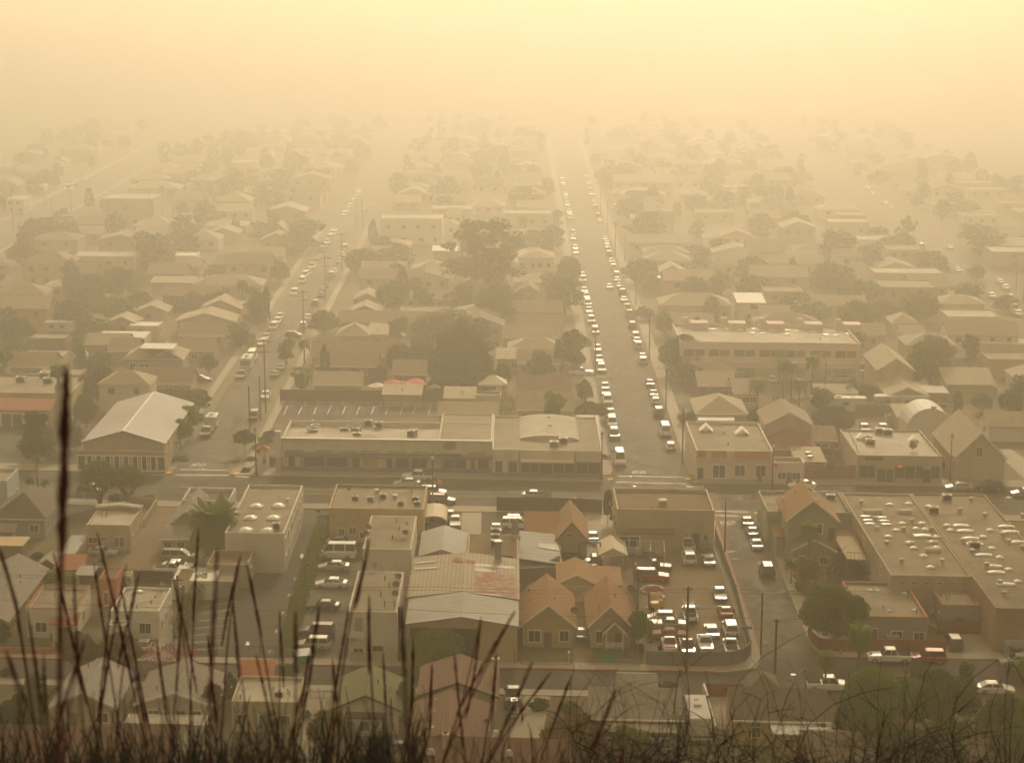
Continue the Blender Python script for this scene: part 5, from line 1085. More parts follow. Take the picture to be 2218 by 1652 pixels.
house('house','dark roofed house under the great round tree by the broad street','C3',1610,1890,487,3,('y',390),'gu',1.6,'brown','r_umber',2,0); house('house','pale roofed cottage behind the great round tree','C3',1650,1895,375,3,('y',300),'hip',1.6,'cream','r_tan',1,0); house('garage','long garage with brown roof facing the apartment forecourt','C3',1895,2080,545,3,('y',440),'gu',1.5,'cream','r_umber',3,0)
# west corner
h=house('warehouse','ribbed metal gabled warehouse with domed roof lights and glazed porch','C1',668,1328,948,5.2,('y',625),'gv',2.1,'stucco','corrv',0,4,None,cat='warehouse',oh=.3,trim='galv'); slabpx(h,'ridge_cap','trim','C1',[(985,846,7.45),(1003,846,7.45),(1243,540,7.45),(1232,540,7.45)],.06); wing(h,'C1',622,1330,1018,3.9,('y',955),'flat',0,'tan','flat_light',0,par=.15,win=[(.08+.105*i,1.95,2.4,2.4) for i in range(9)])
onroof(h,DOME4,'skylight','C1',[(1140,602),(1083,668),(1030,737),(972,807),(1245,606),(1195,672),(1140,742),(1083,812)],6.3,0,(1.1,1.4,1.2))
h=house('mission_style_shop','low shop with red tile arcade and rooftop units','C1',-260,575,545,5,('y',392),'flat',0,'yellowish','flat',0,0,None,cat='shop',par=.5); wing(h,'C1',-260,405,682,3.4,3.6,'shed',1.3,'yellowish','tile_red',0,win=[(.2,1.3,4,2.6),(.53,1.3,4,2.6),(.82,1.3,4,2.6)]); onroof(h,ACU,'air_conditioner','C1',[(170,460),(390,470),(360,425)],5.02,0,(1.9,1.9,1.6))  # wide dark windows stand in for the shaded arcade arches
h=house('two_storey_house','blue-grey house with hipped roof, front gable and white roof deck','C1',1010,1470,268,4.9,9,'hip',2.9,'greyblue','r_tan',4,2,None,win=[(.12,2.9,1.2,1.7),(.33,2.9,2,1.6),(.58,2.9,.9,1.5),(.78,2.9,1.,1.5)]); wing(h,'C1',1225,1472,272,4.9,2.5,'gv',2.,'greyblue','r_tan',0); slabpx(h,'roof_deck','whitemetal','C1',[(1130,185,7.5),(1395,192,7.5),(1430,148,7.5),(1165,143,7.5)],.2)
house('cottage','beige cottage with four white framed windows behind the ribbed warehouse','C1',1072,1538,466,3,8.5,'gu',2.3,'stucco','r_umber',4,2); house('house','brown gabled house with low blue wall behind the mission style shop','C1',80,420,332,3,9,'gu',2.2,'greyblue','r_umber',0,0); house('garage','pale flat roof behind the brown gable at the picture edge','C1',170,495,255,3,('y',205),'flat',0,'stucco','flat',0,0,cat='garage',par=.05)
house('garage','small garden shed with clipped gable beside the leafy thicket','C1',585,690,268,2.6,4,'gv',1.2,'greyblue','r_tan',0,0,cat='shed'); house('house','tan flat roofed house with dark front further up the hill of roofs','C1',235,525,105,3.2,('y',72),'flat',0,'brown','flat',0,0,par=.05)
house('house','white flat roofed hall with a torn corner flap','C1',765,1165,105,3.4,('y',48),'flat',0,'offwhite','whitemetal',0,0,par=.05); house('house','house with brown roof and open eaves beside the pink canopy','C1',1448,1800,80,3.4,9,'gu',2,'stucco','r_umber',3,1); house('house','tan ridge roofed house beside the blue-grey house','C1',880,1100,205,3,9,'gu',2,'tan','r_umber',0,0); house('house','brown roofed house behind the blue-grey house','C1',1440,1720,200,3,9,'gu',2,'tan','r_umber',1,1); house('house','twin tan roofs stepping behind the leafy thicket','C1',695,1020,150,3,8,'gu',1.6,'tan','r_tan',1,0)
k=thing('mural_kiosk','small white kiosk with tiled cap, blue cross and painted front','kiosk',PZ('C1',2125,1152)); kb=MB(); kb.box(-.95,.95,-.5,.9,.1,3.6); kb.build('wall','white',k); kb=MB()
for i in range(4):
    t=[(-1.2,-.75),(1.2,-.75),(1.2,1.15),(-1.2,1.15)]; a,e=t[i],t[(i+1)%4]; kb.poly([(a[0],a[1],3.55),(e[0],e[1],3.55),(0,.2,4.25)])
kb.poly([(-1.2,-.75,3.55),(-1.2,1.15,3.55),(1.2,1.15,3.55),(1.2,-.75,3.55)]); kb.build('roof','tile_red',k); kb=MB(); kb.box(-.06,.06,.1,.2,4.2,5.1); kb.box(-.35,.35,.1,.2,4.6,4.74); kb.build('cross','signblue',k)
kb=MB(); kb.poly([(-.2,-.51,.9),(.3,-.51,.7),(.65,-.51,1.4),(.3,-.51,2.2),(.75,-.51,2.7),(.1,-.51,2.5),(-.1,-.51,1.6)]); kb.build('painted_motif','purple',k); kb=MB(); kb.poly([(-.7,-.511,2.75)]+[(-.7+1.2*i/8,-.511,2.85+.35*math.sin(math.pi*i/8)) for i in range(9)]); kb.build('painted_arch','paleblue',k)
# middle block, behind the bay-marked lot
fence('board_fence','dark fence behind the marked parking bays with white guard rail','brown',[PZ('C2',245,612),PZ('C2',1560,622)],2.4)
fence('guard_rail','white guard rail in front of the dark fence','white',[PZ('C2',245,650),PZ('C2',1560,662)],1.0,'railing',bars=True,pm='white')
for a in(
 ('house','long dark roofed house with twin skylights facing the parking bays','C2',530,1020,328,3,9,'gu',2.2,'brown','r_umber',3,1),('house','low tan roofed house directly behind the dark fence','C2',520,895,478,2.9,8,'gu',1.8,'stucco','r_tan',2,0),('house','cream hipped house with side wing beside the narrow street','C2',712,955,78,3.3,8,'hip',2.2,'cream','r_tan',2,1),('house','flat fronted cream wing beside the hipped cream house','C2',960,1100,75,3,8,'shed',1,'cream','r_tan',1,0),('house','long brown ridge roof between the two cream houses and dark roof','C2',500,1185,242,3,9,'gu',2.2,'tan','r_umber',0,0),('house','square brown roof beside the tall tree mass','C2',1160,1412,392,3,9,'gu',2,'brown','r_umber',0,0),('garage','low tan garage roof beneath the red parasols','C2',1078,1372,560,2.5,('y',505),'shed',.5,'tan','r_tan',0,0),('garage','brown garage beside the white gazebo tent','C2',1575,1805,590,3,('y',530),'shed',.7,'tan','r_tan',0,0),('house','cream box house below the white gazebo tent','C2',1810,2025,565,3,('y',530),'flat',0,'cream','flat',1,0),
 ('house','long tan ridge roof at the corner of shop row and broad street','C3',148,580,676,3,('y',600),'gu',2.3,'stucco','r_tan',4,0),('house','dark long roof second behind the shop row','C3',148,560,530,3,8,'gu',2.2,'stucco','r_umber',0,0),('house','brown roofed house with low white wall beside the conifer','C3',150,480,305,3,9,'gu',2,'cream','r_umber',3,0),('house','pale side wing beside the conifer','C3',-20,150,272,3,7,'shed',.9,'cream','r_tan',2,0),('house','tan hip roofed house left of the broad street palms','C3',75,500,195,3,8,'hip',2,'cream','r_tan',0,0),('house','long tan roof fourth behind the shop row','C3',28,480,100,3,8,'gu',2,'cream','r_tan',0,0)):
    house(*a,vents=2)
# ------------------------------------------------------------------ hazy middle distance, roofs that can be told apart
FARH=[ # label, region, xl, xr, eave y, h, depth, roof, rise, wall, roof material, front windows
 ('square white office beside the wide avenue','D1',45,190,195,5,12,'flat',0,'white','flat_light',2),('pale hall with dark scoreboard window beyond the avenue tree','D1',820,1240,190,9,16,'flat',0,'cream','flat_light',1),('long pale two storey block among dark trees','D1',585,1075,655,6.2,11,'flat',0,'cream','flat_light',4),('big two storey tan house with hipped roof and side gable','D1',180,570,715,6.2,11,'hip',3,'cream','r_umber',3),('brown gable annex beside the big two storey tan house','D1',565,760,785,3.2,9,'gu',2.2,'tan','r_umber',1),('dark hipped house behind the round avenue tree','D1',515,940,400,3.2,10,'hip',2.4,'tan','r_umber',3),('white cross-gabled house low at the picture edge','D1',15,360,960,3,9,'hip',2.2,'white','r_umber',3),('long tan row roof at the picture edge','D1',-60,600,1075,3,8,'gu',2,'cream','r_umber',3),('two storey pale house with side chimney by the narrow street','D1',1815,2170,720,6,10,'gu',2.4,'cream','r_umber',3),('tan low hip house with white porch post near the narrow street','D1',1555,2110,890,3,10,'hip',2.2,'cream','r_tan',3),('broad gabled house with long low front facing us','D1',1425,1890,1180,3.4,9,'gv',1.9,'stucco','r_tan',4),('tan gabled house rising behind the broad gabled house','D1',1620,1940,1080,3.6,9,'gv',2.2,'tan','r_tan',0),('long brown roof beside the round bush','D1',1310,1770,970,3,8,'gu',2,'tan','r_umber',2),('cream gable end house in the pale haze','D1',1680,1920,470,3.2,9,'gv',1.6,'cream','r_tan',0),('tan roofed row house above the dark hedge','D1',1420,1610,740,3,8,'gu',1.8,'cream','r_tan',1),('flat white tented roof among trees','D1',1390,1580,650,3,8,'flat',0,'white','whitemetal',0),('low cottage with pale sheet roof at the lot corner','D1',1035,1280,1215,2.8,7,'flat',0,'cream','whitemetal',1),('small twin gabled cottage by the pale sheet roof','D1',1100,1345,1100,2.8,7,'gv',1.5,'cream','r_tan',1),('tan low gable behind the pale sheet roof','D1',865,1100,1195,2.8,7,'gv',1.5,'tan','r_tan',1),('long carport roof on thin white posts','D1',1220,1560,868,2.8,6,'shed',.6,'tan','r_tan',0),('pale arched roof house far up beside the palms','D1',1030,1440,110,4,12,'hip',2.2,'cream','r_tan',3),('pale round-topped hall in far haze','D1',1755,2010,215,5,12,'hip',3,'cream','r_tan',1),
 ('tall white stucco apartment house with eight dark windows','D2',1055,1550,350,8,12,'flat',0,'white','flat_light',4),('long tan roof just before the white apartment house','D2',985,1290,655,3,10,'gu',2.2,'cream','r_tan',0),('low pale roof beside the tall tree crown','D2',905,1255,775,3,9,'gu',2,'cream','r_tan',0),('two storey house with sheet patch on its roof','D2',880,1390,835,5,9,'gu',2,'cream','r_umber',3),('gabled tan house beside the cypress','D2',840,1040,1005,3,9,'gv',1.6,'tan','r_tan',0),('tan front gabled cottage below the gabled tan house','D2',805,1045,1105,3,8,'gv',1.6,'tan','r_tan',0),('long dark ridge with small white trim','D2',720,1395,1190,3,9,'gu',2,'tan','r_umber',1),('flat pale store with overhanging front in the haze','D2',1465,1785,275,4,12,'flat',0,'cream','flat_light',2),('small white house right of the flat pale store','D2',1590,1700,325,3,9,'gu',2,'white','r_tan',2),('low brown roof left of the narrow street far up','D2',0,265,655,3,9,'gu',2,'cream','r_tan',2),('pale gabled house left of the palm pair','D2',170,290,440,3.4,9,'gv',1.8,'cream','r_tan',2),('white shed strip roof flashing in the sun','D2',1478,1690,612,3,6,'shed',.5,'tan','whitemetal',0),
 ('white two storey house with six dark windows by the broad street','D3',150,430,665,7.5,10,'hip',1.6,'white','r_tan',4),('brown gable below the white two storey house','D3',140,330,960,3,9,'gv',2.2,'tan','r_umber',1),('long brown roof left of the broad street','D3',75,495,1108,3,9,'gu',2.2,'cream','r_umber',3),('brown ridge roof second above the conifer','D3',150,500,1222,3,9,'gu',2,'cream','r_umber',0),('cream house with dark hip and sash windows by the wire line','D3',1300,1860,1050,4,10,'hip',2.4,'cream','r_tan',4),('white tin-roofed barn right of the cream hip house','D3',1925,2130,1030,5,9,'shed',.8,'white','whitemetal',1),('long low roof behind the cream hip house','D3',1335,1660,870,3,9,'gu',2,'tan','r_umber',0),('cream gabled row house with twin porches','D3',1285,1500,790,3,9,'gv',2,'cream','r_tan',1),('white gabled villa with bay window and roof hatch','D3',2010,2280,620,6.5,10,'gu',3,'white','r_tan',3),('tan long roof before the white gabled villa','D3',1790,2050,725,3,8,'gu',2,'cream','r_tan',2),('wide tan house with two low gables','D3',1050,1510,545,3.2,10,'gu',1.8,'cream','r_tan',3),('white flat front house right of the broad street','D3',1065,1255,345,3.4,10,'flat',0,'white','flat_light',2),('pale long roof in the upper haze right of the street','D3',985,1330,165,4,10,'gv',2,'cream','r_tan',3),('white long hall with row of small windows in upper haze','D3',925,1390,55,6,12,'gu',2,'cream','r_tan',5),('pale block left of the broad street crossing','D3',30,410,310,4,11,'flat',0,'cream','flat_light',4),('tan house with small dormer left of the crossing','D3',90,400,495,3.4,10,'hip',2,'cream','r_tan',2),
 ('long two storey tan house beside the dark round tree','D4',20,460,820,5.5,10,'gu',2.2,'cream','r_tan',2),('white ridge row house beyond the villa','D4',125,590,715,4,9,'gu',2,'white','r_tan',2),('low garage row behind the apartment chimneys','D4',90,320,1135,3,8,'gu',1.8,'tan','r_tan',2),('pale porch house behind the apartment chimneys','D4',515,935,1050,3,8,'gu',1.8,'cream','r_tan',3),('large white gabled house with chimney at right','D4',1610,2160,1290,5.4,9,'gu',2.4,'white','r_tan',4),('white flat roof above the large white gabled house','D4',1600,2020,1140,4,10,'flat',0,'cream','flat_light',0),('pale warehouse block with stacked roofs','D4',1010,1560,790,4,10,'flat',0,'cream','flat_light',1),('tan two storey hall with narrow slot windows','D4',1065,1515,905,6,12,'flat',0,'tan','flat',3),('white porch hip house by the fan of trees','D4',1150,1340,1195,3,8,'hip',1.8,'cream','r_tan',1),('small white cottage between two round trees','D4',690,860,660,3,8,'gu',1.6,'white','r_tan',1),('pale terrace roof far up on the right','D4',640,960,380,4,10,'flat',0,'cream','flat_light',2),('low white row under the haze bank','D4',870,1145,520,3.4,10,'flat',0,'white','flat_light',0),('long flat warehouse at the far right edge','D4',1960,2300,620,5,12,'flat',0,'tan','flat_light',1),('house with pale hip roof left of the curving avenue','D4',1530,1890,1040,3,9,'hip',1.8,'cream','r_tan',0),('pale two storey house at the top of the right side','D4',120,320,40,5,10,'gu',2,'cream','r_tan',2),('long pale motel roof in right haze','D4',0,235,345,4.5,9,'gu',2,'cream','r_tan',2),
 ('flat white roof with tan lean-to at the right edge','C4',1880,2400,150,4,('y',95),'flat',0,'cream','flat_light',0),('tan flat block under the white roof at right','C4',1930,2400,275,4,('y',215),'flat',0,'tan','flat',0),('long dark ridge behind the hedge at right','C4',1595,1965,480,3,('y',365),'gu',2,'cream','r_tan',0),('white walled garage with brown roof at the right edge','C4',1935,2400,815,3,('y',740),'gu',1.8,'white','r_tan',0),('tan roof left of the arching palms','C4',905,1090,80,3,8,'gu',2,'cream','r_tan',1),('white low gable behind leafy crown','C4',1235,1405,85,3.2,8,'gu',1.6,'white','r_tan',1)]
for L,reg,xl,xr,y,h,d,rf,rs,wm,rm,nf in FARH:
    house('two_storey_house' if h>5.2 and rf!='flat' else 'flat_roofed_building' if rf=='flat' else 'house',L,reg,xl,xr,y,h,d,rf,rs,wm,rm,nf,1,None,True,cat='building' if rf=='flat' else 'house',par=.3)
# ------------------------------------------------------------------ blocks filled to the fog
for r,x0,x1,y0,y1 in(('C2',200,1560,560,760),('C4',60,950,360,480),('C4',830,1240,720,850),('C4',2000,2300,1000,1300),('C3',590,760,560,640),('C1',-50,640,800,1200),('C1',1380,1480,950,1200),('C1',2080,2218,780,1180),('C3',1350,1460,560,800),('C2',240,420,590,640)):
    q=[uv(PZ(r,x,y)) for x,y in((x0,y0),(x1,y0),(x1,y1),(x0,y1))]; OCC.append((min(a[0] for a in q),max(a[0] for a in q),min(a[1] for a in q),max(a[1] for a in q)))
STREETS=[(15,34),(-65,-45),(-180,-154),(123,142)]
ORD='first second third fourth fifth sixth seventh eighth ninth tenth eleventh twelfth thirteenth fourteenth fifteenth sixteenth seventeenth eighteenth nineteenth twentieth'.split()
def nth(i):
    if i<20: return ORD[i]
    t,u=divmod(i+1,10); T={2:'twenti',3:'thirti',4:'forti',5:'fifti',6:'sixti',7:'seventi'}[t]
    return T+'eth' if u==0 else T[:-1]+'y-'+ORD[u-1]
def crosses(u0,u1,v0,v1):
    if any(u0<b and u1>a for a,b in STREETS): return True
    y=(v0+v1)/2+SL*(u0+u1)/2; c=float(np.interp((u0+u1)/2,[-400,-56,24,400],[720,684,661,636]))
    return abs(y-c)<15
def clash(u0,u1,v0,v1): return any(u0<b and u1>a and v0<d and v1>c for a,b,c,d in OCC)
ROWS=[('right of the wide avenue',-151,-104,1),('left of the narrow street',-104,-67,-1),('right of the narrow street',-44,-15,1),('left of the broad street',-15,13,-1),('right of the broad street',35,78,1),('left of the curving east street',78,121,-1),('right of the curving east street',144,190,1),('left of the wide avenue',-225,-182,-1)]
WMC=['cream','stucco','white','tan','offwhite','pink','yellowish']; RMC=['r_tan','r_umber','r_grey','r_dark','r_tan','flat','r_red']; RWORD={'r_tan':'tan','r_umber':'brown','r_grey':'grey','r_dark':'dark','flat':'flat','r_red':'reddish'}
nfill=0; FILL=[]
for side,a,b,s in ROWS:
    k=0; v=352.0
    while v<1010:
        step=rng.uniform(14,19) if v<700 else rng.uniform(20,27); v0=v; v+=step
        for j,(ua,ub) in enumerate(((a,(a+b)/2),((a+b)/2,b))):
            w=min(rng.uniform(9,15),ub-ua-3); d=rng.uniform(8,min(12,step-3)); u=rng.uniform(ua+1,ub-w-1); vv=v0+rng.uniform(0,3)
            if abs(u)>.262*(vv*ct)+6 or crosses(u-1,u+w+1,vv-1,vv+d+1) or clash(u,u+w,vv,vv+d) or rng.random()<(.12 if v<700 else .25): continue
            FILL.append((side,v0,u,vv,w,d,(0 if (s>0)==(j==0) else 1)))
cnt={}
for side,v0,u,vv,w,d,back in sorted(FILL,key=lambda q:q[3]):
    rf=rng.choice(['gu','gu','hip','gv','flat','hip']); rm='flat' if rf=='flat' else rng.choice(RMC[:5]); wm=rng.choice(WMC)
    key=(side,back); cnt[key]=cnt.get(key,0)+1
    lab=f"{ {'gu':'gabled','hip':'hipped','gv':'front-gabled','flat':'flat roofed'}[rf]} {'house' if not back else 'back-lot house'}, {nth(cnt[key]-1)} small one up {side}"
    OCC.append((u-1,u+w+1,vv-1,vv+d+1)); nfill+=1
    root=thing('house' if not back else 'back_house',lab,'house',W(u,vv),0,'houses fading into the haze'); h=rng.uniform(2.8,3.6) if rng.random()<.8 else 5.6
    block(root,0,0,w,d,h,rf,rng.uniform(1.5,2.4),wm,rm,.4,.3,None,True)
    if vv<800:
        n=rng.choice((2,3))
        for i in range(n): x=w*(i+.5)/n; window(root,x,SL*x-.003,h-1.3,rng.uniform(.9,1.6),1.1,far=True)
print('infill houses',nfill)
# ------------------------------------------------------------------ vehicles: parked lots and yards (label each)
for k,c,r,x,y,h,L in (
 ('sedan','tan','A1',1165,652,'N','beige sedan with rear to us on the concrete drive by the striped lot'),
 ('minivan','tan','B1',1435,945,'E','tan minivan parked beside the date palm'),('sedan','silver','B1',1435,1018,'E','silver sedan next to the tan minivan'),('regcab','white','B1',1390,1052,'E','white pickup peeking over the yard fence'),('coupe','silver','B1',830,908,'E','old silver coupe by the white block house'),('suv','black','B1',735,418,'E','dark pickup on the main street behind the spiky tree'),
 ('sedan','paleblue','B2',740,828,'E','car under a faded blue cover at the head of the hedge'),('pickup','black','B2',735,885,'W','dark pickup with an orange tarp over its cab'),('van','white','B2',708,930,'W','white passenger van nose-in to the hedge'),('sedan','silver','B2',675,1025,'W','silver sedan between the van and the white sedan'),('sedan','white','B2',655,1162,'W','white sedan alone in the middle of the hedge lot'),('sedan','black','A2',588,335,'W','black sedan nose-in to the ivy hedge'),('bigsuv','black','A2',535,548,'W','black roof-racked SUV nearest the ivy hedge end'),('suv','silver','A2',505,648,'W','silver SUV beside the teal skip'),
 ('pickup','black','A2',1045,1440,'E','dark pickup shaded behind the mossy roofed cottage'),('pickup','maroon','A3',105,1062,'N','red pickup parked behind the stripped truck chassis'),
 ('pickup','white','C2',1355,1215,'W','white pickup stopped at the shop row kerb'),('sedan','silver','C2',1265,1262,'W','silver sedan passing the white pickup on the main street'),('suv','maroon','B2',1545,498,'E','maroon SUV on the near side of the main street'),('suv','silver','B2',1475,432,'E','silver roof showing beyond the maroon SUV'),('sedan','silver','B3',287,455,'E','silver sedan driving along the main street median'),
 ('suv','white','B2',1545,632,'W','white SUV with its bonnet raised on the repair lot'),('sedan','white','B2',1655,665,'S','white car tucked behind the open bonnet SUV'),('sedan','white','B2',1985,720,'N','white sedan alone on the repair lot tarmac'),('hatch','silver','B3',135,655,'E','silver hatchback at the back of the repair lot'),('minivan','white','B3',130,690,'E','white minivan with roof bars beside the silver hatchback'),
 ('sedan','silver','B3',748,788,'N','silver sedan on the concrete drive by the steep brown gable'),('suv','black','B3',608,985,'E','black SUV in shade under the buckled lean-to'),('hatch','black','B3',775,990,'S','black hatchback under the blue hoist gantry'),('sedan','brown','A3',663,560,'N','dark old saloon in the alley between the cream cottages'),
 ('bigsuv','red','B3',1225,1112,'E','red square-backed off-roader with dark windows in the scrap yard'),('regcab','black','B3',1240,1035,'E','black pickup cab with bare load bed behind the red off-roader'),('classic','brown','B3',1175,930,'W','old brown convertible under the white pipe frame'),('regcab','white','B3',1515,855,'N','white pickup with open load bed by the corner shop wall'),('classic','brown','B3',1645,850,'N','faded brown saloon at the fence top corner'),('bigsuv','white','B3',1525,962,'N','white SUV behind the white open pickup'),('classic','silver','B3',1680,975,'N','silver classic car with its bonnet off by the fence'),
 ('sedan','silver','A3',1772,240,'S','silver saloon parked nose to us along the grey fence'),('pickup','white','A3',1530,405,'N','white pickup with raised bonnet mid scrap yard'),('hatch','silver','A3',1300,428,'W','silver coupe beside the yellow forklift'),('classic','tan','A3',1350,478,'W','pale old saloon with its bonnet propped up'),('classic','rust','A3',1345,562,'W','rust brown forties car in the scrap yard'),('classic','paleblue','A3',1705,540,'N','grey-blue classic car with worn roof in the scrap yard'),('bigsuv','white','A3',1858,525,'N','white SUV with open tailgate along the grey fence'),('regcab','white','A3',1862,668,'N','white truck cab at the bend of the grey fence'),('regcab','maroon','A3',1510,672,'S','maroon pickup facing out behind the grey fence'),
 ('coupe','red','A3',1818,378,'N','low red sports car on a flat trailer'),
 ('pickup','white','A4',1125,748,'W','white pickup parked at the red wooden fence'),('suv','red','A4',1438,755,'W','red SUV parked behind the white pickup by the fence'),('suv','black','A4',1642,632,'N','black SUV with rear to us on the fenced drive'),('pickup','white','A4',640,975,'E','white crew pickup half hidden by the small palm'),('sedan','white','A4',1975,998,'E','white sedan at the near kerb by the garden wall'),('sedan','silver','A4',2160,775,'W','silver car nose at the agave beside the drive'),
 ('sedan','brown','B3',1990,668,'N','dark brown saloon, first car below the stop sign'),('sedan','black','B3',2035,750,'N','black saloon, second car below the stop sign'),('sedan','white','B3',2068,848,'N','white saloon, third car below the stop sign'),('bigsuv','black','B3',2152,1060,'N','black SUV last in the row beside the tall pavement'),
 ('sedan','white','C4',420,1278,'W','white saloon parked outside the small pink shop'),('sedan','silver','B4',1685,388,'W','silver saloon parked on the far kerb outside the cream gabled house'),('suv','black','B4',1930,388,'W','dark SUV parked behind the silver saloon at far kerb'),('sedan','silver','B4',2215,435,'W','silver saloon cut by the picture edge on the main street'),
 ('pickup','black','C1',1665,858,'S','black pickup towing a white box trailer'),('suv','black','C1',2045,728,'S','black roof-racked SUV by the slim utility poles'),('sedan','white','C1',2140,558,'S','white saloon on the narrow street above the poles'),('van','white','C1',2030,262,'S','white van with roof rack behind the motorhome'),('regcab','brown','C1',1945,400,'S','brown pickup with lit headlamps on the narrow street'),('sedan','white','C1',2115,135,'S','white saloon in front of the motorhome queue'),('sedan','silver','C1',2145,90,'S','silver saloon second up from the motorhome'),('sedan','black','C1',1620,425,'E','black car on the cottage drive with a bright bonnet'),('suv','white','C1',15,310,'S','white van at the far edge by the brown gable'),
 ('sedan','white','C2',250,330,'N','white saloon under the street trees right of the narrow street'),('sedan','black','C2',205,388,'N','dark saloon behind the white one under street trees'),('hatch','white','C2',395,560,'W','white hatchback behind the dark fence'),('hatch','blue','C2',1915,612,'W','blue hatchback behind the picket fence below the gazebo tent'),('sedan','white','C2',1180,70,'E','white saloon beside the flat cream wing'),
 ('suv','white','C4',640,400,'E','white wagon on the apartment forecourt'),('hatch','white','C4',175,430,'N','white hatchback with roof box by the palms'),('suv','silver','C4',705,428,'W','silver car among boats on the apartment forecourt'),('sedan','white','C4',925,825,'S','white car nose behind the peeling shop'),('sedan','white','C4',1075,825,'S','white saloon behind the peeling shop by the dirt yard'),('van','white','C4',655,985,'N','white van in the alley beside the peeling shop'),('pickup','grey','C4',605,1030,'N','grey pickup in the alley behind the pink shop'),('sedan','silver','C4',1530,620,'N','silver saloon under the salmon house carport'),
 ('regcab','white','C3',655,375,'E','white pickup pulled onto the drive by the conifer'),
):
    car(k,c,r,x,y,h,L,zc=.8)
# along the two long streets
CN={'w':'white','s':'silver','k':'black','g':'grey','r':'red','t':'tan','b':'blue','m':'maroon','n':'green'}
KN={'a':'sedan','u':'suv','h':'hatch','p':'pickup','m':'minivan','v':'van','U':'bigsuv'}
KW={'sedan':'saloon','suv':'SUV','hatch':'hatchback','pickup':'pickup','minivan':'minivan','van':'van','bigsuv':'large SUV'}
def row(street,head,lst,far,grp):
    for i,q in enumerate(sorted(lst,key=lambda q:PZ(q[0],q[1],q[2]).y)):
        r,x,y,kc=q; k=KN[kc[0]]; c=CN[kc[1]]
        car(k,c,r,x,y,head,f"{c} {KW[k]}, {nth(i)} parked car up the {street}",grp,far and r[0]=='D',zc=.75)
def L(r,s): return [(r,float(a.split(',')[0]),float(a.split(',')[1]),a.split(',')[2]) for a in s.split()]
row('left kerb of the broad street','S',L('C3','965,1085,vw 922,880,Un 903,778,mw 892,705,aw 868,600,mw 850,532,as 847,492,aw 818,348,us 800,270,aw 785,182,aw 768,45,us')+L('D3','502,20,aw 508,62,as 514,105,uk 530,155,aw 533,200,hs 543,235,aw 559,295,aw 567,342,us 590,468,ug 590,505,aw 607,582,as 612,617,aw 665,805,aw 668,842,us 680,927,as 697,972,ag 708,1032,us 718,1087,aw 735,1167,us'),True,'cars along the left kerb of the broad street')
row('right kerb of the broad street','N',L('C3','1375,972,hw 1330,855,vw 1278,700,Un 1255,607,hw 1237,547,ag 1208,462,ak 1152,287,us 1148,248,as 1113,162,us 1103,120,as 1093,85,us')+L('D3','700,8,aw 717,65,aw 727,108,as 742,152,as 760,210,aw 770,260,us 793,330,ug 802,363,aw 847,512,as 860,548,aw 866,577,as 880,634,ug 900,690,aw 914,742,uw 938,802,us 943,840,as 962,887,ag 985,947,Uk 1000,1000,as 1028,1072,pw 1045,1122,pt 1067,1212,uk'),True,'cars along the right kerb of the broad street')
row('left kerb of the narrow street','S',L('D2','875,125,aw 862,157,as 845,185,aw 815,222,as 805,248,as 775,287,aw 757,312,as 680,437,aw 668,466,aw 640,507,ug 625,537,as 595,572,ag 578,602,uk 548,662,ag 498,737,pw 466,785,as 443,805,uw 420,852,us 357,947,uw 240,1137,as 220,1172,aw 187,1222,us'),True,'cars along the left kerb of the narrow street')
row('right kerb of the narrow street','N',L('D2','958,240,aw 930,278,as 770,582,us 757,612,ak 743,637,aw 720,690,as 680,772,aw 660,802,us 605,887,ak 588,917,ag 573,962,ak 528,1032,uk 470,1142,aw 430,1212,us'),True,'cars along the right kerb of the narrow street')
row('curving east street','N',L('D4','940,102,aw 990,150,aw 1085,225,as 1150,265,aw 1285,370,as 1380,572,uw 1470,630,aw 1520,667,as 1610,580,aw 1675,762,as 2015,857,as 2060,902,aw 1945,967,aw 2100,982,as 2115,1082,vw 2160,1110,aw'),True,'cars along the curving east street')
row('wide western avenue','N',L('D1','665,35,aw 620,75,as 560,108,vw 35,722,ag'),True,'cars along the wide western avenue')
car('sedan','silver','D3',884,897,'N','silver saloon driving alone in the middle of the broad street',None,True)
car('hatch','black','D2',352,1283,'E','black hatchback crossing the narrow street between parked rows',None,True)
for i,(x,y) in enumerate(((1270,868),(1448,690),(940,270),(1000,268))): car('van','white','D3',x,y,'N',('white van with bright roof under the wire line','white van roof among gables right of the street','white van beside the tan long roof','white van next to another far up the street')[i],None,True)
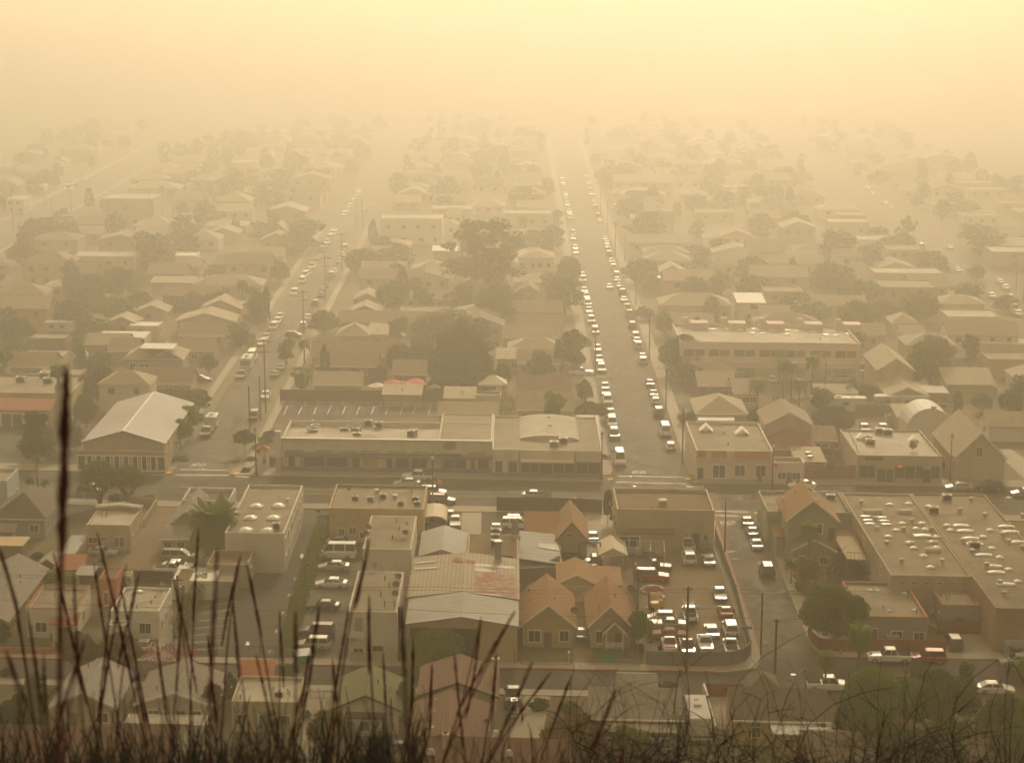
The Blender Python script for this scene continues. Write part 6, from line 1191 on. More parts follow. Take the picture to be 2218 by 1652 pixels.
# motorhomes, trailers
def boxbody(name,label,cat,p,rz,Ln,Wd,Ht,col='whitemetal',cab=False,z0=.5,stripe=None):
    t=thing(name,label,cat,(p.x,p.y,.02),rz); b=MB(); f=Ln/2
    b.hexa([(-f,-Wd/2,z0),(f,-Wd/2,z0),(f,Wd/2,z0),(-f,Wd/2,z0),(-f,-Wd/2,Ht-.1),(f-(.5 if cab else 0),-Wd/2,Ht-.1),(f-(.5 if cab else 0),Wd/2,Ht-.1),(-f,Wd/2,Ht-.1)])
    b.hexa([(-f,-Wd/2,Ht-.1),(f-.5*cab,-Wd/2,Ht-.1),(f-.5*cab,Wd/2,Ht-.1),(-f,Wd/2,Ht-.1),(-f+.15,-Wd/2+.2,Ht),(f-.15-.5*cab,-Wd/2+.2,Ht),(f-.15-.5*cab,Wd/2-.2,Ht),(-f+.15,Wd/2-.2,Ht)]); b.build('body',col,t)
    for x in((-f+1.6,f-1.6) if cab else (-.4,.5)):
        for s in(-1,1):
            w=link('wheel',CARC['sedan']['tyre'],t,(x,s*(Wd/2-.12),.35)); link('rim',CARC['sedan']['rim'],w)
    if cab:
        b=MB(); b.hexa([(f-.02,-Wd/2+.15,1.5),(f+.02,-Wd/2+.15,1.5),(f+.02,Wd/2-.15,1.5),(f-.02,Wd/2-.15,1.5),(f-.35,-Wd/2+.15,2.4),(f-.3,-Wd/2+.15,2.4),(f-.3,Wd/2-.15,2.4),(f-.35,Wd/2-.15,2.4)]); b.build('windscreen','glass',t)
    for s in(-1,1):
        for x in(-f*.5,f*.25): b=MB(); b.box(x-.6,x+.6,s*Wd/2-.015,s*Wd/2+.015,Ht*.52,Ht*.75); b.build('side_window','glass',t)
    if stripe: b=MB(); b.box(-f-.01,f-.2,-Wd/2-.012,Wd/2+.012,z0+.3,z0+.6); b.build('stripe',stripe,t)
    b=MB(); b.box(-.5,.5,-.4,.4,Ht,Ht+.28); b.box(f*.5-.25,f*.5+.25,-.25,.25,Ht,Ht+.12); b.build('roof_unit','whitemetal',t); return t
boxbody('motorhome','white motorhome with rooftop units beside the blue walled house','motorhome',PZ('A3',1592,1260,1.5),math.pi/2,8.2,2.5,3.2,'whitemetal',True,.5,'maroon' if 0 else 'r_red')
boxbody('motorhome','white motorhome parked nose to us on the narrow street','motorhome',PZ('C1',1992,305,1.4),-math.pi/2,6.5,2.3,2.9,'whitemetal',True)
boxbody('box_trailer','white box trailer behind the black pickup','trailer',PZ('C1',1708,770,1.3),-math.pi/2,4.2,2.2,2.5)
boxbody('travel_trailer','white caravan with hatches beside the dark bushy trees','trailer',PZ('C4',712,645,1.5),RZU,11,2.5,3.2); boxbody('travel_trailer','long white container trailer outside the salmon house','trailer',PZ('C4',1215,625,1.5),RZU,10.5,2.4,3.)
boxbody('travel_trailer','pale caravan with square window among low roofs at left','trailer',PZ('D1',485,1228,1.4),RZU,7.,2.4,2.9)
for i,x in enumerate((270,345)): boxbody('bus',('left white bus standing by the wide avenue','right white bus standing by the wide avenue')[i],'bus',PZ('D1',x,115,1.5),-math.pi/2,8,2.5,3.2,'whitemetal',True)
# stripped truck, forklift, scrap
t=thing('truck_chassis','stripped truck chassis with bare engine behind the red pickup','truck',PZ('A3',115,1225),math.pi/2); b=MB()
for s in(-.45,.45): b.box(-2.6,2.4,s-.06,s+.06,.6,.8)
for x in(-2.4,-1.2,0,1.2,2.3): b.box(x-.06,x+.06,-.45,.45,.62,.78)
b.build('frame','darkmetal',t); b=MB(); b.box(.9,2.1,-.4,.4,.8,1.4); b.lathe([(.3,1.4),(.2,1.55)],(1.5,0,0),8); b.build('engine','bareMetal',t); b=MB(); b.box(2.1,2.4,-.9,.9,.7,1.3); b.build('grille','teal' if 0 else 'paleblue',t)
for x in(-1.8,1.7):
    for s in(-1,1): w=link('wheel',CARC['sedan']['tyre'],t,(x,s*.95,.5),0,(1.5,1.2,1.5)); link('rim',CARC['sedan']['rim'],w)
t=thing('forklift','yellow forklift with overhead cage in the scrap yard','forklift',PZ('A3',1248,378),math.pi+RZU+.1); b=MB(); b.box(-1.3,.7,-.55,.55,.3,1.15); b.hexa([(-1.3,-.55,1.15),(-.5,-.55,1.15),(-.5,.55,1.15),(-1.3,.55,1.15),(-1.2,-.5,1.5),(-.6,-.5,1.4),(-.6,.5,1.4),(-1.2,.5,1.5)]); b.build('body','yellow',t); b=MB()
for x,y in((-.75,-.5),(-.75,.5),(.55,-.5),(.55,.5)): b.box(x-.04,x+.04,y-.04,y+.04,1.1,2.35)
for i in range(7): b.box(-.8+i*.22,-.75+i*.22,-.55,.55,2.35,2.4)
b.build('cage','yellow',t); b=MB()
for s in(-.35,.35): b.box(.75,.87,s-.05,s+.05,.1,2.5); b.box(.87,1.9,s-.07,s+.07,.1,.16)
b.box(.72,.8,-.4,.4,1.2,1.35); b.build('mast','darkmetal',t); b=MB(); b.lathe([(.2,-.5),(.26,-.45),(.26,.45),(.2,.5)],(-1.2,0,1.75),10,0,'y'); b.build('gas_bottle','whitemetal',t)
for x,q in((-.9,.8),(.4,1)):
    for s in(-1,1): link('wheel',CARC['sedan']['tyre'],t,(x,s*.5,.3),0,(.9,.9,.9))
BP=MB(); BP.tube([(-.85,-.3,.1),(-.7,.05,.25),(0,.2,.32),(.7,.05,.25),(.85,-.3,.1)],.15,6); BP=[BP.mesh('bumper',[m]) for m in('whitemetal','darkmetal','red','bareMetal')]
for i,(x,y,m,a) in enumerate(((1150,240,3,1.9),(1190,215,3,.4),(1215,228,1,.9),(1235,205,0,-.6),(1250,220,1,.2),(1262,235,2,.1),(1275,212,3,-.7),(1225,248,2,.05))):
    p=PZ('A3',x,y); tag(link('bumper',BP[m],None,(p.x,p.y,.05+.07*(i%3)),a),('lone silver bumper apart from the bumper heap','silver bumper at the left of the heap','dark bumper low in the heap','white bumper on the heap','dark bumper mid heap','short red bumper in the heap','silver bumper at the right of the heap','red bumper in front of the heap')[i],'bumper','loose car bumpers in the scrap yard')
TY=CARC['sedan']['tyre']
for i,(x,y,z) in enumerate(((1300,660,.3),(1300,690,.3),(1320,675,.65),(1285,705,.3),(1240,630,.2),(1265,625,.2),(1220,640,.2))):
    p=PZ('A3',x,y); o=link('loose_tyre',TY,None,(p.x,p.y,z),rng.uniform(0,3)); o.rotation_euler=(rng.choice((0,math.pi/2)),0,rng.uniform(0,3)); tag(o,'loose black tyre lying among the scrap near the tan yard tree','tyre','loose tyres in the scrap yard')
t=thing('parts_truck','white and red cab shell with wheels off behind the grey fence','truck',PZ('A3',1365,690),-math.pi/2)
setmat(link('body',CARC['regcab']['body'],t,(0,0,-.15),0,(.75,1,1)),paint('white')); b=MB(); b.box(.6,1.9,-.7,.7,.93,1.0); b.build('bonnet','red',t); link('windscreen',CARC['regcab']['windscreen'],t,(0,0,-.15),0,(.75,1,1))
t=thing('tow_truck','white tow truck front with light bar and chrome grille','truck',PZ('A3',1655,690),-math.pi/2); setmat(link('body',CARC['regcab']['body'],t),paint('white')); link('windscreen',CARC['regcab']['windscreen'],t); b=MB(); b.box(.1,.3,-.9,.9,1.85,2.0); b.build('light_bar','bareMetal',t); b=MB(); b.box(2.65,2.72,-.7,.7,.5,.95); b.build('grille','bareMetal',t)
for x in(-1.6,1.75):
    for s in(-1,1): w=link('wheel',TY,t,(x,s*.9,.36),0,(1.1,1,1.1)); link('rim',CARC['sedan']['rim'],w)
b=MB(); b.hexa([(-.95,-.72,1.15),(.95 if 0 else -.9,-.72,1.15),(-.9,.72,1.15),(-.95,.72,1.15),(-.5,-.7,1.9),(-.45,-.7,1.9),(-.45,.7,1.9),(-.5,.7,1.9)]); HOODM=b.mesh('open_bonnet',[paint('white')])
for key,x in(('white pickup with raised bonnet mid scrap yard',2.),('white SUV with its bonnet raised on the repair lot',1.7),('pale old saloon with its bonnet propped up',2.2)):
    o=[o for o in COL.objects if o.get('label')==key][0]; h_=link('open_bonnet',HOODM,o,(x,0,0))
    if 'pale' in key: setmat(h_,paint('tan'))
t=thing('flat_trailer','flat car trailer under the red sports car','trailer',PZ('A3',1818,395),math.pi/2); b=MB(); b.box(-2.6,2.4,-1.,1.,.02,.04); b.box(2.4,3.6,-.06,.06,.02,.1); b.build('deck','darkmetal',t)
for s in(-1,1): link('wheel',TY,t,(-.3,s*1.12,.33))
t=thing('skip','teal waste skip with ribbed lid at the hedge end','dumpster',PZ('A2',428,805),.25); b=MB(); b.hexa([(-.95,-.8,.1),(.95,-.8,.1),(.95,.8,.1),(-.95,.8,.1),(-1.05,-.95,1.2),(1.05,-.95,1.2),(1.05,.95,1.5),(-1.05,.95,1.5)]); b.build('body','teal',t); b=MB(); b.hexa([(-1.08,-1.,1.22),(1.08,-1.,1.22),(1.08,1.,1.52),(-1.08,1.,1.52),(-1.08,-1.,1.3),(1.08,-1.,1.3),(1.08,1.,1.6),(-1.08,1.,1.6)]); b.build('lid','galv',t)
t=thing('skip','white waste skip full of rubbish in the dirt yard','dumpster',PZ('C4',1138,790)); b=MB(); b.box(-1.2,1.2,-1,1,.1,1.7); b.build('body','whitemetal',t); b=MB(); [b.box(x,x+.5,y,y+.4,1.5,1.8+rng.random()*.3) for x in(-1.1,-.4,.3) for y in(-.8,-.2,.4)]; b.build('rubbish','darkwood',t)
# parasols, tents, boats
def parasol(L,r,x,y,mn,w=1.9,h=2.7):
    p=PZ(r,x,y,h); t=thing('parasol',L,'parasol',(p.x,p.y,0)); b=MB(); n=8
    for i in range(n): a,e=2*math.pi*i/n,2*math.pi*(i+1)/n; b.poly([(w*math.cos(a),w*math.sin(a),h-.35),(w*math.cos(e),w*math.sin(e),h-.35),(0,0,h+.35)])
    b.build('canopy',mn,t); b=MB(); b.tube([(0,0,0),(0,0,h+.3)],.04,5); b.build('pole','wood',t)
for L_,x,y in(('leftmost red parasol above the tan garage roof',1147,447),('lowest red parasol, second from the left',1230,458),('highest red parasol above the tan garage roof',1337,437),('right red parasol touching the tan garage roof',1352,460)): parasol(L_,'C2',x,y,'parasol')
parasol('white garden parasol left of the red ones','C2',1022,475,'white'); parasol('grey garden umbrella right of the red ones','C2',1490,485,'greyblue',1.4)
t=thing('gazebo_tent','white peaked gazebo tent beside the cream box house','tent',PZ('C2',1955,560)); b=MB(); q=[(-3,-2.5),(3,-2.5),(3,2.5),(-3,2.5)]
for i in range(4): a,e=q[i],q[(i+1)%4]; b.poly([(a[0],a[1],2.7),(e[0],e[1],2.7),(.4*(1 if e[0]>0 else -1),0,4.2),(.4*(1 if a[0]>0 else -1),0,4.2)]); b.box(min(a[0],e[0])-.02,max(a[0],e[0])+.02,min(a[1],e[1])-.02,max(a[1],e[1])+.02,2.35,2.7)
b.build('canopy','white',t); b=MB(); b.box(-.05,.05,-.05,.05,0,2.4); pm_=b.mesh('post',['whitemetal']); [link('post',pm_,t,(x,y,0)) for x,y in q]
for i,(r,x,y) in enumerate((('C4',810,415),('C4',740,455))):
    t=thing('motorboat',('small white motorboat on a trailer among the parked cars','long white motorboat in front of the forecourt cars')[i],'boat',PZ(r,x,y),RZU+math.pi*(i)); b=MB(); hs_=[(-2.8,1,.5),(0,1.1,.4),(1.8,.8,.6),(3.2,.05,1.2)]; ix=[]
    for x_,w,z in hs_: ix.append(len(b.v)); b.v+=[(x_,-w,1.4+.1*(x_>1)),(x_,-w*.5,z),(x_,w*.5,z),(x_,w,1.4+.1*(x_>1))]
    for a,e in zip(ix,ix[1:]): b.f+= [(a+k,a+(k+1)%4,e+(k+1)%4,e+k) for k in range(4)]; b.m+=[0]*4
    b.f.append((ix[0],ix[0]+1,ix[0]+2,ix[0]+3)); b.m.append(0); b.build('hull','whitemetal',t); b=MB(); b.box(-.8,.9,-.6,.6,1.4,2.1); b.build('cabin','glass_pale',t); b=MB(); b.box(-2.6,2.6,-.5,.5,.25,.4); b.build('trailer_frame','darkmetal',t)
# ------------------------------------------------------------------ fences, hedges
fence('scrap_yard_fence','long grey sheet fence curving round the scrap yard','slate_panel',[PZ('A3',1185,828),PZ('A3',1600,842),PZ('A3',1870,835),PZ('A3',1975,800),PZ('A3',2020,745),PZ('A3',1970,560),PZ('A3',1905,300),PZ('A3',1850,140),PZ('B3',1790,980),PZ('B3',1735,820)],2.0)
fence('wooden_fence','red-brown plank fence curving round the grey stucco house','redwood',[PZ('A4',470,600),PZ('A4',500,660),PZ('A4',560,712),PZ('A4',700,722),PZ('A4',1580,728)],1.8); fence('wooden_fence','red plank fence across the drive of the small Spanish house','redwood',[PZ('A4',1510,572),PZ('A4',1940,572)],1.8); fence('wooden_fence','red plank fence running down to the pavement beside the drive','redwood',[PZ('A4',1885,580),PZ('A4',2030,715)],1.8)
fence('wooden_fence','plank fence between the pink shop and the peeling shop','wood',[PZ('C4',440,1245),PZ('C4',862,1245)],2.6); fence('slatted_gate','brown slatted gate across the drive beside the motorhome','redwood',[PZ('A3',1665,1078),PZ('A3',1955,1080)],1.7); fence('garden_wall','white garden wall between motorhome and slatted gate','white',[PZ('A3',1640,1060),PZ('A3',1670,1140),PZ('A3',1740,1420)],1.5,'wall',.2)
fence('metal_gate','blue-grey metal gate in front of the motorhome','blue',[PZ('A3',1455,1180),PZ('A3',1680,1185)],1.8); fence('iron_fence','black iron railing along the front of the striped parking lot','darkmetal',[PZ('A1',1405,758),PZ('A2',255,775)],1.8,'fence',.06,2.5,bars=True)
fence('iron_gate','black double iron gate at the top of the lane','darkmetal',[PZ('B2',428,578),PZ('B2',640,582)],2.6,'gate',.06,3,bars=True); fence('chain_fence','white pipe fence with mesh along the main street pavement','galv',[PZ('B1',410,520),PZ('B1',540,528),PZ('B1',828,540)],2.0,'fence',.05,3,bars=True,pm='whitemetal')
fence('picket_fence','short white picket fence among shrubs at the lower street','white',[PZ('A1',228,972),PZ('A1',365,968)],1.0,bars=True,pm='white'); fence('garden_wall','low orange-red retaining wall below the front lawn','terracotta',[PZ('A1',-60,735),PZ('A1',430,740),PZ('A1',432,690)],.95,'wall',.25); fence('concrete_wall','low concrete yard wall in front of apartment building 367','stucco',[PZ('A2',820,800),PZ('A2',1190,800)],1.3,'wall',.2)
fence('board_fence','dark tall fence screening the repair lot from the main street','darkwood',[PZ('B3',-25,592),PZ('B3',640,602),PZ('B3',820,615)],2.4); fence('plank_fence','weathered plank fence along the dirt yard with white cars','darkwood',[PZ('B1',600,1130),PZ('B1',1050,1165),PZ('B1',1390,1180)],1.9); fence('brick_pillar_wall','low wall with brick pillars beside the dirt drive','tan',[PZ('B1',1055,540),PZ('B1',1265,560),PZ('B1',1215,640),PZ('B1',1160,730)],1.5,'wall',.2,3.,pm='terracotta'); fence('chain_fence','wire fence around the cottage lawn nearest the workshop','galv',[PZ('A3',170,825),PZ('A3',585,830),PZ('A3',585,680)],1.,bars=True,pm='galv'); fence('chain_fence','wire fence before the bright artificial turf patch','galv',[PZ('A3',760,830),PZ('A3',1115,835),PZ('A3',1110,700)],1.,bars=True,pm='galv'); fence('driveway_gate','white pipe gate across the concrete drive beside the cream flat house','galv',[PZ('A2',490,1095),PZ('A2',660,1098)],1.3,'gate',.05,2.2,bars=True,pm='galv'); fence('yard_fence','plank wall along the west side of the dirt lot of the cottages','darkwood',[PZ('A3',1085,700),PZ('A3',1100,360),PZ('A3',1075,80)],1.9); fence('picket_fence','white picket fence by the blue hatchback','white',[PZ('C2',1815,625),PZ('C2',2085,630)],1.2,bars=True,pm='white'); fence('dark_fence','dark board fence below the apartment garages','brown',[PZ('C4',60,380),PZ('C4',945,385)],1.9); fence('brown_fence','long brown fence between caravan yard and dirt yard','brown',[PZ('C4',850,730),PZ('C4',1200,735)],2.2); fence('dark_fence','dark fence under the beige cottage windows','brown',[PZ('C1',955,590),PZ('C1',1540,600)],2.); fence('white_wall','long white wall in front of the hedge at right','cream',[PZ('C4',1595,560),PZ('C4',1985,575)],2.,'wall',.2)
loose_leaf('hedge','long ivy covered hedge between the lane and the car lot','hedge',[PZ('B2',600,770),PZ('B2',545,930),PZ('B2',475,1150),PZ('A2',410,330),PZ('A2',330,650),PZ('A2',300,780)],1.9,2.7,'leaf_g',9000,.26)
loose_leaf('hedge','hedge running across behind the yellow shop','hedge',[PZ('B2',600,770),PZ('B2',780,815),PZ('B2',940,830)],1.6,2.6,'leaf_g',3500,.26)
loose_leaf('hedge','dark vine hedge between the concrete drive and striped lot','hedge',[PZ('A1',1640,240),PZ('A1',1540,420),PZ('A1',1440,650)],1.6,2.6,'leaf_b',3500,.26); loose_leaf('bougainvillea','pink flowering creeper behind the two nearest bungalows','creeper',[PZ('A1',1140,900),PZ('A1',1300,850),PZ('A1',1600,870)],2.,2.6,'flower',2200,.2); loose_leaf('hedge','clipped hedge below the two storey grey-green house','hedge',[PZ('B4',620,1165),PZ('B4',1130,1165)],1.2,1.3,'leaf_b',2200,.22)
for i,(r,xl,xr,yb,m) in enumerate((('C4',180,1640,690,'leaf_b'),('D1',880,1180,900,'leaf_b'),('D1',230,950,880,'leaf_b'),('C2',1000,1100,440,'leaf_b'),('C1',1900,2060,150,'leaf_g'),('D4',870,1150,1120,'leaf_b'),('C2',1600,2120,680,'leaf_g'))): loose_leaf('hedge',('long dark hedge behind the red hip roof and barn','dark hedge by the long pale two storey block','long hedge row before the hipped two storey house','clipped dark hedge left of the red parasols','bushy verge by the motorhome','dark hedge behind the apartment block','leafy hedge between box house and shop row')[i],'hedge',[PZ(r,xl,yb),PZ(r,xr,yb+4)],2.2,2.4,m,2600,.34)
# ------------------------------------------------------------------ trees one can tell apart
for L_,r,xl,xr,yt,yb,k,m,lod,stm in (
 ('round glossy tree with orange tipped leaves beside the flat cream house','A2',440,860,1165,1540,'dome','leaf_o',0,.15),('wide orange-brown tree at the lower street left of the beige car','A1',500,800,530,880,'dome','leaf_o',0,.1),('orange-green tree touching the pink creeper','A1',770,1160,535,880,'dome','leaf_o',0,.1),('bright clipped dome hedge tree between two bungalows','A1',1040,1445,985,1225,'dome','leaf_y',0,.03),('dark red leafed shrub tree beside the grey-tan bungalow','A1',1640,1815,960,1290,'tall','leaf_r',0,.1),('dark green column tree behind the red shrub','A1',1800,1930,860,1110,'column','leaf_b',1,.05),
 ('broad green tree in front of the rusted workshop','A2',1240,1750,510,825,'dome','leaf_g',0,.1),('small green tree below the workshop tree','A2',1255,1415,745,955,'loose','leaf_g',1,.1),('tall slim green tree against the brick-brown tiled house','A2',1150,1395,945,1290,'tall','leaf_g',0,.05),('thin weeping tree beside the teal skip','A2',240,430,790,960,'loose','leaf_p',1,.2),('thin young tree at the wall of the flat cream house','A2',60,260,1170,1470,'loose','leaf_p',1,.25),
 ('dense round tree with coppery new leaves before the blue walled house','A3',310,885,1190,1600,'dome','leaf_o',0,.1),('bright yellow-green bushy tree beside the blue walled house','A3',880,1185,1320,1640,'tall','leaf_y',0,.08),('dark clipped tree between cream cottage and scrap yard','A3',990,1245,372,680,'dome','leaf_a',0,.2),
 ('huge round green tree at the corner of the red wooden fence','A4',372,980,148,650,'dome','leaf_g',0,.1),('broad lit green tree in the garden by the white crew pickup','A4',650,1310,815,1340,'dome','leaf_g',0,.12),('large dark green tree mass at the bottom right','A4',1250,1800,880,1620,'tall','leaf_a',0,.08),('wispy pale tree in front of the red SUV','A4',1250,1430,765,1000,'loose','leaf_p',1,.2),('wispy willow like tree near the lower street at right','A4',1640,1830,785,1060,'loose','leaf_p',1,.2),('bushy tree cut by the right picture edge','A4',2090,2400,745,980,'dome','leaf_g',0,.1),('dark bushy tree under the white sedan','A4',1820,2300,1020,1500,'dome','leaf_a',0,.1),('dark tree filling the right bottom corner','A4',1900,2500,1180,1640,'dome','leaf_a',0,.08),('green tree between palm and lit garden tree','A4',1000,1420,900,1250,'dome','leaf_g',0,.1),('dark shrubby tree behind the pale patio cover','A4',640,860,1080,1400,'loose','leaf_b',1,.05),('low dark tree against the bottom edge right of the patio','A4',950,1500,1330,1700,'dome','leaf_a',0,.05),('shadowed green tree below the lit garden tree','A4',680,1300,1180,1640,'dome','leaf_a',0,.1),
 ('yellow-green tree behind the red tile parapet house','B1',250,655,1055,1250,'dome','leaf_y',0,.1),('thin cypress beside the corner shop block','B3',815,925,412,700,'column','leaf_b',0,.12),('leaning shrub on the apartment wall top','B2',1305,1450,635,780,'loose','leaf_g',1,.05),('sprawling green shrub between apartment and open shed','B2',1315,1470,770,960,'loose','leaf_g',1,.05),('small shrub beside the workshop gutter','B2',1280,1365,1060,1200,'loose','leaf_g',1,.05),
 ('dark bush at the left lower picture edge by the lawn','A1',-60,100,440,660,'dome','leaf_b',1,.05),('dark shrubs beside the picket fence','A1',160,430,880,1100,'loose','leaf_b',1,.05),('large dark shrub in the bottom left corner','A1',-40,390,1030,1420,'dome','leaf_b',0,.05),('clipped dark bush left of the picket fence','A1',0,105,835,930,'dome','leaf_b',1,.05),
 ('leafy street tree shading the ribbed warehouse end','C1',1490,1715,505,730,'dome','leaf_g',1,.2),('broad street tree beside the ribbed warehouse wall','C1',1390,1645,640,900,'dome','leaf_g',0,.25),('street tree nearest the corner porch','C1',1340,1570,745,1010,'dome','leaf_g',0,.3),('small round street tree by the narrow street corner','C1',1880,2070,835,1040,'dome','leaf_a',1,.35),('lit green tree beside the tall fan palm','C1',590,800,545,830,'dome','leaf_g',0,.1),('dark tree behind the ribbed warehouse','C1',640,990,320,640,'dome','leaf_b',0,.1),('rounded tree left of the blue-grey house','C1',675,945,195,400,'dome','leaf_a',1,.1),('dark cedar before the red tile arcade','C1',140,470,665,1095,'loose','leaf_b',0,.1),('dark thicket tree between palm and cedar','C1',430,700,720,1010,'loose','leaf_b',1,.1),('tree at the picture edge above the brown gable','C1',-20,170,160,300,'dome','leaf_b',1,.05),('feathery tree beside tan flat roofed house','C1',550,690,50,260,'loose','leaf_p',1,.1),('dark tree by the cottage drive','C1',1610,1760,230,390,'dome','leaf_b',1,.1),('dark leafy tree mass up the narrow street','C1',1820,2050,-20,190,'loose','leaf_b',1,.1),
 ('tall feathery eucalyptus crown rising over the middle block','D2',1600,2200,380,1010,'tall','leaf_b',0,.12),('dark dense tree left of the eucalyptus','D2',1010,1290,835,1110,'dome','leaf_b',0,.05),('loose green tree between dense tree and eucalyptus','D2',1280,1500,890,1120,'loose','leaf_b',1,.1),('round dark tree right of the narrow street pole','D2',745,1005,590,800,'dome','leaf_b',1,.05),('broad tree beside the narrow street near the hip house','D2',470,720,1080,1300,'dome','leaf_g',0,.1),('deep green tree mass below the eucalyptus','C2',1440,1720,60,520,'loose','leaf_b',0,.05),('wide green tree mass beside the gazebo tent','C2',1650,2010,110,530,'loose','leaf_b',0,.05),('dense dark crown between eucalyptus and gazebo tent','C2',1560,1900,-60,420,'dome','leaf_b',0,.05),('dark low crown beside the grey umbrella','C2',1420,1660,330,560,'dome','leaf_b',0,.05),('dark spreading crown right of the gazebo tent','C2',1960,2120,300,520,'dome','leaf_b',1,.05),('broad dark crown under the eucalyptus','O',960,1090,690,775,'loose','leaf_b',0,.05),('deep crown left under the eucalyptus','O',915,1020,745,830,'dome','leaf_b',0,.05),('dark crown right under the eucalyptus','O',1030,1125,610,700,'loose','leaf_a',0,.05),('ragged crown between the shop row and the eucalyptus','O',1000,1090,760,850,'loose','leaf_a',0,.05),('green tree left of the deep tree mass','C2',1250,1500,120,330,'dome','leaf_b',1,.05),('street tree beside the flag on the narrow street','C2',300,520,330,520,'loose','leaf_a',1,.15),('leafy tree under the wires','C2',200,390,100,330,'loose','leaf_a',1,.25),
 ('pointed conifer among roofs left of the broad street','C3',400,535,110,400,'cone','leaf_b',0,.05),('bushy tree left of the broad street above the conifer','C3',440,730,20,330,'loose','leaf_b',0,.1),('dome shaped tree at the shop row annex','C3',585,880,612,765,'dome','leaf_b',0,.1),('great round tree before the apartment block','C3',1260,1710,60,400,'dome','leaf_b',0,.12),('green shrub tree on the corner shop back wall','C3',1395,1690,675,800,'loose','leaf_g',1,.05),('garden bush below the long tan roof','C3',600,760,430,620,'dome','leaf_a',1,.05),
 ('dark bushy tree beside the caravan','C4',480,860,640,860,'dome','leaf_b',0,.05),('dark tree behind the solar panel roof','C4',790,1050,470,640,'dome','leaf_b',1,.05),('tall green tree mass right of two storey cream house','C4',1260,1640,70,480,'loose','leaf_a',0,.05),('pruned round tree before the cream gabled house','C4',1885,2050,1080,1215,'dome','leaf_a',1,.25),('bush behind the long white wall','C4',1780,1960,540,700,'dome','leaf_b',1,.05),('thin street sapling by the plank fence','C4',600,690,1070,1250,'loose','leaf_a',1,.45),('leafy tree at the far right before the white garage','C4',1990,2200,500,740,'dome','leaf_b',1,.05),
 ('big round tree by the wide avenue','D1',150,510,330,600,'dome','leaf_b',0,.05),('dark tree below the avenue tree','D1',65,300,520,740,'dome','leaf_b',1,.05),('wide dark tree group behind the long pale block','D1',1000,1420,450,780,'loose','leaf_b',0,.05),('spreading tree before the long dark hedge row','D1',580,950,800,1010,'dome','leaf_b',0,.1),('rounded tree beside the small twin gabled cottage','D1',770,1100,975,1180,'dome','leaf_a',1,.05),('single round bush tree at the left low roofs','D1',400,610,1030,1210,'dome','leaf_a',1,.05),('round tree in front of long brown roof','D1',1480,1640,930,1080,'dome','leaf_b',1,.05),('dark tree group at the narrow street bend','D1',1920,2200,900,1200,'loose','leaf_b',0,.05),('flat topped trees beside the cream gable end','D1',1440,1670,380,530,'loose','leaf_b',1,.05),('tall column cypress near the narrow street','D1',2110,2190,900,1200,'column','leaf_b',1,.05),
 ('large dark tree group left of the narrow street','D2',270,640,330,600,'loose','leaf_b',0,.05),('dark trees beside two storey pale house','D2',150,330,690,870,'dome','leaf_b',1,.05),('round tree by the broad street beside white house','D3',450,670,650,900,'dome','leaf_b',0,.05),('dark trees under the white two storey house','D3',290,620,770,1010,'loose','leaf_b',0,.05),('tree crown right of the wire line','D3',980,1290,670,880,'dome','leaf_b',0,.05),('lit green tree beside the street wires','D3',1240,1400,1090,1300,'dome','leaf_a',1,.1),('round low tree at the right kerb','D3',1070,1260,1060,1170,'dome','leaf_b',1,.1),('dark tree row behind the wide tan house','D3',950,1350,360,540,'loose','leaf_b',1,.05),('hazy tree left of the crossing','D3',410,520,270,400,'loose','leaf_b',1,.05),('tree clump behind the row houses','D3',1590,1830,750,860,'dome','leaf_b',1,.05),
 ('huge dark round tree on the right side','D4',430,860,690,960,'dome','leaf_b',0,.05),('lighter green tree leaning on the huge dark one','D4',680,1110,830,1080,'dome','leaf_a',0,.05),('dark broad tree below the slot windowed hall','D4',1180,1560,930,1180,'dome','leaf_b',0,.05),('tall tree left of broad hall tree','D4',940,1190,990,1210,'dome','leaf_b',1,.05),('round tree by the curving street','D4',1730,1910,720,860,'dome','leaf_b',1,.1),('spreading trees near the curving street cars','D4',1580,1920,870,1000,'loose','leaf_b',1,.05),('far tree bank right of the curving street','D4',1600,2100,390,640,'loose','leaf_b',0,.05),('dark tree behind the white ridge row house','D4',530,900,420,700,'loose','leaf_b',0,.05),('small tree fan behind the apartment chimneys','D4',200,560,950,1130,'loose','leaf_a',1,.05),('round tree beside the far motel roof','D4',240,480,290,430,'dome','leaf_b',1,.05),('tree at right edge beside the curving street','D4',1950,2170,960,1100,'dome','leaf_b',1,.05),('left tree below the white ridge row house','D4',-20,260,850,1000,'loose','leaf_b',1,.05)):
    if r[0] in'D' and lod==0: lod=1
    t=treepx(L_,r,xl,xr,yt,yb,k,m,lod,stem=stm)
    o=t.location; OCC.append((o.x-2,o.x+2,uv(o)[1]-2,uv(o)[1]+2))
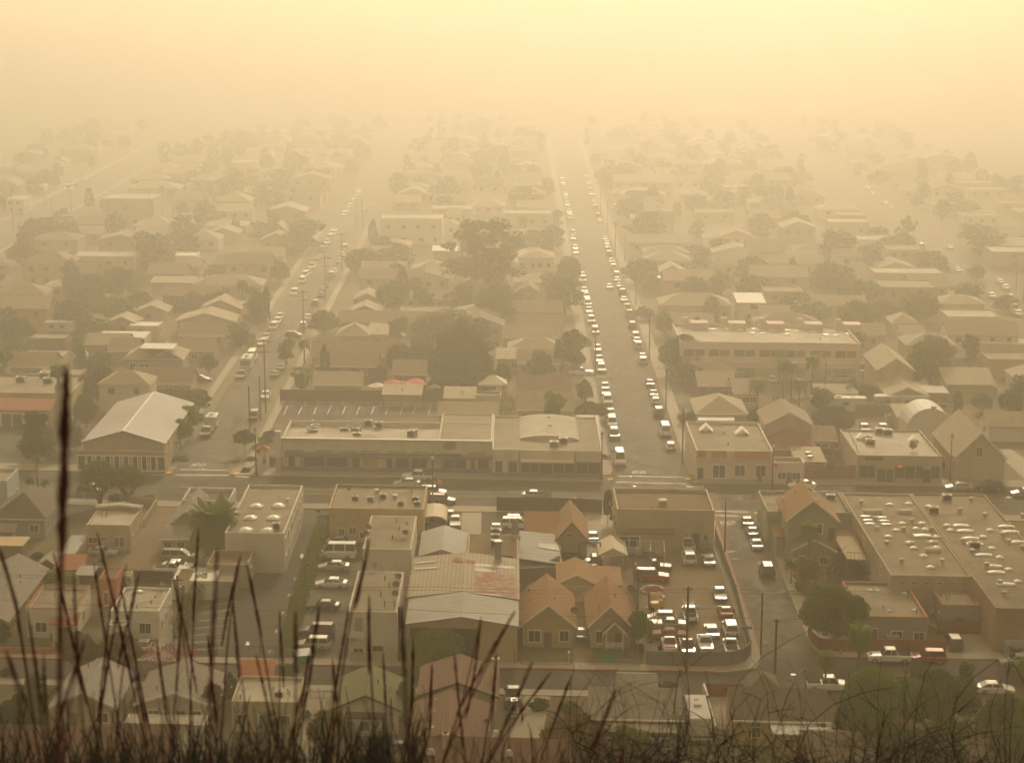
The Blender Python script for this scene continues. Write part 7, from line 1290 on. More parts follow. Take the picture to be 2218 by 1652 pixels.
# garden trees of the blocks: nearest ones as objects, the rest as one canopy
cn={}; CAND=[]
for side,a,b,s in ROWS:
    v=352
    while v<1050:
        v+=rng.uniform(3.4,5.6) if v<700 else rng.uniform(4,7)
        u=rng.uniform(a-4,b+4); rr=rng.uniform(2.4,5.2)
        if abs(u)>.262*v+6 or crosses(u-1,u+1,v-1,v+1) or clash(u-rr*.35,u+rr*.35,v-rr*.3,v+rr*.3): continue
        if -48<u<-6 and v<404: continue
        CAND.append((v,u,rr,side))
CAND.sort(); FARQ=[]
for i,(v,u,rr,side) in enumerate(CAND):
    kk=rng.choice(('dome','dome','loose','loose','tall','column')); hh=rng.uniform(4.5,9)*(1.3 if kk=='tall' else 1); lf=rng.choice(('leaf_b','leaf_a','leaf_b'))
    if i<200:
        cn[side]=cn.get(side,0)+1
        tree(f"{ {'dome':'rounded','loose':'ragged','tall':'tall','column':'narrow'}[kk]} garden tree, {nth(cn[side]-1)} from the main street {side}",W(u,v),rr*2*(.5 if kk=='column' else 1),hh,kk,lf,2 if v>520 else 1,group='garden trees among the houses',stem=.1)
    else:
        me=crown_of(f"{kk}:leaf_b:{rng.randrange(3)}",900,.23); k_=len(me.vertices); co=np.empty(k_*3,dtype=np.float32); me.vertices.foreach_get('co',co); co=co.reshape(-1,4,3)[::2]
        c_,s_=math.cos(i),math.sin(i); co=np.stack([co[...,0]*c_-co[...,1]*s_,co[...,0]*s_+co[...,1]*c_,co[...,2]],-1)*np.array([rr,rr,hh/(1.5 if kk=='dome' else 2.05)])+np.array([u,v+SL*u,.3]); FARQ.append(co)
structure(link('distant_tree_canopy',quad_mesh('distant_tree_canopy',np.concatenate(FARQ),'leaf_b')),'stuff')
print('infill trees',sum(cn.values()),len(FARQ))
# yucca, palms
def spiky(n,K,seed):
    npr.seed(seed); Q=[]
    for i in range(K):
        t=npr.uniform(0,6.28); e=npr.uniform(-.15,1)*1.5; c=np.array([.78*np.cos(e)*np.cos(t),.78*np.cos(e)*np.sin(t),.55+.75*np.sin(e)])
        d=npr.normal(size=(n,3)); d/=np.linalg.norm(d,axis=1)[:,None]; d=d+np.array([0,0,.35]); sd=np.cross(d,npr.normal(size=(n,3))); sd/=np.linalg.norm(sd,axis=1)[:,None]
        Lh=npr.uniform(.16,.26,n)[:,None]; Q.append(np.stack([c-sd*.022,c+sd*.022,c+d*Lh+sd*.01,c+d*Lh-sd*.01],1))
    return quad_mesh('crown',np.concatenate(Q),'leaf_g')
for L_,r,xl,xr,yt,yb in(('left half of the spiky yucca clump by the main street','B1',650,960,155,540),('right half of the spiky yucca clump, leaning to the dirt drive','B1',900,1170,195,520)):
    p=PZ(r,(xl+xr)/2,yb); s=.2686*(p.y*ct+CAM_H*st)/FPX; w=(xr-xl)*s; h=(yb-yt)*s-.6; t=thing('yucca_tree',L_,'tree',(p.x,p.y,0)); link('crown',spiky(90,110,int(xl)),t,(0,0,h*.3),0,(w/2/.98,w/2/.98,h*.7/1.5)); b=MB()
    for i in range(7): a=i*.9; b.tube([(0,0,-.1),(.5*math.cos(a),.5*math.sin(a),h*.2),(w*.3*math.cos(a),w*.3*math.sin(a),h*.5)],[.25,.18,.12],6)
    b.build('trunk','bark',t)
palm('stout date palm with broad feathery crown in the yard',PZ('B1',1735,985),6.2,'date',1.35,.5); bush('shaggy brown leaf skirt under the date palm',PZ('B1',1735,985),5.2,4.6,'leaf_b',2600,.14,'palm_skirt','palm skirt')
palm('tall queen palm in front of the white fence pickup',PZ('A4',870,985),7.2,'queen',.95); palm('smaller palm in front of the white crew pickup',PZ('A4',605,1040),4.8,'queen',.62,.14); palm('short fan palm above the grey wall roof',PZ('A4',450,1010),2.2,'small',.5,.12)
palm('queen palm beside the rear deck stair',PZ('B4',470,1120),7.6,'queen',.8); bush('shaggy dead fronds and vines below the deck palm',PZ('B4',470,1260),5.2,5.4,'straw',4200,.1,'vine_thicket','thicket',None,'tall'); bush('green vines on the trellis below the deck',PZ('B4',960,1100),4.4,3.4,'leaf_p',1800,.12,'vine_thicket','thicket',None,'loose'); palm('small palm at the pavement by the shaggy thicket',PZ('B4',330,1180),3.6,'queen',.6,.12)
for i,(x,y,h) in enumerate(((305,440,6.2),(245,452,2.6),(365,458,2.4))): palm(('slender palm standing above the dark shingle bungalow','low palm left of the slender bungalow palm','low palm right of the slender bungalow palm')[i],PZ('B1',x,y),h,'small',.75,.13)
palm('tall shaggy fan palm before the mission style shop',PZ('C1',490,830),11.5,'fan',1.3,.35); bush('dead frond skirt hanging under the fan palm head',PZ('C1',490,832),3.2,10,'straw',2400,.12,'palm_skirt','palm skirt',None,'column')
for i,(r,x,y,h,s) in enumerate((('C4',265,640,9,.9),('C4',330,640,8,.85),('C4',495,640,9.5,.9),('C4',395,690,6,.9),('C4',60,690,6,1.),('C3',2060,640,5,.9),('C3',620,330,7,.9),('C2',410,560,4.5,.8),('C2',600,560,3.6,.8),('C2',440,310,5,.8),('D1',1310,330,10,.7),('D1',1398,340,9,.7),('D1',1960,1110,8,.9),('D2',275,330,11,.7),('D2',360,330,10,.7),('C4',240,470,7,.8))): palm(('left palm of the palm group by the forecourt','second palm of the group by the forecourt','right palm of the group by the forecourt','low palm in front of the palm group','palm left of the two storey tan house','feathery palm beside the hipped house','ragged palm left of the broad street','low banana like palm behind the hatchback','low palm beside tan roof and dark fence','palm among shrubs by the flag','left of two tall palms beside the pale hall','right of two tall palms beside the pale hall','slim palm by the tan low hip house','left of two far palms near the narrow street','right of two far palms near the narrow street','palm in front of the hatchback with roof box')[i],PZ(r,x,y),h,'queen',s,.16)
for i,(r,x,y,w,h,m) in enumerate((('C1',2140,950,3,1.6,'leaf_a'),('C1',2100,1000,3.4,1.4,'leaf_p'),('C1',2180,900,3,1.5,'leaf_b'),('C1',2030,1090,2.4,.9,'leaf_a'),('C1',1900,1110,1.8,.7,'leaf_a'),('C1',2180,1120,2.6,1.8,'leaf_a'),('C1',1440,1090,4,.8,'leaf_a'),('B1',820,1000,1.4,.7,'leaf_b'),('B1',300,970,2,1.2,'leaf_b'),('B1',1205,510,2.6,1.2,'leaf_b'),('B1',940,505,3,1.3,'leaf_b'),('A1',440,590,2.4,1.,'leaf_b'),('A1',310,520,2.6,2.2,'leaf_b'),('A3',480,610,1.1,1.2,'leaf_r'),('A3',980,650,2,1.2,'leaf_b'),('A3',1350,1000,1.4,1.,'leaf_g'),('A3',1270,1000,1.2,.8,'leaf_g'),('B3',350,490,3.6,1.7,'leaf_p'),('A2',2140,720,1.4,2.,'leaf_r'),('C4',1740,1195,2.4,1.2,'leaf_b'),('C4',1560,1160,1.6,1.6,'leaf_b'),('A1',1450,760,1.,.8,'leaf_a'),('A4',1880,480,2.6,1.6,'leaf_r'),('A3',320,1180,2.6,1.6,'leaf_b'),('A3',560,1190,2.6,1.4,'leaf_a'),('B3',310,1120,4,1.2,'leaf_b'),('A2',430,1250,2.2,1.2,'leaf_b'))): bush(('shrub in the kiosk bed, farthest left','pale shrub in the bed above the kiosk','dark shrub by the white parking frame','low shrub at the kiosk bed edge','tiny shrub behind the yellow hydrant','shrub right of the mural kiosk','low planting along the porch wall strip','weed clump in the dirt yard','bush by the brown plank shed','bush inside the brick pillar wall','bush at the foot of the yucca','dark shrub by the arched tile porch','wall shrub with dark window behind','red flowering pot plant on the cottage lattice','shrub before the lattice porch of the right cottage','right small bush by the grey shingle dormer','left small bush by the grey shingle dormer','feathery bush poking over the repair lot fence','flowering shrub at the plywood fence end','bush under the cream gabled porch','tall narrow bush beside the peeling shop','bush beside the black fence pole','flowering shrub behind the red plank fence','shrub in the bare yard west of the blue walled house','grass tuft in the bare yard west of the blue walled house','dark weeds below the block wall','shrub strip along the concrete drive')[i],PZ(r,x,y),w,h,m,900,.16)
b=MB(); 
for i in range(16):
    a=i*.4; b.tube([(0,0,.1),(.7*math.cos(a),.5*math.sin(a),.7+.2*(i%3)),(1.4*math.cos(a),1.*math.sin(a),.5+.25*(i%4))],[.09,.07,.01],5)
tag(b.build('agave','leaf_b',None,PZ('A4',2140,740)),'dark spiky agave at the foot of the pale blue wall','plant')
# ------------------------------------------------------------------ poles, lamps, wires
poleA=utility_pole('pole among grass before the beige car drive',PZ('A1',1452,790),11.5,[(10.9,1.6)],r=.17,extra=('can',)); poleB=utility_pole('dark utility pole in front of the grey scrap yard fence',PZ('A3',1505,872),11.3,[(10.9,1.2)],r=.18); poleC=utility_pole('pale slim utility pole on the side street corner pavement',PZ('A3',2103,750),8.6,r=.13); poleD=utility_pole('utility pole before the small grey kerb shed',PZ('A4',200,952),8.2,[(7.9,.8)],r=.17); poleE=utility_pole('lamp carrying pole beside apartment building 367',PZ('A2',1205,800),7.4,r=.14); poleF=utility_pole('thin guyed pole beside the cottages and scrap yard',PZ('A3',1112,380),6.,r=.12)
street_light('street light arching over the side street stop marking',PZ('B3',1812,930),8.6,1,2.3); street_light('street light among pavement trees right of the broad street',PZ('C3',1337,700),9,-1,2.6); street_light('far street light arching left of the wire line',PZ('D3',1005,700),9,-1,2.6)
np_=[PZ('C1',2143,710),PZ('C1',2102,780),PZ('C1',2015,840),PZ('D2',608,1020),PZ('D2',434,1290),PZ('D2',740,770),PZ('D2',910,440),PZ('D2',858,430)]
hs=(15,9,8.5,12,11,11,11,11)
for i,p in enumerate(np_): utility_pole(('tall double armed utility pole on the narrow street','slim bare pole second up the narrow street','slim bare pole nearest the corner of the narrow street','armed pole third up the narrow street','armed pole by the diagonal black hatchback','hazy pole far up the narrow street','right of two faint poles at the top of the narrow street','left of two faint poles at the top of the narrow street')[i],p,hs[i],[(hs[i]-.5,2.8),(hs[i]-2.6,2.4)] if i in(0,3,4,5) else [],r=.16)
np2=[PZ('C3',1470,1130),PZ('C3',1203,285),PZ('C3',768,405),PZ('D3',1095,1050),PZ('D3',928,660),PZ('D3',868,470),PZ('D3',812,330)]
for i,p in enumerate(np2): utility_pole(('pole at the corner shop side wall','pole right of the broad street by the great round tree','dark pole left of the broad street by the drive pickup','pole carrying the curved wire line','faint pole beyond the wire line bend','faint pole at the far crossing','faintest pole right of the broad street')[i],p,10.5,[(10,2.2)] if i in(3,4) else [],r=.15)
for i,(r,x,y,h) in enumerate((('D1',108,430,15),('D1',358,245,13),('D1',577,315,12),('D1',422,335,6),('D1',1217,420,13),('D1',1655,420,12),('D4',2145,935,11),('D4',2200,1110,8),('C4',604,605,8),('C4',556,395,8),('D4',332,300,8),('D1',1657,1030,8))): utility_pole(('armed pole by the square white office','pole on the wide avenue verge','pole beyond the wide avenue','short pole by the avenue tree','tall pole beside the pale hall','hazy pole near the cream gable end','pole by the curving street cars','short pole at right picture edge','post beside the caravan','pole in front of the apartment garages','far pole under the haze bank','pole before the long brown roof')[i],PZ(r,x,y),h,[(h-.6,2.6)] if i in(0,4,6) else [],r=.14)
lamp_post('lamp post with flag beside the mural kiosk','x' and PZ('C1',2068,1208),8.4,1); lamp_post('lamp post with flag in front of the repair lot',PZ('B2',1475,560),9.2,1); lamp_post('lamp post with large flag at the broad street corner',PZ('C3',820,1250),8.6,1); lamp_post('lamp post with flag outside the pink corner shop',PZ('C4',180,1325),8.4,1); lamp_post('lamp post with hazy flag before the cream gabled house',PZ('C4',1612,1260),8.4,1)
up=lambda p,h:Vector((p[0],p[1],h)); A_,B_,C_,D_=PZ('A1',1452,790),PZ('A3',1505,872),PZ('A3',2103,750),PZ('A4',200,952)
for i,(z,dz) in enumerate(((10.9,0),(10.5,0),(7.2,0))): wire(f"{('upper','second','lowest')[i]} wire running along the lower street",[Vector((-75,249.5,z+.3)),up(A_,z),up(PZ('A2',1205,800),min(z,7.3)+.0) if i==2 else up(A_,z).lerp(up(B_,z),.5)-Vector((0,0,.3)),up(B_,z),Vector((72,243.5,z-.6))],.35)
wire('wire from scrap yard pole to the side street pole',[up(B_,8.2),up(C_,8.3)],.5); S_=PZ('B3',1812,930); wire('bright drooping wire along the side street',[up(C_,8.4),up(S_,8.3)],.7,.03); wire('second wire along the side street',[up(C_,7.6),up(S_,7.4)],.8); wire('wire crossing the lower street corner',[up(C_,7.9),up(D_,8.)],.4); wire('wire from the corner pole over the kerb shed',[up(D_,7.9),Vector((75,236,8.2))],.4)
for i in range(5): wire(f"{('left','second','middle','fourth','right')[i]} bright wire strung along the narrow street",[up(np_[0],14.3-.0*i)+Vector((i*.6-1.2,0,0)),up(np_[4],10.3)+Vector((i*.6-1.2,0,0)),up(np_[3],11.3)+Vector((i*.6-1.2,0,0)),up(np_[5],10.5)+Vector((i*.6-1.2,0,0))],.8,.03)
wire('wire between the slim poles of the narrow street',[up(np_[2],8.2),up(np_[1],8.8),up(np_[0],12)],.3,.03)
for i in range(2): wire(('left','right')[i]+' wire of the curved line beside the broad street',[up(np2[0],10)+Vector((i,0,0)),up(PZ('C3',1337,700),10)+Vector((i,0,0)),up(np2[3],9.6)+Vector((i,0,0)),up(np2[4],9.6)+Vector((i*.8,0,0)),up(np2[5],9.6)+Vector((i*.8,0,0))],.6,.03)
# signs, hydrants, cones, bins
def hydrant(L,p):
    t=thing('fire_hydrant',L,'hydrant',(p.x,p.y,.13)); b=MB(); b.lathe([(.16,0),(.16,.08),(.11,.1),(.11,.5),(.15,.52),(.13,.62),(.05,.7)],(0,0,0),10); b.build('body','yellow',t); b=MB(); b.lathe([(.06,-.2),(.06,.2)],(0,0,.4),8,0,'x'); b.build('outlet','yellow',t)
hydrant('yellow fire hydrant at the red kerb by the wooden fence',PZ('A4',730,748)); hydrant('yellow fire hydrant at the narrow street corner',PZ('C1',1888,1140))
def cone(L,p,g=None):
    t=thing('traffic_cone',L,'traffic cone',(p.x,p.y,.03),0,g); b=MB(); b.box(-.2,.2,-.2,.2,0,.05); b.lathe([(.15,.05),(.04,.75)],(0,0,0),10); b.build('cone','orangecone',t); b=MB(); b.lathe([(.118,.3),(.085,.48)],(0,0,0),10); b.build('band','white',t)
for i,(r,x,y) in enumerate((('C3',900,1205),('C3',915,1208),('C3',978,940),('A3',198,1170),('A3',205,1220))): cone(('left of the two cones at the broad street corner','right of the two cones at the broad street corner','cone standing in the road above the white van','cone beside the red pickup','cone beside the stripped chassis')[i],PZ(r,x,y))
for L_,r,x,y in(('dark litter bin outside the pink corner shop','C3',2090,1270),('blue-black litter bin by the main street lamp post','B2',1513,555)):
    p=PZ(r,x,y); t=thing('litter_bin',L_,'bin',(p.x,p.y,.14)); b=MB(); b.lathe([(.3,0),(.36,1.0),(.4,1.02)],(0,0,0),12); b.build('body','navy',t); b=MB(); b.lathe([(.4,1.02),(.3,1.2),(.12,1.22)],(0,0,0),12); b.build('lid','navy',t)
p=PZ('B3',2038,625); t=thing('stop_sign','red octagonal stop sign at the side street mouth','sign',(p.x,p.y,.1),0); b=MB(); b.tube([(0,0,0),(0,0,3.4)],.04,6); b.build('post','galv',t); b=MB(); b.poly([(.42*math.cos(math.pi/8+i*math.pi/4),-.05,2.9+.42*math.sin(math.pi/8+i*math.pi/4)) for i in range(8)]); b.poly([(.42*math.cos(math.pi/8+i*math.pi/4),-.045,2.9+.42*math.sin(math.pi/8+i*math.pi/4)) for i in reversed(range(8))]); sb=b.build('sign_plate','red',t)
m=text_mesh('STOP',.3); m.materials.clear(); m.materials.append(M('sign')); o=link('lettering',m,sb,(0,-.056,2.9)); o.rotation_euler=(math.pi/2,0,0)
for i,(r,x,y) in enumerate((('C1',1420,1080),('C3',915,1150))):
    p=PZ(r,x,y); t=thing('street_name_sign',('blue street name plate by the porch strip','blue street name plate at the broad street corner')[i],'sign',(p.x,p.y,.1)); b=MB(); b.tube([(0,0,0),(0,0,3.)],.035,6); b.build('post','galv',t); b=MB(); b.box(-.6,.6,-.02,.02,2.75,3.); b.build('name_plate','signblue',t)
p=PZ('A3',1985,650); tag(bar('x','x','x',lambda b:b.box(-.7,.7,-.03,.03,2.,2.4),'signblue',(p.x,p.y,0)),'blue board fixed at the bend of the grey fence','sign'); bpy.data.objects['x'].name='sign_board'
p=PZ('B2',200,1050); t=thing('banner','white banner with red lettering hung at the warehouse awning','banner',(p.x,p.y,.3)); b=MB(); b.hexa([(-1.6,0,.2),(1.6,.3,.7),(1.6,.34,.7),(-1.6,.04,.2),(-1.6,0,1.2),(1.6,.3,1.9),(1.6,.34,1.9),(-1.6,.04,1.2)]); sb=b.build('cloth','sign',t); b=MB(); b.hexa([(-1.2,-.03,.6),(1.2,.2,.95),(1.2,.21,.95),(-1.2,-.02,.6),(-1.2,-.03,.9),(1.2,.2,1.35),(1.2,.21,1.35),(-1.2,-.02,.9)]); b.build('red_lettering','red',sb)
p=PZ('A3',555,805); t=thing('mailbox','white mailbox on a post at the cottage lawn edge','mailbox',(p.x,p.y,.1)); b=MB(); b.box(-.06,.06,-.06,.06,0,1.05); b.build('post','white',t); b=MB(); b.box(-.14,.14,-.3,.3,1.05,1.3); b.lathe([(.14,-.3),(.14,.3)],(0,0,1.3),10,0,'y'); b.build('box','white',t)
p=PZ('A4',1465,490,.9); t=thing('kayak','yellow kayak propped beside the grey stucco house','kayak',(p.x,p.y,.7),1.9); b=MB(); b.lathe([(.02,-1.7),(.25,-1.),(.34,0),(.25,1.),(.02,1.7)],(0,0,0),8,0,'x'); b.build('hull','yellow',t); b=MB(); b.lathe([(.3,.22),(.25,.36)],(0,0,0),8); b.build('cockpit','darkmetal',t)
# a person at the shop row and the garden statue
def figure(name,label,cat,p,h,skinm,parts,seated=False,rz=0):
    t=thing(name,label,cat,p,rz); s=h/1.75
    V=[(0,0,.95),(0,0,1.2),(0,0,1.42),(0,0,1.5),(0,-.02,1.62),(0,0,1.72),(-.19,0,1.4),(-.26,-.03,1.12),(-.24,-.12,.88),(.19,0,1.4),(.26,-.03,1.12),(.24,-.12,.88),(-.1,0,.9),(-.11,-.02,.5),(-.11,.02,.06),(-.11,-.15,.04),(.1,0,.9),(.11,-.02,.5),(.11,.02,.06),(.11,-.15,.04)]
    if seated: V=[(x,y,z-.45) if i<12 else (x,y,z) for i,(x,y,z) in enumerate(V)]; V[12]=(-.1,-.05,.47);V[13]=(-.12,-.45,.45);V[14]=(-.12,-.45,.08);V[15]=(-.12,-.6,.04);V[16]=(.1,-.05,.47);V[17]=(.12,-.45,.45);V[18]=(.12,-.45,.08);V[19]=(.12,-.6,.04)
    E=[(0,1),(1,2),(2,3),(3,4),(4,5),(2,6),(6,7),(7,8),(2,9),(9,10),(10,11),(0,12),(12,13),(13,14),(14,15),(0,16),(16,17),(17,18),(18,19)]
    Rr=[.14,.14,.13,.055,.1,.08,.07,.05,.04,.07,.05,.04,.1,.065,.045,.04,.1,.065,.045,.04]
    me=bpy.data.meshes.new('body'); me.from_pydata([tuple(c*s for c in v) for v in V],E,[]); me.materials.append(M(skinm)); o=link('body',me,t); mod=o.modifiers.new('skin','SKIN')
    for i,v in enumerate(me.skin_vertices[0].data): v.radius=(Rr[i]*s,)*2
    me.skin_vertices[0].data[0].use_root=True; o.modifiers.new('sub','SUBSURF').levels=1; o.modifiers['sub'].render_levels=1
    for n,mn,z0,z1,r0,r1 in parts: b=MB(); b.lathe([(r0*s,z0*s),(r1*s,z1*s)],(0,0,0),12); b.build(n,mn,t)
    return t
figure('person','person in a pink shirt and white hat behind the white pickup','person',PZ('C2',1436,1215)+Vector((0,0,.14)),1.75,'skin',(('shirt','salmon',.93,1.44,.2,.19),('trousers','navy',.5,.93,.16,.19),('hat','white',1.7,1.82,.17,.09)),rz=.4)
figure('garden_statue','white seated garden statue by the grey stucco wall','statue',PZ('A4',1298,650)+Vector((0,0,.35)),1.3,'white',(),True)
# ------------------------------------------------------------------ grass on the hillside, close to the camera
fwd=Vector((0,ct,-st)); upv=Vector((0,st,ct)); 
def at(px,py,dist):
    return Vector((0,0,CAM_H))+(fwd+Vector(((px-CX)/FPX,0,0))+upv*(-(py-CY)/FPX))*dist
def hillz(y): return float(np.interp(y,ys,zs))
def stalk(label,tx,ty,bx,by,dist,w,head,bend=0.0,mn='stalk',seedw=1.0):
    """a grass stem from above the frame's lower edge to its tip; head: share of the seen length that carries seeds"""
    tip=at(tx,ty,dist); low=at(bx,by,dist); d=low-tip; root=low+d*.25; gz=hillz(root.y)
    k=(gz-low.z)/(d.z if abs(d.z)>.05 else -.05); root=low+d*max(.1,min(k,6)); root.z=gz-.05
    t=thing('grass_stalk',label,'grass stalk',root,0,'seed-headed grass stalks in front of the town'); sd=Vector((rng.uniform(-1,1),rng.uniform(-.3,.3),0))*bend
    pts=[]; n=14; Lw=(low-root).length; 
    for i in range(n+1):
        s=i/n; q=root.lerp(low,s/.5) if s<.5 else low.lerp(tip,(s-.5)/.5); pts.append(q-root+sd*math.sin(math.pi*s)*.08)
    r0=w*.5*dist/FPX*.6; b=MB(); b.tube(pts,[r0*(1-.6*i/n) for i in range(n+1)],5); b.build('stem',mn,t)
    if head>0:
        Q=[]; a=pts[7]; e=pts[-1]; ln=(e-a).length; R0=w*.5*dist/FPX*seedw
        m=int(220*head)+60; T=1-npr.uniform(0,1,m)*head
        for s in T:
            c=a.lerp(e,float(s))+sd*math.sin(math.pi*(.5+s/2))*.08; ax=(e-a).normalized(); g=Vector((npr.normal(),npr.normal(),npr.normal())).normalized()
            taper=min(1,(1-s)*6+.25)*min(1,(s-1+head)*7+.35); gap=.55+.45*abs(math.sin(s*ln*70)); rr=R0*taper*gap
            o=g*rr*.35; tipp=ax*R0*2.6+g*rr*.8; sw=ax.cross(g).normalized()*R0*.33
            c=c+o; Q.append([c-sw,c+sw,c+tipp+sw*.2,c+tipp-sw*.2])
        link('seed_head',quad_mesh('seed_head',np.array([[list(v) for v in q] for q in Q]),'seed'),t)
ST=[ # tip x,y  low x,y  dist  width  head
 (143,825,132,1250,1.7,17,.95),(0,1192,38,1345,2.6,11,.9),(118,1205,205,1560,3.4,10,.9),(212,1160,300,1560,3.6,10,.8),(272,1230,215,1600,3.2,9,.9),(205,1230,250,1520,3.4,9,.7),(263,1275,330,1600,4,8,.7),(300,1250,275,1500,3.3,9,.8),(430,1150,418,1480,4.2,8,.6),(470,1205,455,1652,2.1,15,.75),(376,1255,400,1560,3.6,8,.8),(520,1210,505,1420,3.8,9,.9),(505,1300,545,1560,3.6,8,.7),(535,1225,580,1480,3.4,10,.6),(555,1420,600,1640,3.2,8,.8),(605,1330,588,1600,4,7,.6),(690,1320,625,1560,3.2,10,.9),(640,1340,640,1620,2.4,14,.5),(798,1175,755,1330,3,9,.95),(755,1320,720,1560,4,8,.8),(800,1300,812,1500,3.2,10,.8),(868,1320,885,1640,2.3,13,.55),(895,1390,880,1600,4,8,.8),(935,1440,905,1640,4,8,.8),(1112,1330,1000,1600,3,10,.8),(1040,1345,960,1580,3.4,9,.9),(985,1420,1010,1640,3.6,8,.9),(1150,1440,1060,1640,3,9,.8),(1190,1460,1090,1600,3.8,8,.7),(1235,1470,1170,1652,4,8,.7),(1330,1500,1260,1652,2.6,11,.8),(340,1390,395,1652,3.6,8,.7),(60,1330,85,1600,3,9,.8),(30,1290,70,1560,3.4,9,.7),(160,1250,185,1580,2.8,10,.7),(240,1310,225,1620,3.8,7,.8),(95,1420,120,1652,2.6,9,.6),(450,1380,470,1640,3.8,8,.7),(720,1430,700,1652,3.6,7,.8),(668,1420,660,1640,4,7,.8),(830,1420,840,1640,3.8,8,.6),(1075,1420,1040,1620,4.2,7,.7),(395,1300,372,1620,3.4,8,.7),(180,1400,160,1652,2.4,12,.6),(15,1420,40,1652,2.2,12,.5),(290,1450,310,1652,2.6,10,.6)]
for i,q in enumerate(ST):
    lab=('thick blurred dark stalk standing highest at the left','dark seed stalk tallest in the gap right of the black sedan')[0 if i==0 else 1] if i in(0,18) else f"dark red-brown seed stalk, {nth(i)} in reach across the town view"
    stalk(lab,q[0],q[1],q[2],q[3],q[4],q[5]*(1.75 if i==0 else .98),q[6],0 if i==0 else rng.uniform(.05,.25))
# order labels from left to right
S_=[o for o in COL.objects if o.name.startswith('grass_stalk')]
pos=sorted(range(len(ST)),key=lambda i:ST[i][0])
for k,i in enumerate(pos):
    S_[i]['label']='thick blurred dark stalk standing highest at the left' if i==0 else f"{('dark red-brown','dark brown')[k%2]} seed-headed grass stalk, {nth(k)} from the left by its tip"
TC=[20,95,130,210,255,330,385,450,520,575,640,700,780,850,905,985,1080,1190,1310,1420,1500,1590,1640,1730,1790,1880,1930,2040,2110,2190]
# the tangle nobody could count
def tangle(name,label_kind,n,xr,yr,mn,curl,wr,dr):
    b=MB(); 
    for i in range(n):
        x=rng.choice(TC)+rng.gauss(0,60) if rng.random()<.35 else rng.uniform(*xr); x=min(max(x,xr[0]),xr[1]); yt=rng.uniform(*yr)+(rng.random()**2)*120; ds=rng.uniform(*dr); tip=at(x,yt,ds); base=at(x+rng.uniform(-70,70),1780,ds); pts=[]; s1,s2=rng.uniform(-1,1)*curl,rng.uniform(-1,1)*curl; ph=rng.uniform(0,6)
        for k in range(10):
            s=k/9; p=base.lerp(tip,s)+Vector((1,0,0))*(s1*math.sin(s*3+ph)+s2*.5*math.sin(s*7+ph))*s*ds*.02+Vector((0,0,1))*curl*.008*ds*math.sin(s*5+ph)*s; pts.append(p)
        r=rng.uniform(*wr)*ds/FPX; b.tube(pts,[r*(1-.7*k/9) for k in range(10)],4)
        for j in range(rng.randint(0,3) if curl>.5 else 0):
            k=rng.randint(3,7); q=pts[k]; dd=Vector((rng.uniform(-1,1),rng.uniform(-.3,.3),rng.uniform(.1,1)))*ds*.012
            b.tube([q,q+dd*.5,q+dd+Vector((dd.x*.3,0,-dd.z*.1)),q+dd*1.35+Vector((-dd.x*.5,0,dd.z*.2))],[r*.6,r*.5,r*.4,r*.15],4)
    structure(b.build(name,mn,smooth=True),'stuff')
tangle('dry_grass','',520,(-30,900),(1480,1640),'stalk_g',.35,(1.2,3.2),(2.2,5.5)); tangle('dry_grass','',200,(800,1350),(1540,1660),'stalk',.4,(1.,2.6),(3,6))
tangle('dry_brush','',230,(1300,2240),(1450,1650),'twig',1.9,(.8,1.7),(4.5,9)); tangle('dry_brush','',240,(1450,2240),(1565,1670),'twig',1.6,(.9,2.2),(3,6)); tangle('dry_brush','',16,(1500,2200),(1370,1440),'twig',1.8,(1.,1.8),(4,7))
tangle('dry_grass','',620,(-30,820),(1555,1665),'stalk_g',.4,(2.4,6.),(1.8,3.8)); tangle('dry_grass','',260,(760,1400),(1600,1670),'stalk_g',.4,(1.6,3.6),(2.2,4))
# ------------------------------------------------------------------ air
hz=MB(); hz.box(-2600,2600,-60,4200,-1.5,122)
me=hz.mesh('haze',['cream']); me.materials.clear()
hm=bpy.data.materials.new('haze_air'); hm.use_nodes=True; n=hm.node_tree.nodes
n.remove(n['Principled BSDF']); pv=n.new('ShaderNodeVolumePrincipled')
pv.inputs['Color'].default_value=(*HAZE_C,1); pv.inputs['Density'].default_value=HAZE_D; pv.inputs['Anisotropy'].default_value=HAZE_G
hm.node_tree.links.new(pv.outputs[0],n['Material Output'].inputs['Volume'])
me.materials.append(hm); structure(link('haze',me),'stuff')
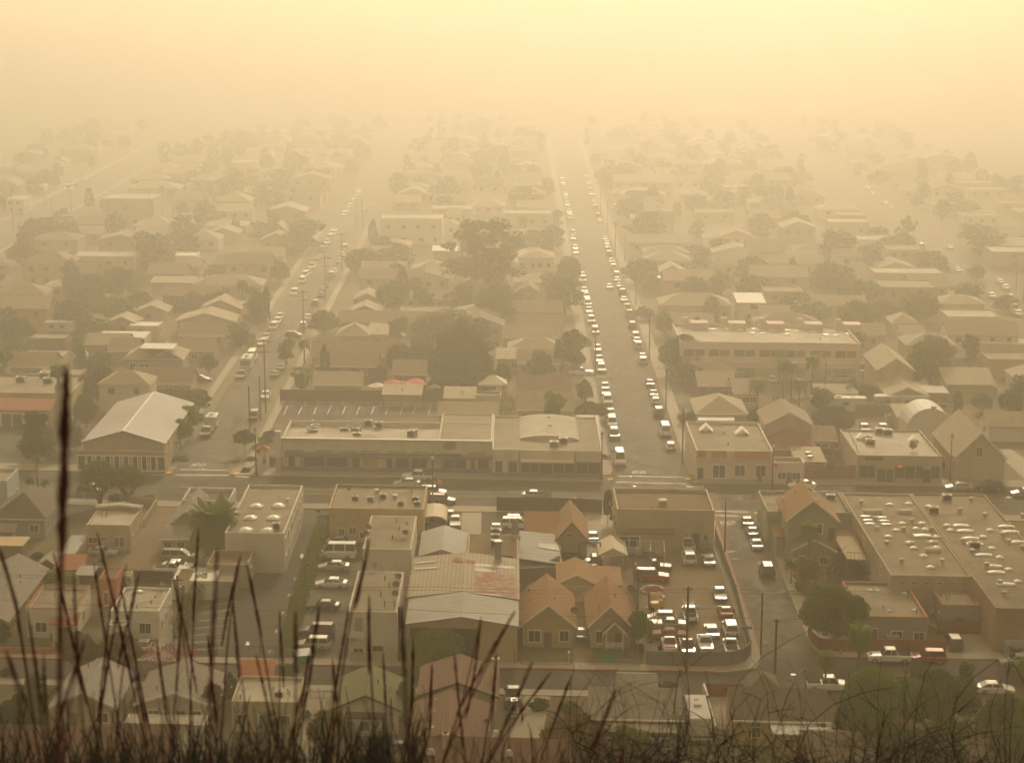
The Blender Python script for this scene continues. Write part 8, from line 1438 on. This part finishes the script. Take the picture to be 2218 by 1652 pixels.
# ---- cloud deck added out of view to shade near air, open towards far town
CLZ=420.0
def shade_cloud(name,x0,x1,y0,yedge,amp,seed,dz=0):
    q=random.Random(seed); nx,ny=int((x1-x0)/45),int((yedge-y0)/45); b=MB(); ph=[q.uniform(0,6) for _ in range(8)]
    lump=lambda x,y:22*math.sin(x*.011+ph[0])*math.sin(y*.013+ph[1])+12*math.sin(x*.031+ph[2])*math.sin(y*.027+ph[3])
    for s in(0,1):
        for j in range(ny+1):
            for i in range(nx+1):
                x=x0+(x1-x0)*i/nx; e=yedge+amp*(math.sin(x*.008+ph[4])+.6*math.sin(x*.021+ph[5])+.3*math.sin(x*.05+ph[6])); y=y0+(e-y0)*j/ny
                t=min(1,(1-j/ny)*6)*min(1,i/nx*8,(1-i/nx)*8); b.v.append((x,y,CLZ+dz+(lump(x,y)*.5+(55 if s else -8)*t**.5)*(1 if t>0 else 0)+(lump(x,y)*.5 if s else 0)))
    m=(nx+1)*(ny+1)
    for j in range(ny):
        for i in range(nx):
            a=j*(nx+1)+i; b.f.append((a,a+nx+1,a+nx+2,a+1)); b.m.append(0); b.f.append((m+a,m+a+1,m+a+nx+2,m+a+nx+1)); b.m.append(0)
    for i in range(nx):
        for j in(0,ny): a=j*(nx+1)+i; b.f.append((a,a+1,m+a+1,m+a)); b.m.append(0)
    for j in range(ny):
        for i in(0,nx): a=j*(nx+1)+i; b.f.append((a,a+nx+1,m+a+nx+1,m+a)); b.m.append(0)
    return structure(b.build(name,'shade_cloud_sheet',smooth=True),'stuff')
cm=bpy.data.materials.new('shade_cloud_sheet'); cm.use_nodes=True; n=cm.node_tree.nodes; n.remove(n['Principled BSDF']); t=n.new('ShaderNodeBsdfTranslucent'); t.inputs[0].default_value=(*SHADE_CLOUD_C,1); d=n.new('ShaderNodeBsdfDiffuse'); d.inputs[0].default_value=(.9,.88,.85,1)
m=n.new('ShaderNodeMixShader'); m.inputs[0].default_value=.25; cm.node_tree.links.new(t.outputs[0],m.inputs[1]); cm.node_tree.links.new(d.outputs[0],m.inputs[2]); cm.node_tree.links.new(m.outputs[0],n['Material Output'].inputs[0]); MATS['shade_cloud_sheet']=cm
shade_cloud('added_shade_clouds',-1500,1500,-900,CLE,CLA,4)
